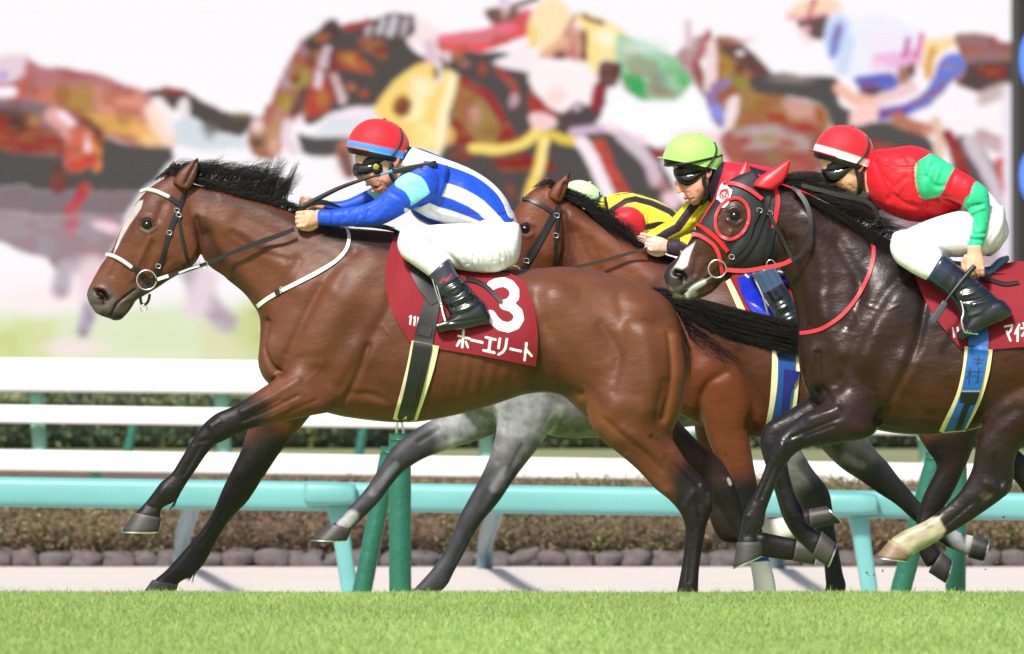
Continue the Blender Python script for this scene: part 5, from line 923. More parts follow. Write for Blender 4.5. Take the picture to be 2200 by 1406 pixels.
# ---------------------------------------------------------------- B: the grey, farthest
YB = 2.2
B_torso = [(960, 600, 930, 790, 40), (1020, 610, 990, 860, 60), (1080, 622, 1050, 905, 80), (1150, 640, 1130, 925, 100), (1230, 650, 1220, 941, 114), (1330, 655, 1320, 938, 120), (1430, 652, 1420, 925, 122), (1540, 645, 1530, 915, 118), (1640, 648, 1640, 930, 112), (1730, 668, 1720, 930, 96), (1790, 710, 1780, 880, 60)]
B_neck = [(800, 545, 800, 650, 24), (850, 560, 850, 700, 34), (910, 580, 900, 760, 44), (970, 600, 950, 810, 56)]
B_head = [(812, 540, 820, 640, 24), (780, 548, 812, 690, 36), (755, 580, 790, 710, 38), (735, 630, 770, 735, 30), (715, 680, 750, 760, 26), (705, 725, 735, 775, 22)]
B_nf = [(1060, 760, 1235, 780, 54), (1048, 835, 1226, 848, 52), (1066, 900, 1197, 903, 46), (1060, 955, 1158, 960, 37), (1036, 1018, 1110, 1022, 29), (1007, 1072, 1072, 1078, 25), (985, 1113, 1036, 1121, 23), (974, 1145, 1016, 1152, 19), (952, 1188, 994, 1195, 16), (929, 1222, 975, 1230, 18), (906, 1248, 962, 1256, 18), (890, 1264, 942, 1276, 18)]
B_ff = [(1040, 830, 1130, 900, 44), (1000, 858, 1090, 922, 40), (938, 896, 1036, 943, 32), (897, 919, 962, 967, 25), (862, 945, 917, 983, 22), (838, 968, 886, 1000, 22), (818, 1000, 860, 1020, 18), (793, 1040, 834, 1052, 15), (771, 1068, 815, 1078, 17), (748, 1092, 793, 1101, 18), (734, 1112, 770, 1124, 15), (716, 1124, 756, 1139, 18)]
B_nh = [(1560, 800, 1720, 820, 52), (1585, 880, 1725, 870, 48), (1625, 945, 1715, 920, 36), (1655, 990, 1716, 955, 30), (1686, 1042, 1744, 1005, 26), (1716, 1084, 1779, 1052, 24), (1741, 1117, 1789, 1096, 20), (1757, 1150, 1795, 1145, 16), (1768, 1190, 1803, 1188, 15), (1772, 1232, 1811, 1232, 17), (1774, 1260, 1818, 1262, 18), (1768, 1282, 1806, 1290, 17)]
B_fh = [(1690, 860, 1790, 830, 44), (1745, 940, 1838, 900, 34), (1800, 1000, 1880, 965, 28), (1850, 1034, 1908, 995, 25), (1890, 1062, 1928, 1022, 23), (1924, 1084, 1952, 1050, 18), (1962, 1118, 1985, 1088, 15), (1998, 1148, 2020, 1114, 16), (2030, 1172, 2044, 1134, 18), (2058, 1186, 2068, 1146, 16), (2080, 1194, 2092, 1152, 19)]
GR = _S0(168, 162, 166)
GD = _S0(44, 44, 52)
B_pt = [('s', [(1075, 870), (1085, 920)], 8, 16, S(205, 208, 212), '', .8), ('s', [(1010, 900), (950, 950)], 22, 40, S(160, 162, 170), 'f', .8), ('s', [(985, 945), (920, 975)], 3, 12, S(200, 202, 206), 'f', .8), ('s', [(1140, 860), (1120, 900)], 30, 40, S(150, 152, 158), 'n'), ('s', [(1170, 940), (1200, 880)], 6, 12, S(190, 192, 194), 'n', .8),
    ('s', [(1078, 1040), (1045, 1070), (1010, 1120), (975, 1190), (930, 1250)], 30, 50, GD, 'n'), ('s', [(1110, 960), (1070, 1040)], 8, 20, S(120, 122, 130), 'n', .7), ('s', [(1085, 1010), (1060, 1050)], 3, 10, S(150, 152, 158), 'n', .6),
    ('s', [(900, 955), (870, 970), (825, 1035), (770, 1100), (740, 1130)], 26, 44, GD, 'f'), ('s', [(850, 1000), (800, 1060)], 3, 9, S(130, 134, 142), 'f', .6), ('s', [(756, 1110), (738, 1128)], 9, 10, S(176, 176, 178), 'f', .9),
    ('s', [(1700, 980), (1740, 1040)], 26, 30, S(160, 158, 154), 'n', .8), ('s', [(1730, 1000), (1780, 1060)], 10, 14, S(90, 88, 88), 'n', .8), ('s', [(1770, 1090), (1785, 1170), (1795, 1280)], 40, 40, S(56, 54, 56), 'n'), ('s', [(1740, 1080), (1750, 1110)], 10, 20, S(84, 82, 84), 'n', .8),
    ('s', [(1830, 960), (1870, 1000)], 24, 30, S(104, 100, 98), 'f', .9), ('s', [(1900, 1040), (1940, 1070), (2000, 1130)], 36, 40, S(72, 70, 72), 'f'), ('s', [(1815, 985), (1850, 1000)], 4, 10, S(150, 146, 142), 'f', .7), ('s', [(2010, 1140), (2060, 1165)], 30, 14, S(60, 58, 62), 'f'), ('s', [(2050, 1150), (2066, 1190)], 10, 10, S(170, 172, 180), 'f', .9), ('s', [(2084, 1148), (2080, 1198)], 5, 6, S(206, 206, 200), 'f', .9)]
eB, drB, bodyB = horse("grey racehorse on the far side with dappled forelegs below the leader", YB,
    [(0, B_torso, dict(ex=2.3)), (0, B_neck, {}), (0, B_head, dict(ex=2.5)), (-.14, B_nf, {}), (.14, B_ff, {}), (-.14, B_nh, {}), (.14, B_fh, {})],
    [([(1085, 905), (1075, 950), (1070, 990)], 8, -5, 'n'), ([(1120, 960), (1090, 1020)], 6, -4, 'n'), ([(1060, 1060), (1040, 1100)], 8, 4, 'n'), ([(1010, 1140), (975, 1210)], 4, -3, 'n'), ([(940, 925), (900, 950)], 6, -4, 'f'), ([(1760, 1060), (1775, 1080)], 9, 4, 'n')],
    B_pt, tuple(c * .42 for c in GR), 'coat_grey',
    [((888, 1264), (945, 1278), (862, 1300), (938, 1303), -.14), ((708, 1124), (755, 1141), (671, 1159), (746, 1161), .14, 20, 26), ((1766, 1284), (1808, 1292), (1750, 1318), (1806, 1320), -.14), ((2080, 1198), (2092, 1150), (2110, 1206), (2122, 1160), .14, 20, 25)],
    0.0075, 1400, soft=[([(1020, 760), (1700, 780)], 110, 60), ([(1120, 850), (1130, 880)], 50, 40), ([(1040, 880), (1060, 890)], 20, 20)])

# ------------------------------------------------------------------ manes, forelocks, tails
strands("mane", [
    ([(378, 372), (430, 398), (520, 422), (600, 444)], [(392, 352), (470, 362), (556, 378), (618, 400)], [(440, 356), (520, 362), (600, 368), (640, 398)], 1700, 13, 0.8, -.005, .016),
    ([(500, 418), (560, 432), (620, 446)], [(520, 378), (578, 382), (626, 408)], [(560, 345), (610, 342), (640, 362)], 420, 10, 0.65, -.005, .018),
    ([(366, 376), (420, 396), (600, 444)], [(392, 368), (480, 396), (632, 438)], [(420, 392), (540, 424), (672, 462)], 800, 7, 0.8, -.022, .012),
    ([(440, 404), (520, 424), (580, 440)], [(470, 380), (540, 398), (596, 412)], [(500, 400), (556, 404), (620, 420)], 220, 16, 0.6, -.03, .008),
    ([(585, 438), (640, 466), (700, 486)], [(606, 430), (664, 458), (720, 482)], [(640, 452), (690, 480), (760, 494)], 500, 5, 0.8, -.014, .014),
    ([(760, 488), (800, 490), (840, 496)], [(800, 482), (830, 488), (856, 500)], [(830, 488), (862, 500), (880, 512)], 260, 4, 0.8, -.004, .02),
    ([(362, 378), (372, 366), (390, 366)], [(350, 376), (362, 362), (384, 352)], [(334, 392), (346, 378), (372, 362)], 300, 5, 0.8, -.0, .02),
], eA, YA, M['hair'], 2)
strands("tail", [
    ([(1398, 618), (1415, 640), (1440, 660)], [(1470, 632), (1500, 660), (1510, 700)], [(1590, 678), (1600, 712), (1560, 735)], 600, 10, 1.1, .0, .018),
    ([(1410, 622), (1430, 650)], [(1560, 660), (1560, 718)], [(1730, 702), (1722, 765)], 1500, 8, 1.1, .03, .02),
    ([(1440, 640), (1500, 700)], [(1600, 690), (1610, 740)], [(1760, 712), (1740, 766)], 700, 9, 1.0, .05, .02),
    ([(1450, 660), (1480, 720)], [(1520, 720), (1540, 765)], [(1600, 775), (1620, 800)], 160, 26, .6, .02, .02),
    ([(1465, 700), (1476, 740)], [(1486, 760), (1486, 790)], [(1500, 800), (1478, 850)], 60, 16, .5, .0, .015),
    ([(1500, 730), (1540, 760)], [(1590, 770), (1600, 800)], [(1640, 860), (1630, 900)], 16, 16, .5, .02, .015),
], eA, YA, M['hair'], 3)
strands("mane", [
    ([(1640, 384), (1720, 408), (1800, 448)], [(1690, 380), (1770, 410), (1840, 452)], [(1770, 382), (1850, 424), (1890, 480)], 1100, 10, .8, -.01, .02),
    ([(1700, 404), (1790, 446), (1880, 500)], [(1740, 430), (1830, 480), (1900, 520)], [(1800, 470), (1890, 530), (1936, 556)], 1400, 9, .8, -.05, .012),
    ([(1664, 388), (1700, 400)], [(1710, 372), (1740, 380)], [(1762, 372), (1790, 396)], 300, 8, .7, -.01, .02),
    ([(1800, 450), (1900, 512), (1950, 536)], [(1830, 446), (1920, 500), (1960, 530)], [(1890, 466), (1950, 500), (1985, 540)], 700, 10, .8, -.01, .02),
    ([(1840, 480), (1940, 532)], [(1880, 540), (1950, 572)], [(1920, 580), (1960, 602)], 700, 9, .8, -.07, .012),
], eD, YD, M['hair'], 4)
strands("mane", [
    ([(1176, 400), (1230, 432), (1300, 474)], [(1220, 410), (1280, 450), (1340, 500)], [(1270, 432), (1330, 476), (1390, 540)], 900, 11, .9, -.02, .016),
    ([(1250, 444), (1330, 492), (1420, 545)], [(1300, 490), (1370, 530), (1440, 580)], [(1350, 540), (1420, 590), (1490, 640)], 1100, 9, .9, -.045, .012),
    ([(1260, 446), (1330, 490)], [(1290, 450), (1350, 490)], [(1320, 440), (1380, 486)], 120, 16, .7, -.02, .016),
    ([(1168, 402), (1180, 396), (1200, 408)], [(1160, 402), (1176, 386), (1200, 398)], [(1144, 414), (1158, 396), (1190, 390)], 240, 6, .9, 0, .02),
    ([(1380, 530), (1480, 566)], [(1420, 560), (1500, 590)], [(1450, 600), (1520, 640)], 500, 9, .9, -.05, .014),
], eC, YC_, M['hair'], 5)

strands("fetlock_hair", [([(382, 1070), (372, 1082)], [(378, 1084), (366, 1090)], [(374, 1096), (360, 1096)], 60, 3, .5, -.15, .008)], eA, YA, M['hair'], 8)
strands("fetlock_hair", [([(424, 1226), (412, 1236)], [(418, 1240), (404, 1244)], [(414, 1252), (398, 1250)], 60, 3, .5, .14, .008)], eA, YA, M['hair'], 9)

# ================================================================== TACK
S = _S0
DARKRED = S(128, 26, 38)
def drape_on(objs, Y):      # Drape from finished objects (in world space)
    ms = []
    for o in objs:
        m = o.data.copy(); off = Vector((0, 0, 0)); q = o.parent
        while q is not None: off += q.location; q = q.parent
        m.transform(Matrix.Translation(off)); ms.append(m)
    return Drape(ms, Y)
def sub(parent_part, o):    # make o a sub-part of a part (same world frame as the thing)
    o.parent = parent_part
    if o.name in MIRR: MIRR[o.name].parent = MIRR.get(parent_part.name, parent_part)
    return o
def ring(name, cx, cy, r, y, parent, Y, w=2.0, material=None, sq=1.0):
    b = Bag(); th = np.linspace(0, 2 * math.pi, 28, endpoint=False); pts = [P(cx + r * math.cos(t) * sq, cy + r * math.sin(t), Y + y) for t in th]
    pts = np.array(pts); rr = w / FPX * (Y - CY); V = []
    c = pts.mean(0)
    for p in pts:
        u = (p - c) / np.linalg.norm(p - c); V.append([p + rr * (math.cos(a) * u + math.sin(a) * np.array([0, 1, 0])) for a in np.linspace(0, 2 * math.pi, 8, endpoint=False)])
    b.grid(np.array(V), closeu=True, closev=True); return bag_obj(name, b, material or M['metal'], parent)
def buckle(x, y, dr, Y, parent, s=5):
    yy = dr.y(x, y); yy = Y - .1 if yy is None else yy; b = Bag()
    tubeP(b, [(x - s, y - s, yy - Y - .011), (x + s, y - s * .6, yy - Y - .011), (x + s * .8, y + s, yy - Y - .011), (x - s, y + s * .6, yy - Y - .011), (x - s, y - s, yy - Y - .011)], 1.1, Y, nr=6)
    return bag_obj("buckle", b, M['metal'], parent)
def cloth_patch(T, B, lb, rb, parent, Y, dr, ops, base, nu=240, nv=190):
    T = crom(T, nu); B = crom(B, nu); v = np.linspace(0, 1, nv); u = np.linspace(0, 1, nu)
    E = T[:, None] * (1 - v)[None, :, None] + B[:, None] * v[None, :, None]
    E[..., 0] += (np.sin(math.pi * v)[None] * (lb * (1 - u)[:, None] ** 2 + rb * u[:, None] ** 2))
    st = 5; iu = np.unique(np.r_[np.arange(0, nu, st), nu - 1]); iv = np.unique(np.r_[np.arange(0, nv, st), nv - 1])
    C = np.array([fill([dr.y(*E[i, j]) for j in iv]) for i in iu])
    C = np.minimum(C, Y - 0.02)
    for _ in range(10):
        Q = np.pad(C, 1, mode='edge'); C = (Q[:-2, 1:-1] + Q[2:, 1:-1] + Q[1:-1, :-2] + Q[1:-1, 2:] + 4 * C) / 8
    C2 = np.array([np.interp(np.arange(nv), iv, c) for c in C]); yy = np.array([np.interp(np.arange(nu), iu, C2[:, j]) for j in range(nv)]).T
    q3 = np.stack([E[..., 0] * .02, E[..., 1] * .012, 0 * E[..., 0]], 2).reshape(-1, 3); rip = (vnoise(q3, 1.0, 77).reshape(nu, nv) - .5) * .014
    yy = yy - 0.012 + rip; d = yy - CY; G = np.zeros((nu, nv, 3)); G[..., 0] = (E[..., 0] - 1100) / FPX * d; G[..., 1] = yy; G[..., 2] = ZC + (HOR - E[..., 1]) / FPX * d
    return slab("saddle_cloth", G, 0.003, parent, M['cloth'], Y, True, (base, ops))
W_ = S(240, 238, 236)
def bag_part(name, parent, material, fn, cols=None):
    b = Bag(); fn(b)
    C = None
    if cols: v = np.vstack(b.v); C = np.ones((len(v), 3)) * np.array(cols[0]); paint(toP(v), C, cols[1])
    return bag_obj(name, b, material, parent, True, C)

# ---- horse A
Y = YA
br = ribbon("bridle", [(400, 408), (392, 428), (380, 458), (367, 490), (357, 522), (350, 552), (341, 578), (330, 602)], [8, 10, 11, 11, 10, 9, 9, 8], eA, M['leather'], Y, drA, off=.008, mirror=True)
for nm, pts, w, m_ in (("browband", [(364, 424), (374, 430), (386, 440)], 10, 'leather'), ("throat_strap", [(388, 430), (385, 470), (391, 510), (399, 545), (407, 578)], 6.5, 'leather'),
        ("noseband", [(280, 572), (296, 582), (310, 596), (322, 612)], 10, 'leather'), ("cheek_strap", [(372, 470), (362, 500), (352, 540), (341, 575)], 5, 'leather'), ("rein_stop", [(396, 570), (398, 588), (396, 594)], 6, 'leather')):
    sub(br, ribbon(nm, pts, w, eA, M[m_], Y, drA, off=.010, mirror=True))
def braid(pts, w, n, dr, Y, off=.012):
    def f(b):
        r = crom(pts, n)
        yy = fill([dr.y(*p) for p in r])
        for p, y in zip(r, yy): ell(b, P(p[0], p[1], y - off + .004), (.0085, .009, .0095), 10, 6, rot=.5)
    return f
b_ = bag_part("braided_browband", eA, M['white_strap'], braid([(304, 411), (316, 408), (334, 411), (362, 423)], 9, 17, drA, Y)); sub(br, b_)
b_ = bag_part("braided_noseband", eA, M['white_strap'], braid([(230, 548), (242, 550), (262, 560), (282, 574)], 9, 16, drA, Y)); sub(br, b_)
for x, y in ((380, 452), (364, 500), (340, 572), (384, 462)): sub(br, buckle(x, y, drA, Y, eA, 4.5))
sub(br, ribbon("chin_strap", [(322, 612), (316, 624), (303, 634), (303, 650), (309, 656), (318, 648), (322, 632)], 6, eA, M["leather"], Y, None, off=0, ys=[-.075, -.07, -.05, -.035, -.03, -.035, -.05], n=40)); sub(br, ring("bit_ring", 315, 602, 21, -.085, eA, Y, 1.8)); sub(br, ring("bit_ring", 315, 602, 21, .085, eA, Y, 1.8)); sub(br, ring("small_ring", 309, 663, 7, -.03, eA, Y, 1.1))
rn = ribbon("reins", [(334, 602), (372, 589), (410, 577), (440, 568), (500, 543), (560, 520), (600, 506), (632, 493)], [7, 7, 7, 7, 9, 11, 10, 9], eA, M['leather'], Y, None, off=0, ys=[-.09, -.095, -.10, -.10, -.115, -.13, -.135, -.135], n=60)
sub(rn, ribbon("white_rein_grip", [(338, 601), (352, 596), (362, 593)], 7.5, eA, M['white_strap'], Y, None, off=.003, ys=[-.092] * 3)); sub(rn, ribbon("white_rein_grip", [(384, 587), (410, 577), (428, 572)], 4, eA, M['white_strap'], Y, None, off=.003, ys=[-.098] * 3))
sub(rn, ribbon("reins_far_side", [(334, 602), (440, 568), (560, 520), (640, 455)], 8, eA, M['leather'], Y, None, off=0, ys=[.09, .10, .12, .06]))
sub(rn, ribbon("rein_loop", [(640, 462), (652, 446), (672, 436), (700, 436), (732, 446)], [9, 12, 13, 11, 4], eA, M['leather'], Y, None, off=0, ys=[-.09, -.10, -.10, -.10, -.09]))
ring("martingale_ring", 437, 569, 9, -.108, eA, Y, 1.2)
ns = ribbon("neck_strap", [(744, 488), (750, 508), (744, 535), (722, 560), (684, 584), (640, 607), (600, 627), (570, 645), (546, 664)], [6, 7, 8, 8, 9, 9, 9, 9, 9], eA, M['white_strap'], Y, drA, off=.008, mirror=True)
sub(ns, ribbon("strap_keeper", [(590, 630), (600, 626)], 11, eA, M['leather'], Y, drA, off=.012, n=5)); sub(ns, buckle(606, 622, drA, Y, eA, 5))
t3 = [('s', [(1057, 613), (1068, 608), (1082, 606), (1096, 612), (1105, 624), (1105, 638), (1096, 650), (1084, 655)], 9.5, 1.2, W_), ('s', [(1084, 655), (1100, 660), (1112, 671), (1115, 685), (1107, 698), (1092, 704), (1075, 700), (1063, 690), (1054, 677)], 10, 1.2, W_)]
def L(pts, w=2.6): return ('s', pts, w * .78, .9, W_)
kana = [L([(996, 710), (993, 746)]), L([(985, 722), (1009, 728)], 2.4), L([(988, 732), (982, 743)], 2.4), L([(1001, 735), (1005, 746)], 2.4), L([(1013, 731), (1036, 736)], 2.8), L([(1044, 725), (1064, 730)], 2.6), L([(1054, 728), (1050, 755)], 3), L([(1039, 753), (1062, 758)], 2.8),
        L([(1074, 728), (1071, 748)], 2.6), L([(1089, 729), (1086, 748), (1080, 757), (1071, 762)], 2.6), L([(1097, 750), (1119, 755)], 2.8), L([(1131, 738), (1127, 774)], 2.8), L([(1131, 752), (1142, 765)], 2.8)]
r11 = [L([(883, 679), (881, 697)], 1.5), L([(880, 682), (883, 679)], 1), L([(892, 681), (890, 699)], 1.5), L([(889, 684), (892, 681)], 1), L([(899, 683), (897, 701)], 1.3), L([(899, 684), (904, 687), (902, 692), (898, 692)], 1.1), L([(900, 692), (903, 701)], 1.2)]
clA = cloth_patch([(846, 508), (930, 545), (1030, 578), (1095, 588), (1128, 606)], [(880, 736), (930, 748), (1040, 766), (1151, 788)], -34, 14, eA, Y, drA, t3 + kana + r11, DARKRED)
dA2 = drape_on([bodyA, clA], Y)
g = ribbon("girth", [(914, 738), (903, 790), (886, 850), (868, 908)], [60, 58, 54, 50], eA, M['leather'], Y, dA2, off=.012, mirror=True, m=7, n=40, thick=.006)
g.data.materials.clear(); g.data.materials.append(mat("cream_felt", S(222, 214, 172), rough=0.85))
dA3 = drape_on([bodyA, clA, g], Y)
sub(g, ribbon("girth_strap", [(936, 610), (926, 660), (914, 710), (905, 760), (888, 840), (869, 908)], [26, 36, 41, 41, 38, 36], eA, M['leather'], Y, dA3, off=.008, mirror=True, m=5, n=60))
b_ = ribbon("badge_patch", [(916, 702), (911, 722)], 27, eA, mat("badge", attr=True, rough=.5), Y, dA3, off=.013, n=30, m=30, cols=(S(38, 38, 46), [('s', [(908, 724), (918, 727)], 1.6, 1, S(150, 150, 156))])); sub(g, b_)
sub(g, ribbon("stitching", [(905, 790), (892, 850), (882, 888)], 2.2, eA, M['leather_brown'], Y, dA3, off=.013))
def saddleA(b):
    loft(b, [(878, 540, 876, 556, 30), (900, 545, 905, 590, 60), (940, 560, 940, 610, 80), (1000, 575, 1000, 612, 80), (1050, 580, 1052, 600, 60)], YA, 0)
sd = bag_part("saddle", eA, M['leather'], saddleA)
sub(sd, ribbon("saddle_flap", [(884, 560), (900, 590), (918, 622), (934, 652)], [22, 30, 30, 16], eA, M['leather'], Y, dA2, off=.012, mirror=True, m=5))
sub(sd, ribbon("strap_end", [(1000, 600), (1024, 604), (1050, 620), (1078, 650)], [8, 9, 9, 8], eA, M['leather'], Y, drape_on([clA], Y), off=.010, thick=.006))
def stirrupA(b):
    tubeP(b, [(928, 596, -.285), (938, 630, -.295), (947, 655, -.30)], 1.5, YA); tubeP(b, [(933, 596, -.285), (943, 630, -.295), (949, 655, -.30)], 1.5, YA)
    tubeP(b, [(948, 655, -.30), (953, 678, -.32), (958, 693, -.335)], 3.2, YA); tubeP(b, [(938, 700, -.33), (960, 694, -.335), (975, 690, -.30)], 2.5, YA)
sub(sd, bag_part("stirrup", eA, M['metal'], stirrupA))

# ---- horse D
Y = YD
def shell(name, me_obj, parent, keep, hole, off, material, cols=None):
    """close-fitting hood cut from the horse's own surface"""
    me = me_obj.data; v = coords(me) + np.array(parent.location); n = normals(me); q = toP(v)
    ok = inside(q, keep)
    if hole:
        dx, dy = q[:, 0] - hole[0], q[:, 1] - hole[1]; a = math.radians(hole[4]); u = dx * math.cos(a) + dy * math.sin(a); w = -dx * math.sin(a) + dy * math.cos(a); ok &= ((u / hole[2]) ** 2 + (w / hole[3]) ** 2) > 1
    ix = np.full(len(v), -1); f = []
    lt = np.empty(len(me.polygons), np.int32); me.polygons.foreach_get("loop_total", lt); li = np.empty(len(me.loops), np.int32); me.loops.foreach_get("vertex_index", li); ls = np.empty(len(me.polygons), np.int32); me.polygons.foreach_get("loop_start", ls)
    for s_, t_ in zip(ls, lt):
        vs = li[s_:s_ + t_]
        if ok[vs].all(): f.append(vs)
    us = np.unique(np.concatenate(f)); ix[us] = np.arange(len(us)); f = [[int(ix[k]) for k in r] for r in f]
    V = v[us] + n[us] * off
    return mesh_obj(name, V, f, material, parent, True)
M['hoodc'] = mat("hood_cloth", (0.012, 0.012, 0.015), rough=0.6, bscale=40, bstr=0.3, bdist=.004, nscale=30, namt=.2)
M['redc'] = mat("red_cloth", S(214, 34, 48), rough=0.4, bscale=40, bstr=0.3, bdist=.004, nscale=30, namt=.08)
hd = shell("hood", bodyD, eD, [(1640, 350), (1580, 340), (1530, 380), (1480, 470), (1484, 492), (1520, 497), (1545, 514), (1562, 537), (1572, 556), (1590, 600), (1625, 604), (1664, 580), (1672, 500), (1668, 402), (1650, 380)], (1573, 470, 33, 42, 20), .004, M['hoodc'])
dD1 = drape_on([bodyD, hd], Y)
for nm, pts, w in (("hood_trim", [(1496, 484), (1510, 490), (1524, 499), (1542, 515), (1552, 526), (1564, 541)], 9), ("hood_trim", [(1666, 400), (1671, 430), (1668, 460), (1661, 492)], 9), ("hood_seam", [(1536, 428), (1518, 455), (1503, 480)], 3)):
    sub(hd, ribbon(nm, pts, w, eD, M['redc'], Y, dD1, off=.007, mirror=True))
th = [math.radians(a) for a in range(0, 361, 15)]; rt = math.radians(20)
eye_ring = [(1573 + 35 * math.cos(t) * math.cos(rt) - 45 * math.sin(t) * math.sin(rt), 470 + 35 * math.cos(t) * math.sin(rt) + 45 * math.sin(t) * math.cos(rt)) for t in th]
sub(hd, ribbon("eye_trim", eye_ring, 6.5, eD, M['redc'], Y, dD1, off=.008, mirror=True, n=70))
b = Bag(); ear(b, Y, (1618, 398), (1664, 408), (1697, 345), -0.06, w=17); sub(hd, bag_obj("ear_cover", b, M['redc'], eD))
b = Bag(); ear(b, Y, (1576, 392), (1610, 392), (1604, 347), 0.06, w=16); sub(hd, bag_obj("ear_cover", b, M['redc'], eD))
em_ops = [('e', (1556, 418, 11, 12, 20), 1.2, S(200, 30, 40)), ('e', (1556, 420, 7, 7, 0), 1, S(235, 228, 226)), ('s', [(1552, 418), (1554, 424), (1559, 423), (1560, 416)], 1.6, 1, S(200, 30, 40)), ('s', [(1550, 410), (1562, 408)], 1.8, 1, S(200, 30, 40))]
sub(hd, ribbon("emblem", [(1563, 400), (1560, 404), (1552, 432), (1549, 436)], [20, 28, 28, 20], eD, mat("emblem", attr=True, rough=.5), Y, dD1, off=.006, n=40, m=36, cols=(S(232, 228, 228), em_ops)))
bd = ribbon("bridle", [(1652, 420), (1645, 450), (1632, 485), (1620, 515), (1600, 545), (1575, 565), (1556, 586)], [9, 10, 11, 11, 11, 10, 9], eD, M['leather'], Y, dD1, off=.010, mirror=True)
for nm, pts, w, m_ in (("browband", [(1554, 396), (1568, 393), (1590, 398), (1614, 410), (1638, 428)], 8, 'red_strap'), ("noseband", [(1486, 504), (1500, 505), (1520, 516), (1536, 530), (1545, 550), (1550, 575), (1552, 590)], 8, 'red_strap'),
        ("throat_strap", [(1648, 446), (1662, 478), (1684, 520), (1702, 556)], 8, 'leather'), ("cheek_strap", [(1640, 440), (1618, 480), (1606, 520), (1580, 548)], 7, 'leather'), ("jowl_strap", [(1660, 490), (1652, 530), (1642, 562)], 13, 'leather'), ("curb_strap", [(1548, 592), (1560, 600), (1570, 590)], 9, 'leather')):
    sub(bd, ribbon(nm, pts, w, eD, M[m_], Y, dD1, off=.013, mirror=True))
for x, y in ((1572, 552), (1654, 458), (1632, 452)): sub(bd, buckle(x, y, dD1, Y, eD, 5))
sub(bd, ring("bit_ring", 1541, 578, 19, -.085, eD, Y, 1.8)); sub(bd, ring("bit_ring", 1541, 578, 19, .085, eD, Y, 1.8)); ring("martingale_ring", 1656, 568, 9, -.108, eD, Y, 1.2)
rd = ribbon("reins", [(1558, 580), (1600, 582), (1640, 576), (1680, 568), (1702, 558)], 9, eD, M['red_strap'], Y, None, off=0, ys=[-.09, -.10, -.11, -.115, -.12], n=40)
sub(rd, ribbon("black_rein", [(1700, 560), (1722, 545), (1738, 515), (1742, 480), (1734, 442), (1716, 414), (1700, 402)], [9, 9, 9, 9, 10, 9, 7], eD, M['leather'], Y, None, off=0, ys=[-.12, -.13, -.135, -.135, -.12, -.10, -.08], n=50))
sub(rd, ribbon("black_rein", [(1722, 398), (1760, 408), (1810, 421), (1850, 428), (1876, 444), (1886, 466), (1878, 480)], [8, 9, 10, 10, 9, 8, 6], eD, M['leather'], Y, None, off=0, ys=[-.09, -.11, -.12, -.12, -.12, -.11, -.10], n=50))
ribbon("breast_strap", [(1872, 510), (1877, 535), (1874, 565), (1862, 600), (1840, 640), (1808, 678), (1770, 704), (1742, 713), (1718, 716)], 8, eD, M['red_strap'], Y, drD, off=.008, mirror=True, n=60)
kD = [L([(2159, 702), (2175, 699), (2171, 711), (2165, 718)], 2), L([(2163, 712), (2171, 732)], 2), L([(2190, 698), (2181, 717)], 2), L([(2187, 708), (2186, 733)], 2), L([(2199, 695), (2202, 702)], 2), L([(2194, 706), (2208, 704), (2196, 722)], 2), L([(2203, 713), (2203, 735)], 2), L([(2206, 716), (2211, 722)], 2), L([(2047, 705), (2050, 724)], 1.5), L([(2057, 704), (2060, 723)], 1.5),
      L([(2222, 700), (2240, 698), (2232, 722)], 2), L([(2250, 708), (2272, 707)], 2.2)] + [('s', [(2240, 600), (2255, 592), (2272, 600), (2272, 616), (2258, 628), (2274, 640), (2274, 660), (2255, 668), (2238, 658)], 9, 1.2, W_)]
clD = cloth_patch([(1966, 594), (2050, 584), (2130, 572), (2190, 562), (2300, 562)], [(2066, 751), (2120, 752), (2200, 746), (2320, 740)], -13, 14, eD, Y, drD, kD, DARKRED)
dD2 = drape_on([bodyD, clD], Y)
g = ribbon("girth", [(2103, 748), (2096, 800), (2078, 862), (2040, 938)], [60, 58, 54, 50], eD, mat("cream_felt_b", S(222, 210, 160), rough=0.85), Y, dD2, off=.012, mirror=True, m=7, n=40, thick=.006)
dD3 = drape_on([bodyD, clD, g], Y)
BL = S(30, 92, 170)
gops = [('p', [(2064, 842), (2106, 842), (2104, 862), (2092, 872), (2062, 866)], 2, S(16, 18, 24)), ('s', [(2080, 866), (2070, 890), (2056, 930)], 6, 2, S(16, 18, 24)), ('s', [(2066, 841), (2105, 841)], 1, 1, S(150, 160, 170))] + [('s', p, 1.3, 1, S(24, 40, 60), '', .8) for p in ([(2078, 800), (2090, 800)], [(2084, 792), (2082, 826)], [(2083, 804), (2076, 814)], [(2085, 804), (2090, 810)], [(2092, 799), (2108, 800)], [(2103, 792), (2101, 822), (2096, 822)], [(2094, 806), (2098, 811)], [(2092, 772), (2112, 774)], [(2102, 766), (2100, 786)], [(2095, 780), (2108, 781)])]
sub(g, ribbon("girth_strap", [(2085, 600), (2094, 650), (2101, 700), (2101, 752), (2088, 830), (2072, 878), (2044, 938)], [34, 38, 42, 43, 40, 38, 36], eD, mat("blue_strap", attr=True, rough=.5, nscale=40, namt=.08), Y, dD3, off=.008, mirror=True, m=26, n=200, cols=(BL, gops)))
def saddleD(b): loft(b, [(1990, 560, 1990, 580, 36), (2040, 560, 2040, 606, 70), (2090, 566, 2092, 600, 72), (2120, 575, 2125, 600, 60), (2145, 555, 2150, 578, 44), (2164, 549, 2166, 562, 36)], YD, 0)
sd = bag_part("saddle", eD, mat("blue_saddle", S(70, 110, 150), rough=.3, nscale=20, namt=.15), saddleD)
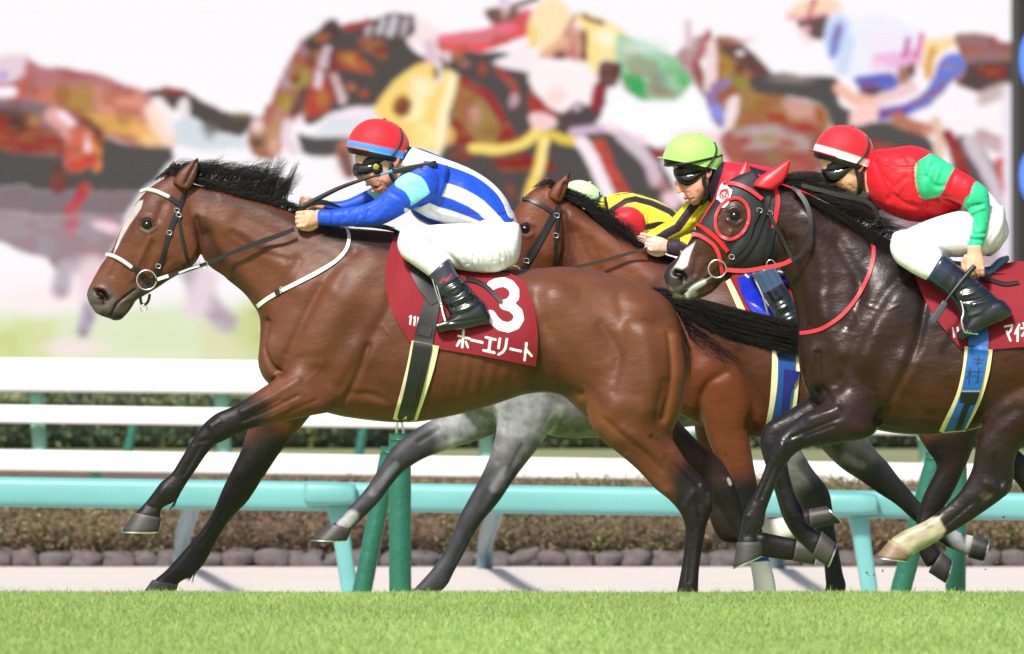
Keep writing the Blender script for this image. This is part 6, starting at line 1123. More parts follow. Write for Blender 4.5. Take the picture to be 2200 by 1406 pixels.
sub(sd, ribbon("strap_end", [(2108, 598), (2130, 602), (2160, 610), (2189, 606)], [9, 8, 8, 7], eD, M['leather'], Y, drape_on([clD], Y), off=.012, thick=.006))
def stirrupD(b):
    tubeP(b, [(2040, 600, -.29), (2062, 640, -.31), (2066, 655, -.32)], 1.6, YD); tubeP(b, [(2066, 650, -.33), (2070, 672, -.34), (2066, 690, -.35), (2072, 712, -.35), (2084, 716, -.33)], 2.6, YD); tubeP(b, [(2072, 714, -.34), (2100, 718, -.30)], 2.4, YD)
sub(sd, bag_part("stirrup", eD, M['metal'], stirrupD))

# ---- horse C
Y = YC_
bc = ribbon("bridle", [(1200, 440), (1192, 462), (1176, 490), (1160, 520), (1142, 552), (1122, 582)], [9, 10, 11, 11, 11, 10], eC, M['leather'], Y, drC, off=.008, mirror=True)
for nm, pts, w, m_ in (("browband", [(1122, 428), (1140, 430), (1164, 440), (1190, 458)], 9, 'leather'), ("throat_strap", [(1202, 446), (1197, 480), (1194, 520), (1192, 572)], 7, 'leather'), ("cheek_strap", [(1184, 462), (1166, 494), (1150, 522), (1128, 560)], 5, 'leather'), ("noseband", [(1060, 560), (1080, 570), (1100, 590)], 9, 'leather')):
    sub(bc, ribbon(nm, pts, w, eC, M[m_], Y, drC, off=.010, mirror=True))
for x, y in ((1131, 560), (1196, 463), (1194, 506)): sub(bc, buckle(x, y, drC, Y, eC, 5))
sub(bc, ring("bit_ring", 1102, 590, 19, -.085, eC, Y, 1.8))
ribbon("reins", [(1120, 590), (1200, 580), (1280, 565), (1340, 548), (1392, 534)], 7, eC, M['leather_brown'], Y, None, off=0, ys=[-.10, -.11, -.13, -.14, -.14], n=50)
clC = cloth_patch([(1556, 580), (1640, 598), (1720, 612), (1830, 620)], [(1660, 745), (1720, 756), (1780, 760), (1850, 762)], -8, 10, eC, Y, drC, [], DARKRED, 120, 90)
ribbon("cloth_edging", [(1558, 590), (1580, 636), (1602, 682), (1640, 735)], [10, 13, 14, 12], eC, mat("cream_felt_c", S(220, 206, 150), rough=.85), Y, drape_on([clC, bodyC], Y), off=.010)
dC2 = drape_on([bodyC, clC], Y)
g = ribbon("girth", [(1690, 745), (1688, 800), (1682, 870), (1668, 937)], [62, 60, 58, 54], eC, mat("cream_felt_d", S(222, 218, 180), rough=0.85), Y, dC2, off=.012, mirror=True, m=7, n=40, thick=.006)
sub(g, ribbon("girth_strap", [(1672, 640), (1684, 700), (1690, 760), (1688, 830), (1676, 900), (1666, 936)], [36, 38, 38, 36, 34, 34], eC, mat("blue_strap_b", S(30, 76, 150), rough=.45, nscale=40, namt=.1), Y, drape_on([bodyC, clC, g], Y), off=.008, mirror=True, m=5, n=60))
sub(g, ribbon("buckle_guard", [(1702, 796), (1698, 815), (1690, 840), (1684, 900)], [34, 30, 16, 14], eC, mat("deep_blue", S(34, 36, 120), rough=.35), Y, drape_on([bodyC, clC, g], Y), off=.014, m=5))
def saddleC(b): loft(b, [(1590, 560, 1590, 590, 40), (1650, 580, 1655, 620, 70), (1740, 596, 1745, 625, 60)], YC_, 0)
sd = bag_part("saddle", eC, mat("blue_plastic", S(20, 40, 170), rough=.15, nscale=20, namt=.2, coat=.3), saddleC)
sub(sd, ribbon("saddle_flap", [(1600, 590), (1618, 625), (1640, 660), (1660, 700)], [36, 50, 50, 34], eC, mat("blue_flap", S(22, 44, 176), rough=.15, nscale=20, namt=.3, coat=.3), Y, dC2, off=.018, m=7, mirror=True))
sub(sd, bag_part("stirrup", eC, M['metal'], lambda b: tubeP(b, [(1622, 600, -.31), (1640, 640, -.33), (1654, 690, -.34)], 2.2, YC_)))

# ================================================================== JOCKEYS
def shrink(secs, k, hk):
    r = []
    for s_ in secs:
        s_ = list(s_) + [0] * (6 - len(s_)); ax, ay, bx, by, h, yo = s_; cx, cy = (ax + bx) / 2, (ay + by) / 2
        r.append((cx + (ax - cx) * k, cy + (ay - cy) * k, cx + (bx - cx) * k, cy + (by - cy) * k, h * hk, yo))
    return r
def fist(b, wr, kn, Y, w=34, curl=1.0, r=4.3, th_side=-1, point=False):
    """wr, kn: (px,py,y) of wrist and knuckle row centre; fingers spread in the picture plane and curl away from the camera"""
    wr, kn = np.array(wr, float), np.array(kn, float); u = (kn - wr)[:2]; Lh = np.linalg.norm(u); u = u / Lh; v = np.array([-u[1], u[0]])
    def q(a, bb, y): return (wr[0] + u[0] * a + v[0] * bb, wr[1] + u[1] * a + v[1] * bb, y)
    y0, y1 = wr[2], kn[2]; sec = []
    for a, ww, h in ((-14, .40, 11), (0, .40, 11), (Lh * .45, .50, 11), (Lh, .52, 9), (Lh + 3, .46, 7)):
        t = max(0, a / Lh); yy = y0 + (y1 - y0) * min(1, t); c1, c2 = q(a, -w * ww, 0), q(a, w * ww, 0); sec.append((c1[0], c1[1], c2[0], c2[1], h, yy))
    loft(b, sec, Y, 0, nseg=14, nr=20, cap=0.5)
    for i, (s_, ln) in enumerate(((-.39, .92), (-.13, 1.0), (.13, .96), (.38, .8))):
        bb = w * s_; f = 15 * ln
        if point and i == 3: tubeP(b, [q(Lh - 4, bb, y1), q(Lh + 10, bb * 1.1, y1 - .002), q(Lh + 22, bb * 1.15, y1), q(Lh + 33, bb * 1.1, y1 + .004)], [r, r, r * .9, r * .7], Y); continue
        tubeP(b, [q(Lh - 5, bb, y1 - .004), q(Lh + f * .7, bb * 1.02, y1 - .002), q(Lh + f, bb, y1 + .022), q(Lh + f * .5, bb * .95, y1 + .042), q(Lh - 4, bb * .9, y1 + .040)], [r * 1.05, r, r, r * .95, r * .8], Y)
        ell(b, P(*[q(Lh + 0, bb, 0)[k] for k in (0, 1)], Y + y1 - .010), (.0095, .008, .0095), 10, 8)
    tubeP(b, [q(4, th_side * w * .42, y0), q(Lh * .6, th_side * w * .62, y0 + .012), q(Lh + 4, th_side * w * .56, y1 + .018), q(Lh + 12, th_side * w * .40, y1 + .026)], [r * 1.3, r * 1.25, r * 1.1, r * .9], Y)
SK = S(226, 170, 142)
def helmet(parent, Y, cx, cy, ru, rh, tilt, color, band, rd=56, strap=True, peak=13):
    a = math.radians(tilt); sc = 1 / FPX * (Y - CY); c0 = np.array(P(cx, cy, Y)); U = np.array([math.cos(a), 0, -math.sin(a)]); Hh = np.array([math.sin(a), 0, math.cos(a)]); D_ = np.array([0, 1.0, 0])
    th = np.linspace(0, 2 * math.pi, 48, endpoint=False); V = []
    for k, (h, r) in enumerate([(-.13, .985), (-.05, 1.0), (.06, 1.0)] + [(math.sin(p), math.cos(p) ** .86) for p in np.linspace(.14, 1.52, 15)]):
        V.append(c0 + (np.cos(th) * r * ru)[:, None] * sc * U + (np.sin(th) * r * rd)[:, None] * sc * D_ + h * rh * sc * Hh)
    b = Bag(); b.grid(np.array(V), closev=True, cap=True)
    ell(b, c0 + Hh * sc * (rh + 1) - U * sc * 0, (.008, .008, .005), 12, 8)
    v = np.vstack(b.v); rel = v - c0; hh = rel @ Hh / sc; uu = rel @ U / sc; C = np.ones((len(v), 3)) * np.array(color)
    if band is not None:
        k = (hh > -9) & (hh < 5); C[k] = np.array(band)
    o = bag_obj("helmet", b, M['cap'], parent, True, C)
    # re-cut with finer rows for a clean band
    b = Bag(); V = []
    for x in np.linspace(-1, 1, 40):
        ang = math.pi + x * 1.35; ca, sa = math.cos(ang), math.sin(ang); ex = peak * (1 - x * x) ** .5 + .5
        e0 = c0 + (ca * ru * .97) * sc * U + (sa * rd * .97) * sc * D_ - rh * .12 * sc * Hh; dirv = ca * U + sa * D_
        V.append([e0 + Hh * sc * 2.0, e0 + dirv * ex * sc + Hh * sc * .6, e0 + dirv * ex * sc - Hh * sc * 1.2, e0 - Hh * sc * 1.6])
    b.grid(np.array(V), closev=True, cap=True); v = np.vstack(b.v); pk = bag_obj("peak", b, M['cap'], parent, True, np.ones((len(v), 3)) * np.array(color)); pk.parent = o
    # dark liner under the shell
    b = Bag(); V = [c0 + (np.cos(th) * r * ru)[:, None] * sc * U + (np.sin(th) * r * rd)[:, None] * sc * D_ + h * rh * sc * Hh for h, r in ((-.06, .95), (-.15, .96), (-.28, .93), (-.30, .86))]
    b.grid(np.array(V), closev=True, cap=True); ln = bag_obj("liner", b, M['leather'], parent); ln.parent = o
    if strap:
        def hp(ang, h, k=1.012): r = math.sqrt(max(0, 1 - max(h, 0) ** 2)) ** .9; return c0 + math.cos(ang) * r * ru * k * sc * U - math.sin(ang) * r * rd * k * sc * D_ + h * rh * sc * Hh * k
        b = Bag(); pts = [hp(.55 + .55 * t, .80 - .95 * t) for t in np.linspace(0, 1, 9)]; tube3(b, pts, .0045, nr=8, n=30); s_ = bag_obj("strap", b, M['leather'], parent); s_.parent = o
    return o
def person(label, Y, loc, lofts_body, jacket, jops, jbase, breeches, boots, hsc, face_ops, voxel=.0045, jsc=(), bsc=(), rsc=(), hands=None, extra_body=None, bootcol=S(22, 24, 30), bootops=(), group="jockeys in the race", br_ops=(), skin=SK):
    e = thing("person", P(loc[0], loc[1], Y), label, "person", group)
    b = Bag()
    for yc, secs, kw in lofts_body: loft(b, secs, Y, yc, **kw)
    for yc, secs, kw in jacket + breeches: loft(b, shrink(secs, .70, .72), Y, yc, **{**kw, 'cap': .2})
    for yc, secs, kw in boots: loft(b, shrink(secs, .78, .8), Y, yc, **kw)
    if hands: hands(b)
    if extra_body: extra_body(b)
    me = remesh(b, .0034, 3); sculpt(me, hsc, Y); o = finish("body", me, M['skin'], e, skin, face_ops, Y)
    out = [o]
    for nm, parts, material, sc_, base, ops, pairs in (("jacket", jacket, 'silk', jsc, jbase, jops, False), ("breeches", breeches, 'breech', bsc, S(230, 229, 234), list(br_ops), False), ("boots", boots, 'boot', rsc, bootcol, list(bootops), False)):
        for grp in ([[p for p in parts if p[0] < 0], [p for p in parts if p[0] > 0]] if nm == "boots" else [parts]):
            b = Bag()
            for yc, secs, kw in grp: loft(b, secs, Y, yc, **kw)
            me = remesh(b, voxel, 4 if nm == "boots" else 6); sculpt(me, [(o_[0], o_[1], o_[2] * (1.8 if nm == "jacket" else 1.2)) + tuple(o_[3:]) for o_ in sc_], Y); out.append(finish("boot" if nm == "boots" else nm, me, M[material], e, base, ops, Y))
    return e, out
def fold(pts, w, d): return [(pts, w, d), ([(x + w * 1.1, y + w * .9) for x, y in pts], w, -d * .9)]

# ---- rider A
Y = YA
JB, JBd, JL, WH = S(28, 76, 205), S(24, 60, 190), S(140, 226, 240), S(236, 238, 244)
aT = [(866, 322, 866, 392, 26), (886, 317, 874, 428, 52), (912, 322, 886, 460, 74), (956, 340, 910, 480, 86), (1009, 362, 955, 490, 86), (1055, 391, 1005, 492, 80), (1087, 426, 1040, 496, 76), (1106, 468, 1062, 502, 70)]
aN = [(960, 350, 945, 438, 26, .03), (915, 344, 932, 428, 28, 0), (866, 370, 904, 440, 28, 0), (845, 394, 880, 453, 26, 0), (812, 424, 850, 470, 24, .01), (788, 437, 818, 484, 24, .02), (760, 444, 776, 487, 22, .03), (722, 450, 726, 487, 19, .05), (687, 451, 687, 484, 16, .06)]
aF = [(940, 350, 925, 430, 26), (880, 380, 895, 432, 26), (810, 398, 836, 434, 22), (788, 409, 803, 440, 20), (742, 430, 746, 458, 18), (705, 433, 706, 453, 14), (680, 432, 682, 448, 13)]
aP = [(1085, 432, 1010, 500, 72), (1106, 462, 1000, 532, 76), (1116, 505, 1010, 572, 74), (1113, 545, 1040, 584, 60), (1098, 572, 1072, 585, 40)]
aTh = [(1108, 478, 1102, 572, 46, .05), (1060, 477, 1062, 586, 48, .02), (1000, 480, 1003, 583, 45, 0), (945, 482, 957, 574, 40, -.02), (905, 487, 918, 568, 36, -.03), (878, 496, 888, 562, 33, -.04), (860, 508, 868, 550, 25, -.04)]
aSh = [(858, 502, 905, 495, 30, -.04), (853, 524, 918, 505, 31, -.04), (862, 550, 930, 518, 30, -.04), (885, 568, 947, 538, 29, -.045), (906, 583, 958, 552, 28, -.05), (926, 598, 969, 565, 26, -.055)]
aB = [(920, 594, 969, 558, 28, -.055), (934, 616, 980, 584, 27, -.06), (949, 642, 1000, 606, 27, -.07), (961, 664, 1018, 628, 27, -.08), (968, 686, 1040, 650, 26, -.085)]
aFt = [(1052, 672, 1050, 698, 16, -.085), (1036, 646, 1034, 702, 24, -.085), (1004, 656, 1004, 708, 26, -.085), (972, 678, 970, 713, 25, -.085), (952, 688, 950, 716, 21, -.085), (941, 697, 941, 716, 12, -.085)]
def mir(secs): return [tuple(list(s_[:5]) + [-(s_[5] if len(s_) > 5 else 0)]) for s_ in secs]
aFace = [(762, 336, 876, 318, 33), (764, 352, 872, 334, 36), (767, 366, 866, 350, 36), (772, 379, 862, 365, 34), (784, 390, 858, 378, 32), (793, 397, 855, 388, 29), (802, 406, 850, 396, 25), (808, 414, 845, 404, 20), (815, 419, 838, 411, 14)]
def aExtra(b):
    tubeP(b, [(766, 362, 0), (769, 376, 0), (776, 386, 0)], [4, 6, 6.5], YA); ell(b, P(851, 346, YA - .072), (.014, .008, .028), rot=.2); ell(b, P(851, 346, YA + .072), (.014, .008, .028), rot=.2)
    tubeP(b, [(790, 396, -.01), (789, 397, 0), (790, 396, .01)], 4, YA); tubeP(b, [(803, 410, -.01), (801, 412, 0), (803, 410, .01)], 4, YA)
    loft(b, [(840, 345, 885, 335, 26), (845, 385, 880, 360, 26), (870, 400, 900, 350, 26)], YA)
jA = [('p', sm([(870, 300), (900, 306), (958, 325), (1012, 348), (1066, 384), (1100, 430), (1116, 466), (1094, 467), (1080, 436), (1059, 408), (1016, 377), (956, 355), (915, 346), (880, 350), (864, 362)]), 1.2, WH),
      ('s', [(896, 312), (940, 328), (985, 344), (1030, 362), (1062, 382)], 7, 1.5, JB), ('s', [(866, 366), (880, 352), (905, 346)], 4, 1.5, WH),

      ('p', sm([(942, 394), (980, 400), (1028, 424), (1060, 452), (1084, 480), (1084, 496), (1056, 486), (1036, 466), (1008, 445), (966, 426), (928, 416)]), 1.2, WH),
      ('p', sm([(896, 425), (940, 444), (985, 458), (1030, 476), (1044, 490), (1000, 492), (950, 478), (905, 462), (880, 440)]), 1.2, WH),
      ('s', [(1030, 500), (1048, 470), (1075, 480)], .8, 1, WH),
      ('p', sm([(878, 446), (905, 466), (950, 484), (930, 492), (890, 480), (868, 452)]), 1.2, WH), ('s', [(886, 456), (918, 474), (950, 484)], 5, 1.2, JB),
      ('p', sm([(920, 352), (945, 352), (962, 380), (950, 420), (930, 432), (900, 380)]), 1.5, JB), ('p', sm([(870, 362), (910, 352), (934, 366), (944, 396), (938, 424), (905, 444), (880, 440), (860, 400)]), 1.2, JB, 'n'),
      ('p', sm([(925, 410), (915, 432), (881, 452), (866, 446), (830, 480), (680, 500), (680, 440), (790, 420), (850, 380), (880, 366)]), 1.2, JB, 'n'),
      ('p', sm([(848, 396), (862, 376), (882, 372), (908, 384), (922, 410), (920, 418), (884, 442), (882, 432), (870, 412)]), 1.2, JL, 'n'),
      ('p', sm([(680, 470), (680, 428), (740, 424), (788, 408), (850, 380), (860, 440), (700, 470)]), 1.2, JB, 'f'), ('p', sm([(788, 410), (810, 394), (850, 380), (850, 430), (812, 436), (800, 422)]), 1.2, JL, 'f'), ('s', [(712, 450), (712, 488)], .7, .8, JBd, 'n')]
aj_sc = fold([(782, 446), (776, 462)], 4, -3) + fold([(900, 440), (880, 452)], 6, -4) + [([(925, 350), (946, 385), (938, 425)], 5, -4, 'n'), ([(712, 452), (712, 486)], 2.5, -2.5), ([(748, 452), (740, 470)], 4, -2), ([(830, 450), (800, 478)], 7, 2), ([(960, 470), (1030, 488)], 5, -4), ([(1000, 400), (1050, 470)], 12, 3), ([(950, 440), (1000, 470)], 7, -3), ([(905, 445), (940, 465)], 5, -4)]
_r = random.Random(5)
ab_sc = [([(x + _r.uniform(-4, 4), 498 + _r.uniform(0, 26)), (x + 12, 540), (x + 20 + _r.uniform(-8, 8), 560 + _r.uniform(-6, 18))], _r.uniform(2.2, 4.2), _r.uniform(-3.6, -1.2)) for x in range(965, 1104, 10)] + [([(930, 520), (975, 560), (990, 585)], 6, -10), ([(870, 520), (900, 545)], 4, -2), ([(862, 530), (885, 556)], 3, -1.5), ([(925, 495), (960, 530)], 5, -2), ([(890, 540), (915, 520), (930, 512)], 3, -2), ([(1090, 480), (1060, 500), (1040, 495)], 4, -3)]
ar_sc = [([(946, 620), (975, 606), (985, 598)], 3, -4), ([(952, 632), (970, 622), (996, 608)], 3.5, 5), ([(955, 642), (985, 634), (1000, 618)], 3, -6), ([(962, 652), (985, 646), (1012, 630)], 3.5, 5), ([(965, 663), (990, 656), (1020, 642)], 3, -6), ([(975, 672), (1000, 664), (1028, 650)], 3, 4), ([(944, 694), (1000, 690), (1050, 680)], 2, -3), ([(958, 646), (975, 668)], 3, -4)]
aj_sc += [([(905, 360), (925, 372), (940, 392)], 4, -2.5, 'n'), ([(880, 396), (905, 405), (918, 420)], 4, -2, 'n'), ([(840, 415), (858, 425), (870, 446)], 4, -2, 'n'), ([(820, 430), (790, 455)], 4, -2, 'n'), ([(770, 450), (765, 478)], 3, -2, 'n'), ([(735, 452), (730, 480)], 3, -1.6, 'n'),
    ([(960, 350), (1000, 372), (1030, 400)], 5, -2), ([(985, 470), (1010, 460), (1050, 465)], 4, -2.5), ([(1030, 490), (1060, 470), (1085, 460)], 4, -2.5), ([(1050, 496), (1085, 482)], 3, 2), ([(930, 450), (960, 462)], 4, 2), ([(1060, 420), (1080, 450)], 4, -2), ([(700, 455), (700, 482)], 2, -1.2)]
hA = lambda b: (fist(b, (684, 468, -.11), (652, 471, -.13), YA, 36, r=4.4), fist(b, (680, 440, .10), (660, 438, .07), YA, 28, r=4.2))
eJA, outA = person("jockey on the leading bay in a blue and white striped silk and red helmet", YA, (980, 600),
    [(0, aFace, dict(ex=2.2))], [(0, aT, {}), (-.18, aN, {}), (.16, aF, {})], jA, JB,
    [(0, aP, {}), (-.16, aTh, {}), (-.20, aSh, {}), (.16, mir(aTh), {}), (.20, mir(aSh), {})], [(-.20, aB, {}), (-.20, aFt, {}), (.20, mir(aB), {}), (.20, mir(aFt), {})],
    [([(793, 366)], 8, -6), ([(800, 402), (812, 404), (818, 400)], 2.2, -5), ([(822, 392), (832, 404)], 3, -4), ([(828, 388)], 10, 5), ([(812, 390), (820, 400), (822, 410)], 2, -3), ([(851, 346)], 5, -6), ([(851, 346)], 9, 3), ([(655, 455), (655, 486)], 3, -2), ([(670, 462), (660, 480)], 4, 1.5)],
    [('p', [(775, 380), (860, 370), (862, 400), (820, 424), (800, 412)], 8, S(206, 140, 112), '', .6), ('s', [(800, 402), (810, 404)], 1.6, 2, S(90, 34, 34)), ('s', [(796, 398), (804, 408)], 2.4, 2, S(196, 104, 96), '', .7), ('s', [(815, 415), (845, 400)], 4, 8, S(176, 116, 90), '', .5), ('s', [(851, 340), (852, 352)], 3, 4, S(196, 116, 92)), ('s', [(664, 440), (640, 440)], 10, 6, S(232, 176, 150))],
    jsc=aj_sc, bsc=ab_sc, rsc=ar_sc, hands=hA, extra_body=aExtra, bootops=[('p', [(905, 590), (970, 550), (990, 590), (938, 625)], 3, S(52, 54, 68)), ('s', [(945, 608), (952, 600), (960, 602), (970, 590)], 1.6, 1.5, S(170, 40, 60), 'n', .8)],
    br_ops=[('p', [(885, 560), (916, 528), (960, 552), (925, 600)], 2, S(206, 206, 212), '', .8)])
heA = helmet(eJA, YA, 812, 322, 68, 66, 12, S(206, 30, 44), S(64, 140, 214))
def harnessA(b):
    loft(b, [(858, 330, 886, 318, 30), (862, 350, 886, 336, 31), (858, 372, 880, 356, 30), (850, 392, 872, 374, 27)], YA); loft(b, [(772, 345, 856, 328, 38), (770, 352, 850, 340, 38.5), (772, 356, 845, 346, 38)], YA)
    tubeP(b, [(843, 352, -.076), (838, 372, -.074), (850, 396, -.06), (842, 406, -.03), (836, 410, 0)], 4.2, YA)
ch = bag_part("chin_harness", eJA, M['leather'], harnessA)
def gogA(b): loft(b, [(762, 352, 763, 380, 18), (767, 350, 771, 380, 31), (784, 350, 790, 378, 38), (800, 348, 804, 372, 39.5)], YA, ex=2.8, nseg=12)
mg = mat("dark_lens", S(26, 32, 38), rough=0.06, spec=0.7)
gg = bag_part("goggles", eJA, mg, gogA)
sub(gg, bag_part("goggle_cup", eJA, M['goggles'], lambda b: ell(b, P(810, 362, YA - .074), (.024, .010, .026)))); sub(gg, bag_part("goggle_disc", eJA, mat("yellow_disc", S(150, 140, 40), rough=.4), lambda b: ell(b, P(808, 359, YA - .083), (.0135, .004, .014))))
sub(gg, bag_part("inner_lens", eJA, mat("tinted_lens", S(40, 48, 60), rough=.1), lambda b: ell(b, P(784, 364, YA), (.026, .068, .022), rot=-.2)))
wp = thing("whip", P(660, 436, YA - .12), "black riding whip with a light blue collar held over the leading jockey's hand", "whip")
bag_part("shaft", wp, M['leather'], lambda b: tubeP(b, [(646, 446, -.12), (670, 434, -.125), (730, 404, -.15), (790, 383, -.18), (822, 375, -.20)], [5, 5.5, 4.5, 3, 2], YA, n=40))
bag_part("collar", wp, mat("light_blue_tape", S(80, 150, 190), rough=.5), lambda b: tubeP(b, [(818, 376, -.198), (832, 371, -.205), (844, 368, -.21)], [2.2, 3, 4.6], YA))
bag_part("flap", wp, M['leather'], lambda b: loft(b, [(842, 363, 845, 374, 4), (880, 355, 884, 369, 3.5), (936, 345, 940, 357, 3)], YA - .215, ex=4, cap=.1))

# ---- rider D
Y = YD
RD, GN = S(205, 24, 40), S(46, 190, 138)
dT = [(1860, 330, 1864, 418, 28), (1882, 322, 1880, 440, 52), (1916, 318, 1906, 458, 76), (1960, 313, 1948, 474, 88), (2000, 326, 1992, 478, 86), (2045, 356, 2036, 470, 80), (2085, 382, 2076, 462, 74), (2110, 400, 2100, 456, 66)]
dN = [(1975, 324, 1962, 398, 28, .05), (1996, 330, 1978, 420, 30, 0), (2022, 341, 2004, 426, 29, 0), (2056, 362, 2034, 428, 27, -.01), (2090, 383, 2064, 440, 26, -.02), (2120, 406, 2078, 452, 26, -.02), (2127, 440, 2084, 466, 23, -.02), (2124, 480, 2084, 492, 20, -.03), (2116, 515, 2080, 516, 18, -.04), (2108, 541, 2077, 535, 16, -.05)]
dF = [(1960, 335, 1945, 420, 28), (1905, 385, 1910, 445, 26), (1860, 425, 1870, 458, 20), (1820, 440, 1824, 464, 17), (1795, 446, 1798, 464, 14)]
dP = [(2092, 388, 2050, 460, 70), (2128, 416, 2062, 490, 76), (2154, 452, 2085, 530, 76), (2168, 500, 2105, 548, 62), (2152, 528, 2122, 550, 40)]
dTh = [(2148, 440, 2142, 536, 46, .05), (2100, 446, 2110, 550, 46, .02), (2052, 455, 2066, 553, 43, 0), (2010, 467, 2030, 553, 39, -.02), (1972, 482, 1992, 556, 35, -.03), (1938, 499, 1956, 566, 32, -.04), (1918, 518, 1932, 560, 25, -.04)]
dSh = [(1916, 508, 1974, 500, 30, -.04), (1912, 535, 1988, 512, 31, -.04), (1924, 562, 2002, 524, 30, -.04), (1948, 580, 2014, 536, 29, -.045), (1972, 594, 2024, 547, 28, -.05), (1994, 604, 2032, 556, 26, -.055)]
dB = [(1990, 604, 2032, 546, 29, -.055), (2010, 618, 2050, 562, 28, -.06), (2036, 640, 2082, 588, 27, -.065), (2054, 664, 2118, 618, 27, -.075), (2066, 692, 2146, 645, 26, -.085)]
dFt = [(2172, 664, 2168, 682, 15, -.085), (2152, 644, 2150, 692, 24, -.085), (2116, 650, 2118, 708, 26, -.085), (2086, 676, 2090, 722, 25, -.085), (2068, 700, 2072, 730, 21, -.085), (2057, 714, 2060, 733, 12, -.085)]
dFace = [(1758, 345, 1866, 330, 33), (1764, 362, 1868, 345, 36), (1770, 377, 1864, 360, 36), (1778, 389, 1860, 373, 34), (1790, 398, 1858, 384, 32), (1802, 405, 1855, 394, 29), (1814, 411, 1850, 403, 25), (1826, 416, 1847, 410, 18), (1834, 419, 1844, 415, 12)]
def dExtra(b):
    tubeP(b, [(1770, 374, 0), (1776, 388, 0), (1783, 397, 0)], [4, 6, 6.5], YD); ell(b, P(1849, 357, YD - .070), (.014, .008, .028), rot=.2); ell(b, P(1849, 357, YD + .07), (.014, .008, .028), rot=.2)
    tubeP(b, [(1800, 405, -.01), (1798, 406, 0), (1800, 405, .01)], 3.6, YD); tubeP(b, [(1810, 411, -.01), (1808, 412, 0), (1810, 411, .01)], 3.6, YD)
    loft(b, [(1840, 350, 1880, 340, 27), (1845, 385, 1882, 365, 27), (1860, 420, 1900, 370, 27)], YD)
jD = [('p', sm([(1968, 352), (1990, 336), (2000, 330), (2024, 340), (2050, 358), (2040, 380), (2022, 418), (2012, 424), (1985, 428), (1972, 412), (1966, 380)]), 1.2, GN, 'n'),
      ('p', sm([(2094, 392), (2140, 400), (2145, 560), (2060, 560), (2070, 439), (2084, 418)]), 1.2, GN, 'n'), ('p', sm([(1790, 440), (1840, 430), (1850, 470), (1790, 470)]), 2, GN, 'f')]
dj_sc = fold([(1990, 428), (1985, 450)], 6, -4) + [([(1968, 350), (1966, 385), (1976, 418)], 4, -5, 'n'), ([(2026, 420), (2075, 448)], 5, -6, 'n'), ([(2012, 424), (2040, 450), (2085, 470)], 6, -5, 'n'), ([(1925, 400), (1945, 380)], 5, -3), ([(1930, 415), (1942, 395)], 4, 3), ([(1905, 345), (1935, 360), (1965, 358)], 3.5, -2.5), ([(1880, 350), (1900, 400)], 6, -3), ([(1990, 440), (2060, 458)], 5, -3),
    ([(2080, 445), (2110, 440)], 4, -4, 'n'), ([(2084, 458), (2112, 448)], 4, 3, 'n'), ([(2084, 500), (2100, 504), (2120, 500)], 3, -3, 'n'), ([(2082, 508), (2118, 508)], 3, 3, 'n'), ([(2082, 515), (2118, 517)], 2, -3, 'n'), ([(1990, 380), (2010, 400), (2030, 400)], 5, -3, 'n'), ([(1910, 440), (1960, 460)], 8, 3)]
dj_sc += [([(1880, 440), (1930, 455), (1990, 462)], 5, -2.5), ([(1900, 380), (1915, 400), (1910, 430)], 5, -3), ([(1920, 420), (1950, 440), (1990, 446)], 5, -3), ([(1940, 330), (1955, 350)], 4, -2), ([(2000, 460), (2040, 455), (2070, 440)], 4, 2.5), ([(2005, 350), (1990, 380)], 5, -2.5, 'n'), ([(2020, 360), (2010, 390)], 4, 2, 'n'), ([(2050, 380), (2040, 410)], 4, -2, 'n'), ([(2090, 400), (2080, 430)], 4, -2.5, 'n'),
    ([(2100, 440), (2118, 470)], 4, -2, 'n'), ([(2090, 470), (2100, 490)], 4, -2, 'n'), ([(1960, 440), (2000, 466)], 6, -3), ([(1895, 350), (1925, 362)], 4, 2)]
db_sc = [([(1990, 520), (2030, 500), (2070, 490)], 4, -3), ([(2140, 450), (2130, 490), (2100, 530)], 4, -3), ([(2160, 475), (2150, 510)], 3, -2.5), ([(1930, 510), (1950, 530), (1945, 560)], 3, -2.5), ([(1975, 520), (1965, 545), (1970, 570)], 3, -2.5), ([(2100, 500), (2120, 535)], 4, -2.5), ([(2000, 520), (1975, 540), (1955, 560)], 3, -2.5), ([(2000, 532), (1985, 548), (1978, 562)], 3, -2.5), ([(1985, 505), (2010, 530)], 4, -3), ([(2150, 470), (2120, 530)], 5, -2), ([(2160, 490), (2130, 535)], 4, -2), ([(1990, 500), (2080, 470)], 6, -2), ([(2040, 550), (2010, 530), (2000, 520)], 5, -6), ([(1925, 530), (1950, 560)], 3, -1.5)]
dr_sc = [([(2052, 600), (2040, 625)], 5, 2), ([(2065, 625), (2090, 612), (2098, 602)], 3, -5), ([(2066, 636), (2090, 630), (2110, 618)], 3.5, 5), ([(2070, 648), (2100, 645), (2125, 632)], 3, -5), ([(2090, 655), (2120, 648), (2140, 640)], 4, 4), ([(2064, 716), (2110, 702), (2165, 678)], 2, -3), ([(2080, 680), (2110, 672)], 4, 3)]
hD = lambda b: (fist(b, (2094, 545, -.24), (2095, 578, -.25), YD, 40, r=4.6, th_side=1), fist(b, (1800, 455, .13), (1772, 452, .12), YD, 30))
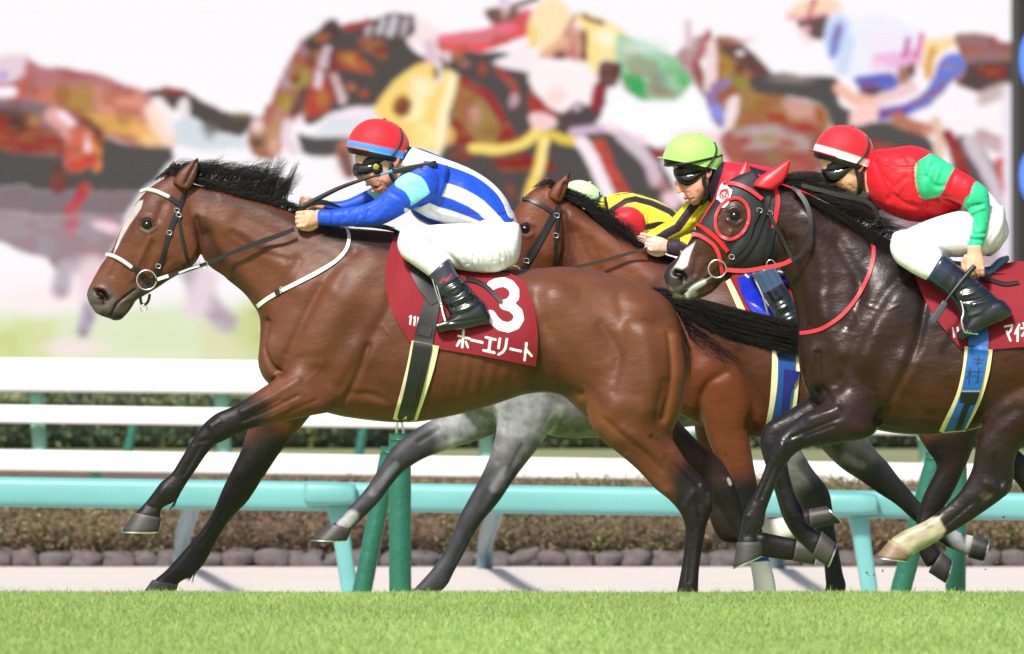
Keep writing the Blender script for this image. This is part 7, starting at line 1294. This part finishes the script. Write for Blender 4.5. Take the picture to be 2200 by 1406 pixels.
eJD, outD = person("jockey on the hooded dark horse in a red and green silk with a lowered whip", YD, (2080, 600),
    [(0, dFace, dict(ex=2.2))], [(0, dT, {}), (-.18, dN, {}), (.16, dF, {})], jD, RD,
    [(0, dP, {}), (-.16, dTh, {}), (-.20, dSh, {}), (.16, mir(dTh), {}), (.20, mir(dSh), {})], [(-.20, dB, {}), (-.20, dFt, {}), (.20, mir(dB), {}), (.20, mir(dFt), {})],
    [([(1803, 408), (1814, 410), (1820, 408)], 2, -4), ([(1825, 398), (1834, 406)], 3, -3), ([(1828, 390)], 9, 4), ([(1795, 396), (1810, 400)], 3, -2), ([(1849, 357)], 5, -6), ([(1849, 357)], 9, 3), ([(2082, 560), (2084, 585)], 3, -2), ([(2094, 560), (2095, 588)], 3, 1.5)],
    [('p', [(1775, 385), (1850, 372), (1850, 412), (1800, 408)], 8, S(214, 160, 124), '', .5), ('s', [(1803, 408), (1814, 410)], 1.2, 2, S(150, 80, 70)), ('s', [(1849, 352), (1850, 362)], 3, 4, S(196, 116, 92)), ('s', [(2114, 568), (2118, 570)], 1.5, 1, S(190, 150, 60))],
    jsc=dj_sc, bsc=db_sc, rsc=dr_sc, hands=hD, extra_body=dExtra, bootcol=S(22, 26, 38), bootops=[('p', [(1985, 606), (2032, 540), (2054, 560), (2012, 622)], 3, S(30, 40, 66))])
helmet(eJD, YD, 1812, 336, 66, 66, 17, S(206, 30, 44), S(238, 234, 230))
bag_part("chin_harness", eJD, M['leather'], lambda b: (loft(b, [(1856, 348, 1878, 338, 29), (1858, 366, 1878, 352, 29)], YD), loft(b, [(1768, 356, 1850, 342, 38), (1768, 366, 1846, 352, 38.5)], YD), loft(b, [(1828, 360, 1842, 356, 38), (1834, 384, 1858, 374, 38), (1840, 408, 1856, 400, 32), (1840, 420, 1852, 414, 20)], YD)))
bag_part("goggles", eJD, M['goggles'], lambda b: loft(b, [(1764, 364, 1768, 378, 20), (1770, 362, 1778, 392, 32), (1786, 360, 1796, 395, 38), (1806, 357, 1812, 386, 39.5), (1824, 352, 1826, 372, 39), (1838, 350, 1838, 362, 38.5)], YD, ex=2.8))
bag_part("collar", eJD, mat("white_collar", S(226, 224, 228), rough=.7), lambda b: loft(b, [(1858, 366, 1884, 352, 29), (1860, 396, 1884, 376, 30), (1866, 416, 1890, 396, 31)], YD))
wp = thing("whip", P(2060, 620, YD - .3), "black whip pointing down from the red and green jockey's hand", "whip")
bag_part("shaft", wp, M['leather'], lambda b: tubeP(b, [(2094, 572, -.29), (2080, 588, -.30), (2058, 614, -.32), (2042, 634, -.33), (2030, 650, -.335)], [5.5, 6, 5, 3.5, 2.5], YD, n=40))
bag_part("flap", wp, mat("dark_steel_leather", S(70, 74, 84), rough=.35), lambda b: loft(b, [(2026, 645, 2036, 653, 4), (2014, 662, 2026, 672, 4), (1994, 690, 2007, 700, 4)], YD - .335, ex=4, cap=.1))

# ---- rider C
Y = YC_
YL, PB, RC = S(226, 214, 40), S(50, 34, 48), S(200, 30, 50)
cT = [(1532, 348, 1520, 430, 30), (1562, 348, 1545, 460, 60), (1610, 352, 1590, 490, 82), (1660, 362, 1645, 505, 86), (1715, 385, 1700, 512, 80), (1750, 415, 1740, 525, 76), (1772, 455, 1750, 545, 70)]
cN = [(1620, 380, 1600, 460, 28, .03), (1575, 410, 1590, 480, 28, 0), (1535, 450, 1570, 505, 26, -.01), (1505, 490, 1520, 545, 23, 0), (1478, 504, 1482, 552, 21, .02), (1452, 515, 1454, 552, 18, .04), (1434, 517, 1435, 547, 15, .05)]
cF = [(1560, 370, 1600, 440, 30), (1510, 405, 1540, 450, 30), (1478, 428, 1508, 470, 28), (1444, 468, 1482, 500, 26), (1414, 486, 1440, 520, 22), (1388, 503, 1408, 528, 17)]
cP = [(1755, 440, 1710, 520, 72), (1790, 470, 1720, 550, 76), (1812, 520, 1740, 590, 70), (1800, 560, 1760, 596, 50)]
cTh = [(1800, 480, 1790, 590, 46, .05), (1740, 490, 1745, 595, 44, .02), (1680, 500, 1690, 585, 40, 0), (1625, 512, 1640, 575, 35, -.03), (1596, 525, 1606, 560, 26, -.04)]
cSh = [(1590, 520, 1640, 510, 30, -.04), (1592, 548, 1655, 530, 30, -.04), (1606, 572, 1660, 552, 28, -.045), (1618, 592, 1664, 572, 27, -.055)]
cB = [(1616, 592, 1664, 570, 28, -.055), (1632, 625, 1680, 600, 27, -.06), (1652, 660, 1700, 636, 27, -.07), (1672, 695, 1718, 672, 26, -.08), (1690, 725, 1750, 700, 25, -.085)]
cFt = [(1760, 705, 1758, 740, 20, -.085), (1725, 700, 1725, 752, 25, -.085), (1690, 722, 1692, 756, 24, -.085), (1668, 736, 1668, 758, 14, -.085)]
cFace = [(1442, 350, 1545, 338, 33), (1448, 366, 1546, 352, 36), (1453, 382, 1541, 368, 36), (1458, 396, 1536, 384, 34), (1466, 411, 1530, 398, 32), (1475, 424, 1522, 410, 29), (1482, 434, 1514, 422, 23), (1488, 441, 1506, 434, 15)]
def cExtra(b):
    tubeP(b, [(1452, 388, 0), (1456, 402, 0), (1461, 415, 0)], [4, 6, 6], YC_); ell(b, P(1523, 371, YC_ - .076), (.014, .008, .028), rot=.2)
    tubeP(b, [(1473, 424, -.012), (1470, 425, 0), (1473, 424, .012)], 3.4, YC_); tubeP(b, [(1478, 431, -.011), (1475, 432, 0), (1478, 431, .011)], 3.4, YC_)
    loft(b, [(1515, 365, 1555, 352, 27), (1520, 400, 1562, 372, 27), (1530, 430, 1580, 390, 27)], YC_)
jC = [('p', [(1548, 330), (1580, 340), (1800, 340), (1800, 560), (1620, 560), (1560, 440), (1540, 400)], 1.5, RC), ('p', [(1490, 430), (1532, 340), (1558, 346), (1552, 372), (1536, 420), (1520, 460)], 1.5, S(26, 22, 34)), ('s', [(1600, 360), (1640, 372), (1670, 376)], 5, 1.5, S(30, 24, 34)),
      ('p', [(1477, 427), (1463, 448), (1439, 474), (1417, 484), (1384, 503), (1400, 540), (1460, 520), (1500, 490), (1530, 440), (1545, 420), (1500, 400)], 1.2, YL, 'f'), ('s', [(1500, 430), (1480, 456), (1455, 490), (1432, 502), (1412, 516)], 9, 1.2, PB, 'f'), ('s', [(1540, 440), (1510, 480), (1480, 512)], 4, 1.2, PB, 'f'),
      ('p', [(1600, 400), (1520, 440), (1455, 500), (1420, 500), (1420, 570), (1540, 570), (1620, 500)], 1.2, YL, 'n'), ('p', [(1425, 500), (1458, 500), (1462, 516), (1462, 560), (1425, 560)], 1.2, PB, 'n'), ('s', [(1464, 528), (1480, 540), (1510, 545)], 9, 1.2, PB, 'n'), ('s', [(1500, 480), (1540, 500)], 8, 1.2, PB, 'n')]
hC = lambda b: (fist(b, (1434, 531, -.12), (1404, 524, -.13), YC_, 34, r=4.3, point=True), fist(b, (1392, 515, .12), (1370, 522, .11), YC_, 28))
eJC, outC = person("jockey in a pale green helmet and black goggles with yellow and black striped sleeves", YC_, (1690, 620),
    [(0, cFace, dict(ex=2.2))], [(0, cT, {}), (-.17, cN, {}), (.10, cF, {})], jC, RC,
    [(0, cP, {}), (-.16, cTh, {}), (-.20, cSh, {}), (.16, mir(cTh), {}), (.20, mir(cSh), {})], [(-.20, cB, {}), (-.20, cFt, {}), (.20, mir(cB), {}), (.20, mir(cFt), {})],
    [([(1474, 428), (1484, 429), (1490, 427)], 1.8, -4), ([(1500, 412), (1506, 424)], 3, -3), ([(1500, 404)], 9, 4), ([(1466, 416), (1478, 414), (1484, 420)], 2.5, -2), ([(1523, 371)], 5, -6), ([(1523, 371)], 9, 3), ([(1405, 512), (1405, 538)], 3, -2), ([(1420, 520), (1412, 536)], 4, 1.5)],
    [('p', [(1460, 400), (1520, 390), (1510, 430), (1480, 440)], 8, S(214, 150, 130), '', .5), ('s', [(1473, 428), (1484, 429)], 1.4, 2, S(190, 96, 96)), ('s', [(1472, 438), (1500, 436), (1516, 420)], 4, 8, S(180, 140, 124), '', .6), ('s', [(1523, 366), (1524, 378)], 3, 4, S(206, 130, 108)), ('p', [(1360, 500), (1436, 500), (1436, 560), (1360, 560)], 2, S(236, 184, 168))],
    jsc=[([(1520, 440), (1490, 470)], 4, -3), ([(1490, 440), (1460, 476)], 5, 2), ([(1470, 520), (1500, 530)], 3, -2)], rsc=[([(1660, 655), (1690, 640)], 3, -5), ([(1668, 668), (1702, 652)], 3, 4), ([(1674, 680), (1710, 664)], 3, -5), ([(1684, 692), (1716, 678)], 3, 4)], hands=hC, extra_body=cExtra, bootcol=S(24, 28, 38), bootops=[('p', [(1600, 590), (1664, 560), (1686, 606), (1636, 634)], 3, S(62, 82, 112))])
helmet(eJC, YC_, 1489, 347, 65, 60, 12, S(158, 226, 110), None)
bag_part("helmet_band", eJC, M['leather'], lambda b: tubeP(b, [(1428, 355, -.02), (1440, 356, -.085), (1489, 349, -.124), (1530, 340, -.09), (1551, 334, -.03)], 2.6, YC_, n=40))
bag_part("chin_harness", eJC, M['leather'], lambda b: (loft(b, [(1540, 362, 1560, 352, 29), (1536, 400, 1566, 376, 30), (1530, 430, 1570, 396, 30)], YC_), loft(b, [(1446, 366, 1530, 354, 38), (1448, 378, 1526, 364, 38.5)], YC_), tubeP(b, [(1514, 372, -.08), (1512, 392, -.078), (1520, 416, -.066), (1516, 430, -.04), (1508, 438, 0)], 4.2, YC_)))
bag_part("goggles", eJC, M['goggles'], lambda b: loft(b, [(1450, 374, 1453, 388, 20), (1455, 372, 1461, 400, 32), (1470, 369, 1478, 404, 38), (1490, 366, 1494, 398, 39.5), (1506, 362, 1508, 382, 39), (1520, 360, 1520, 370, 38.5)], YC_, ex=2.8))

# ---- rider B
Y = YB
bT = [(1284, 430, 1292, 470, 32), (1318, 417, 1322, 500, 64), (1358, 414, 1358, 515, 82), (1407, 429, 1400, 525, 84), (1453, 455, 1440, 535, 80), (1490, 480, 1470, 545, 74), (1510, 510, 1490, 560, 66)]
bN = [(1392, 440, 1380, 510, 26, .03), (1350, 446, 1350, 505, 27, 0), (1312, 462, 1318, 506, 24, 0), (1270, 492, 1275, 528, 20, .03), (1220, 520, 1222, 545, 15, .06)]
bF = [(1380, 440, 1370, 510, 26), (1310, 470, 1320, 515, 24), (1220, 520, 1222, 545, 15)]
bP = [(1495, 490, 1450, 560, 70), (1530, 520, 1460, 600, 74), (1540, 570, 1480, 630, 66)]
bTh = [(1530, 530, 1520, 630, 44, .05), (1450, 545, 1455, 635, 42, .02), (1380, 560, 1390, 630, 36, -.02), (1345, 580, 1355, 620, 26, -.04)]
bSh = [(1340, 590, 1390, 575, 29, -.04), (1355, 625, 1410, 600, 28, -.045), (1380, 655, 1425, 630, 26, -.055)]
bB = [(1376, 655, 1424, 628, 27, -.055), (1395, 690, 1445, 665, 26, -.07), (1410, 730, 1470, 705, 25, -.085), (1400, 755, 1480, 745, 22, -.085)]
bFace = [(1188, 440, 1290, 425, 34), (1190, 460, 1288, 446, 35), (1196, 480, 1280, 466, 32), (1206, 498, 1266, 488, 24), (1216, 508, 1246, 502, 14)]
jBo = [('s', [(1318, 420), (1358, 414), (1420, 432)], .6, .8, PB), ('s', [(1315, 452), (1345, 432), (1365, 428), (1400, 437), (1440, 455), (1490, 500)], 6, 1.2, PB), ('s', [(1325, 486), (1380, 490), (1420, 482), (1480, 500)], 6, 1.2, PB), ('e', (1350, 478, 38, 34, 20), 1.5, S(214, 40, 52), 'n'), ('s', [(1300, 425), (1306, 460)], 3, 1.5, PB)]
eJB, outB = person("crouching jockey on the far side in a yellow and black hooped silk with red sleeve", YB, (1450, 640),
    [(0, bFace, {})], [(0, bT, {}), (-.17, bN, {}), (.17, bF, {})], jBo, S(232, 224, 60),
    [(0, bP, {}), (-.16, bTh, {}), (-.2, bSh, {}), (.16, mir(bTh), {}), (.2, mir(bSh), {})], [(-.20, bB, {}), (.20, mir(bB), {})], [], [], jsc=[([(1330, 470), (1360, 490)], 4, -3), ([(1385, 460), (1388, 500)], 3, -4)],
    hands=lambda b: (fist(b, (1220, 532, -.11), (1196, 535, -.12), YB, 30), fist(b, (1220, 532, .12), (1196, 535, .12), YB, 30)))
helmet(eJB, YB, 1244, 440, 50, 52, 26, S(190, 236, 170), None, rd=50)
bag_part("helmet_band", eJB, mat("grey_band", S(80, 110, 130), rough=.6), lambda b: tubeP(b, [(1232, 448, -.112), (1262, 436, -.10), (1284, 426, -.06), (1292, 421, 0)], 3.2, YB, n=30))
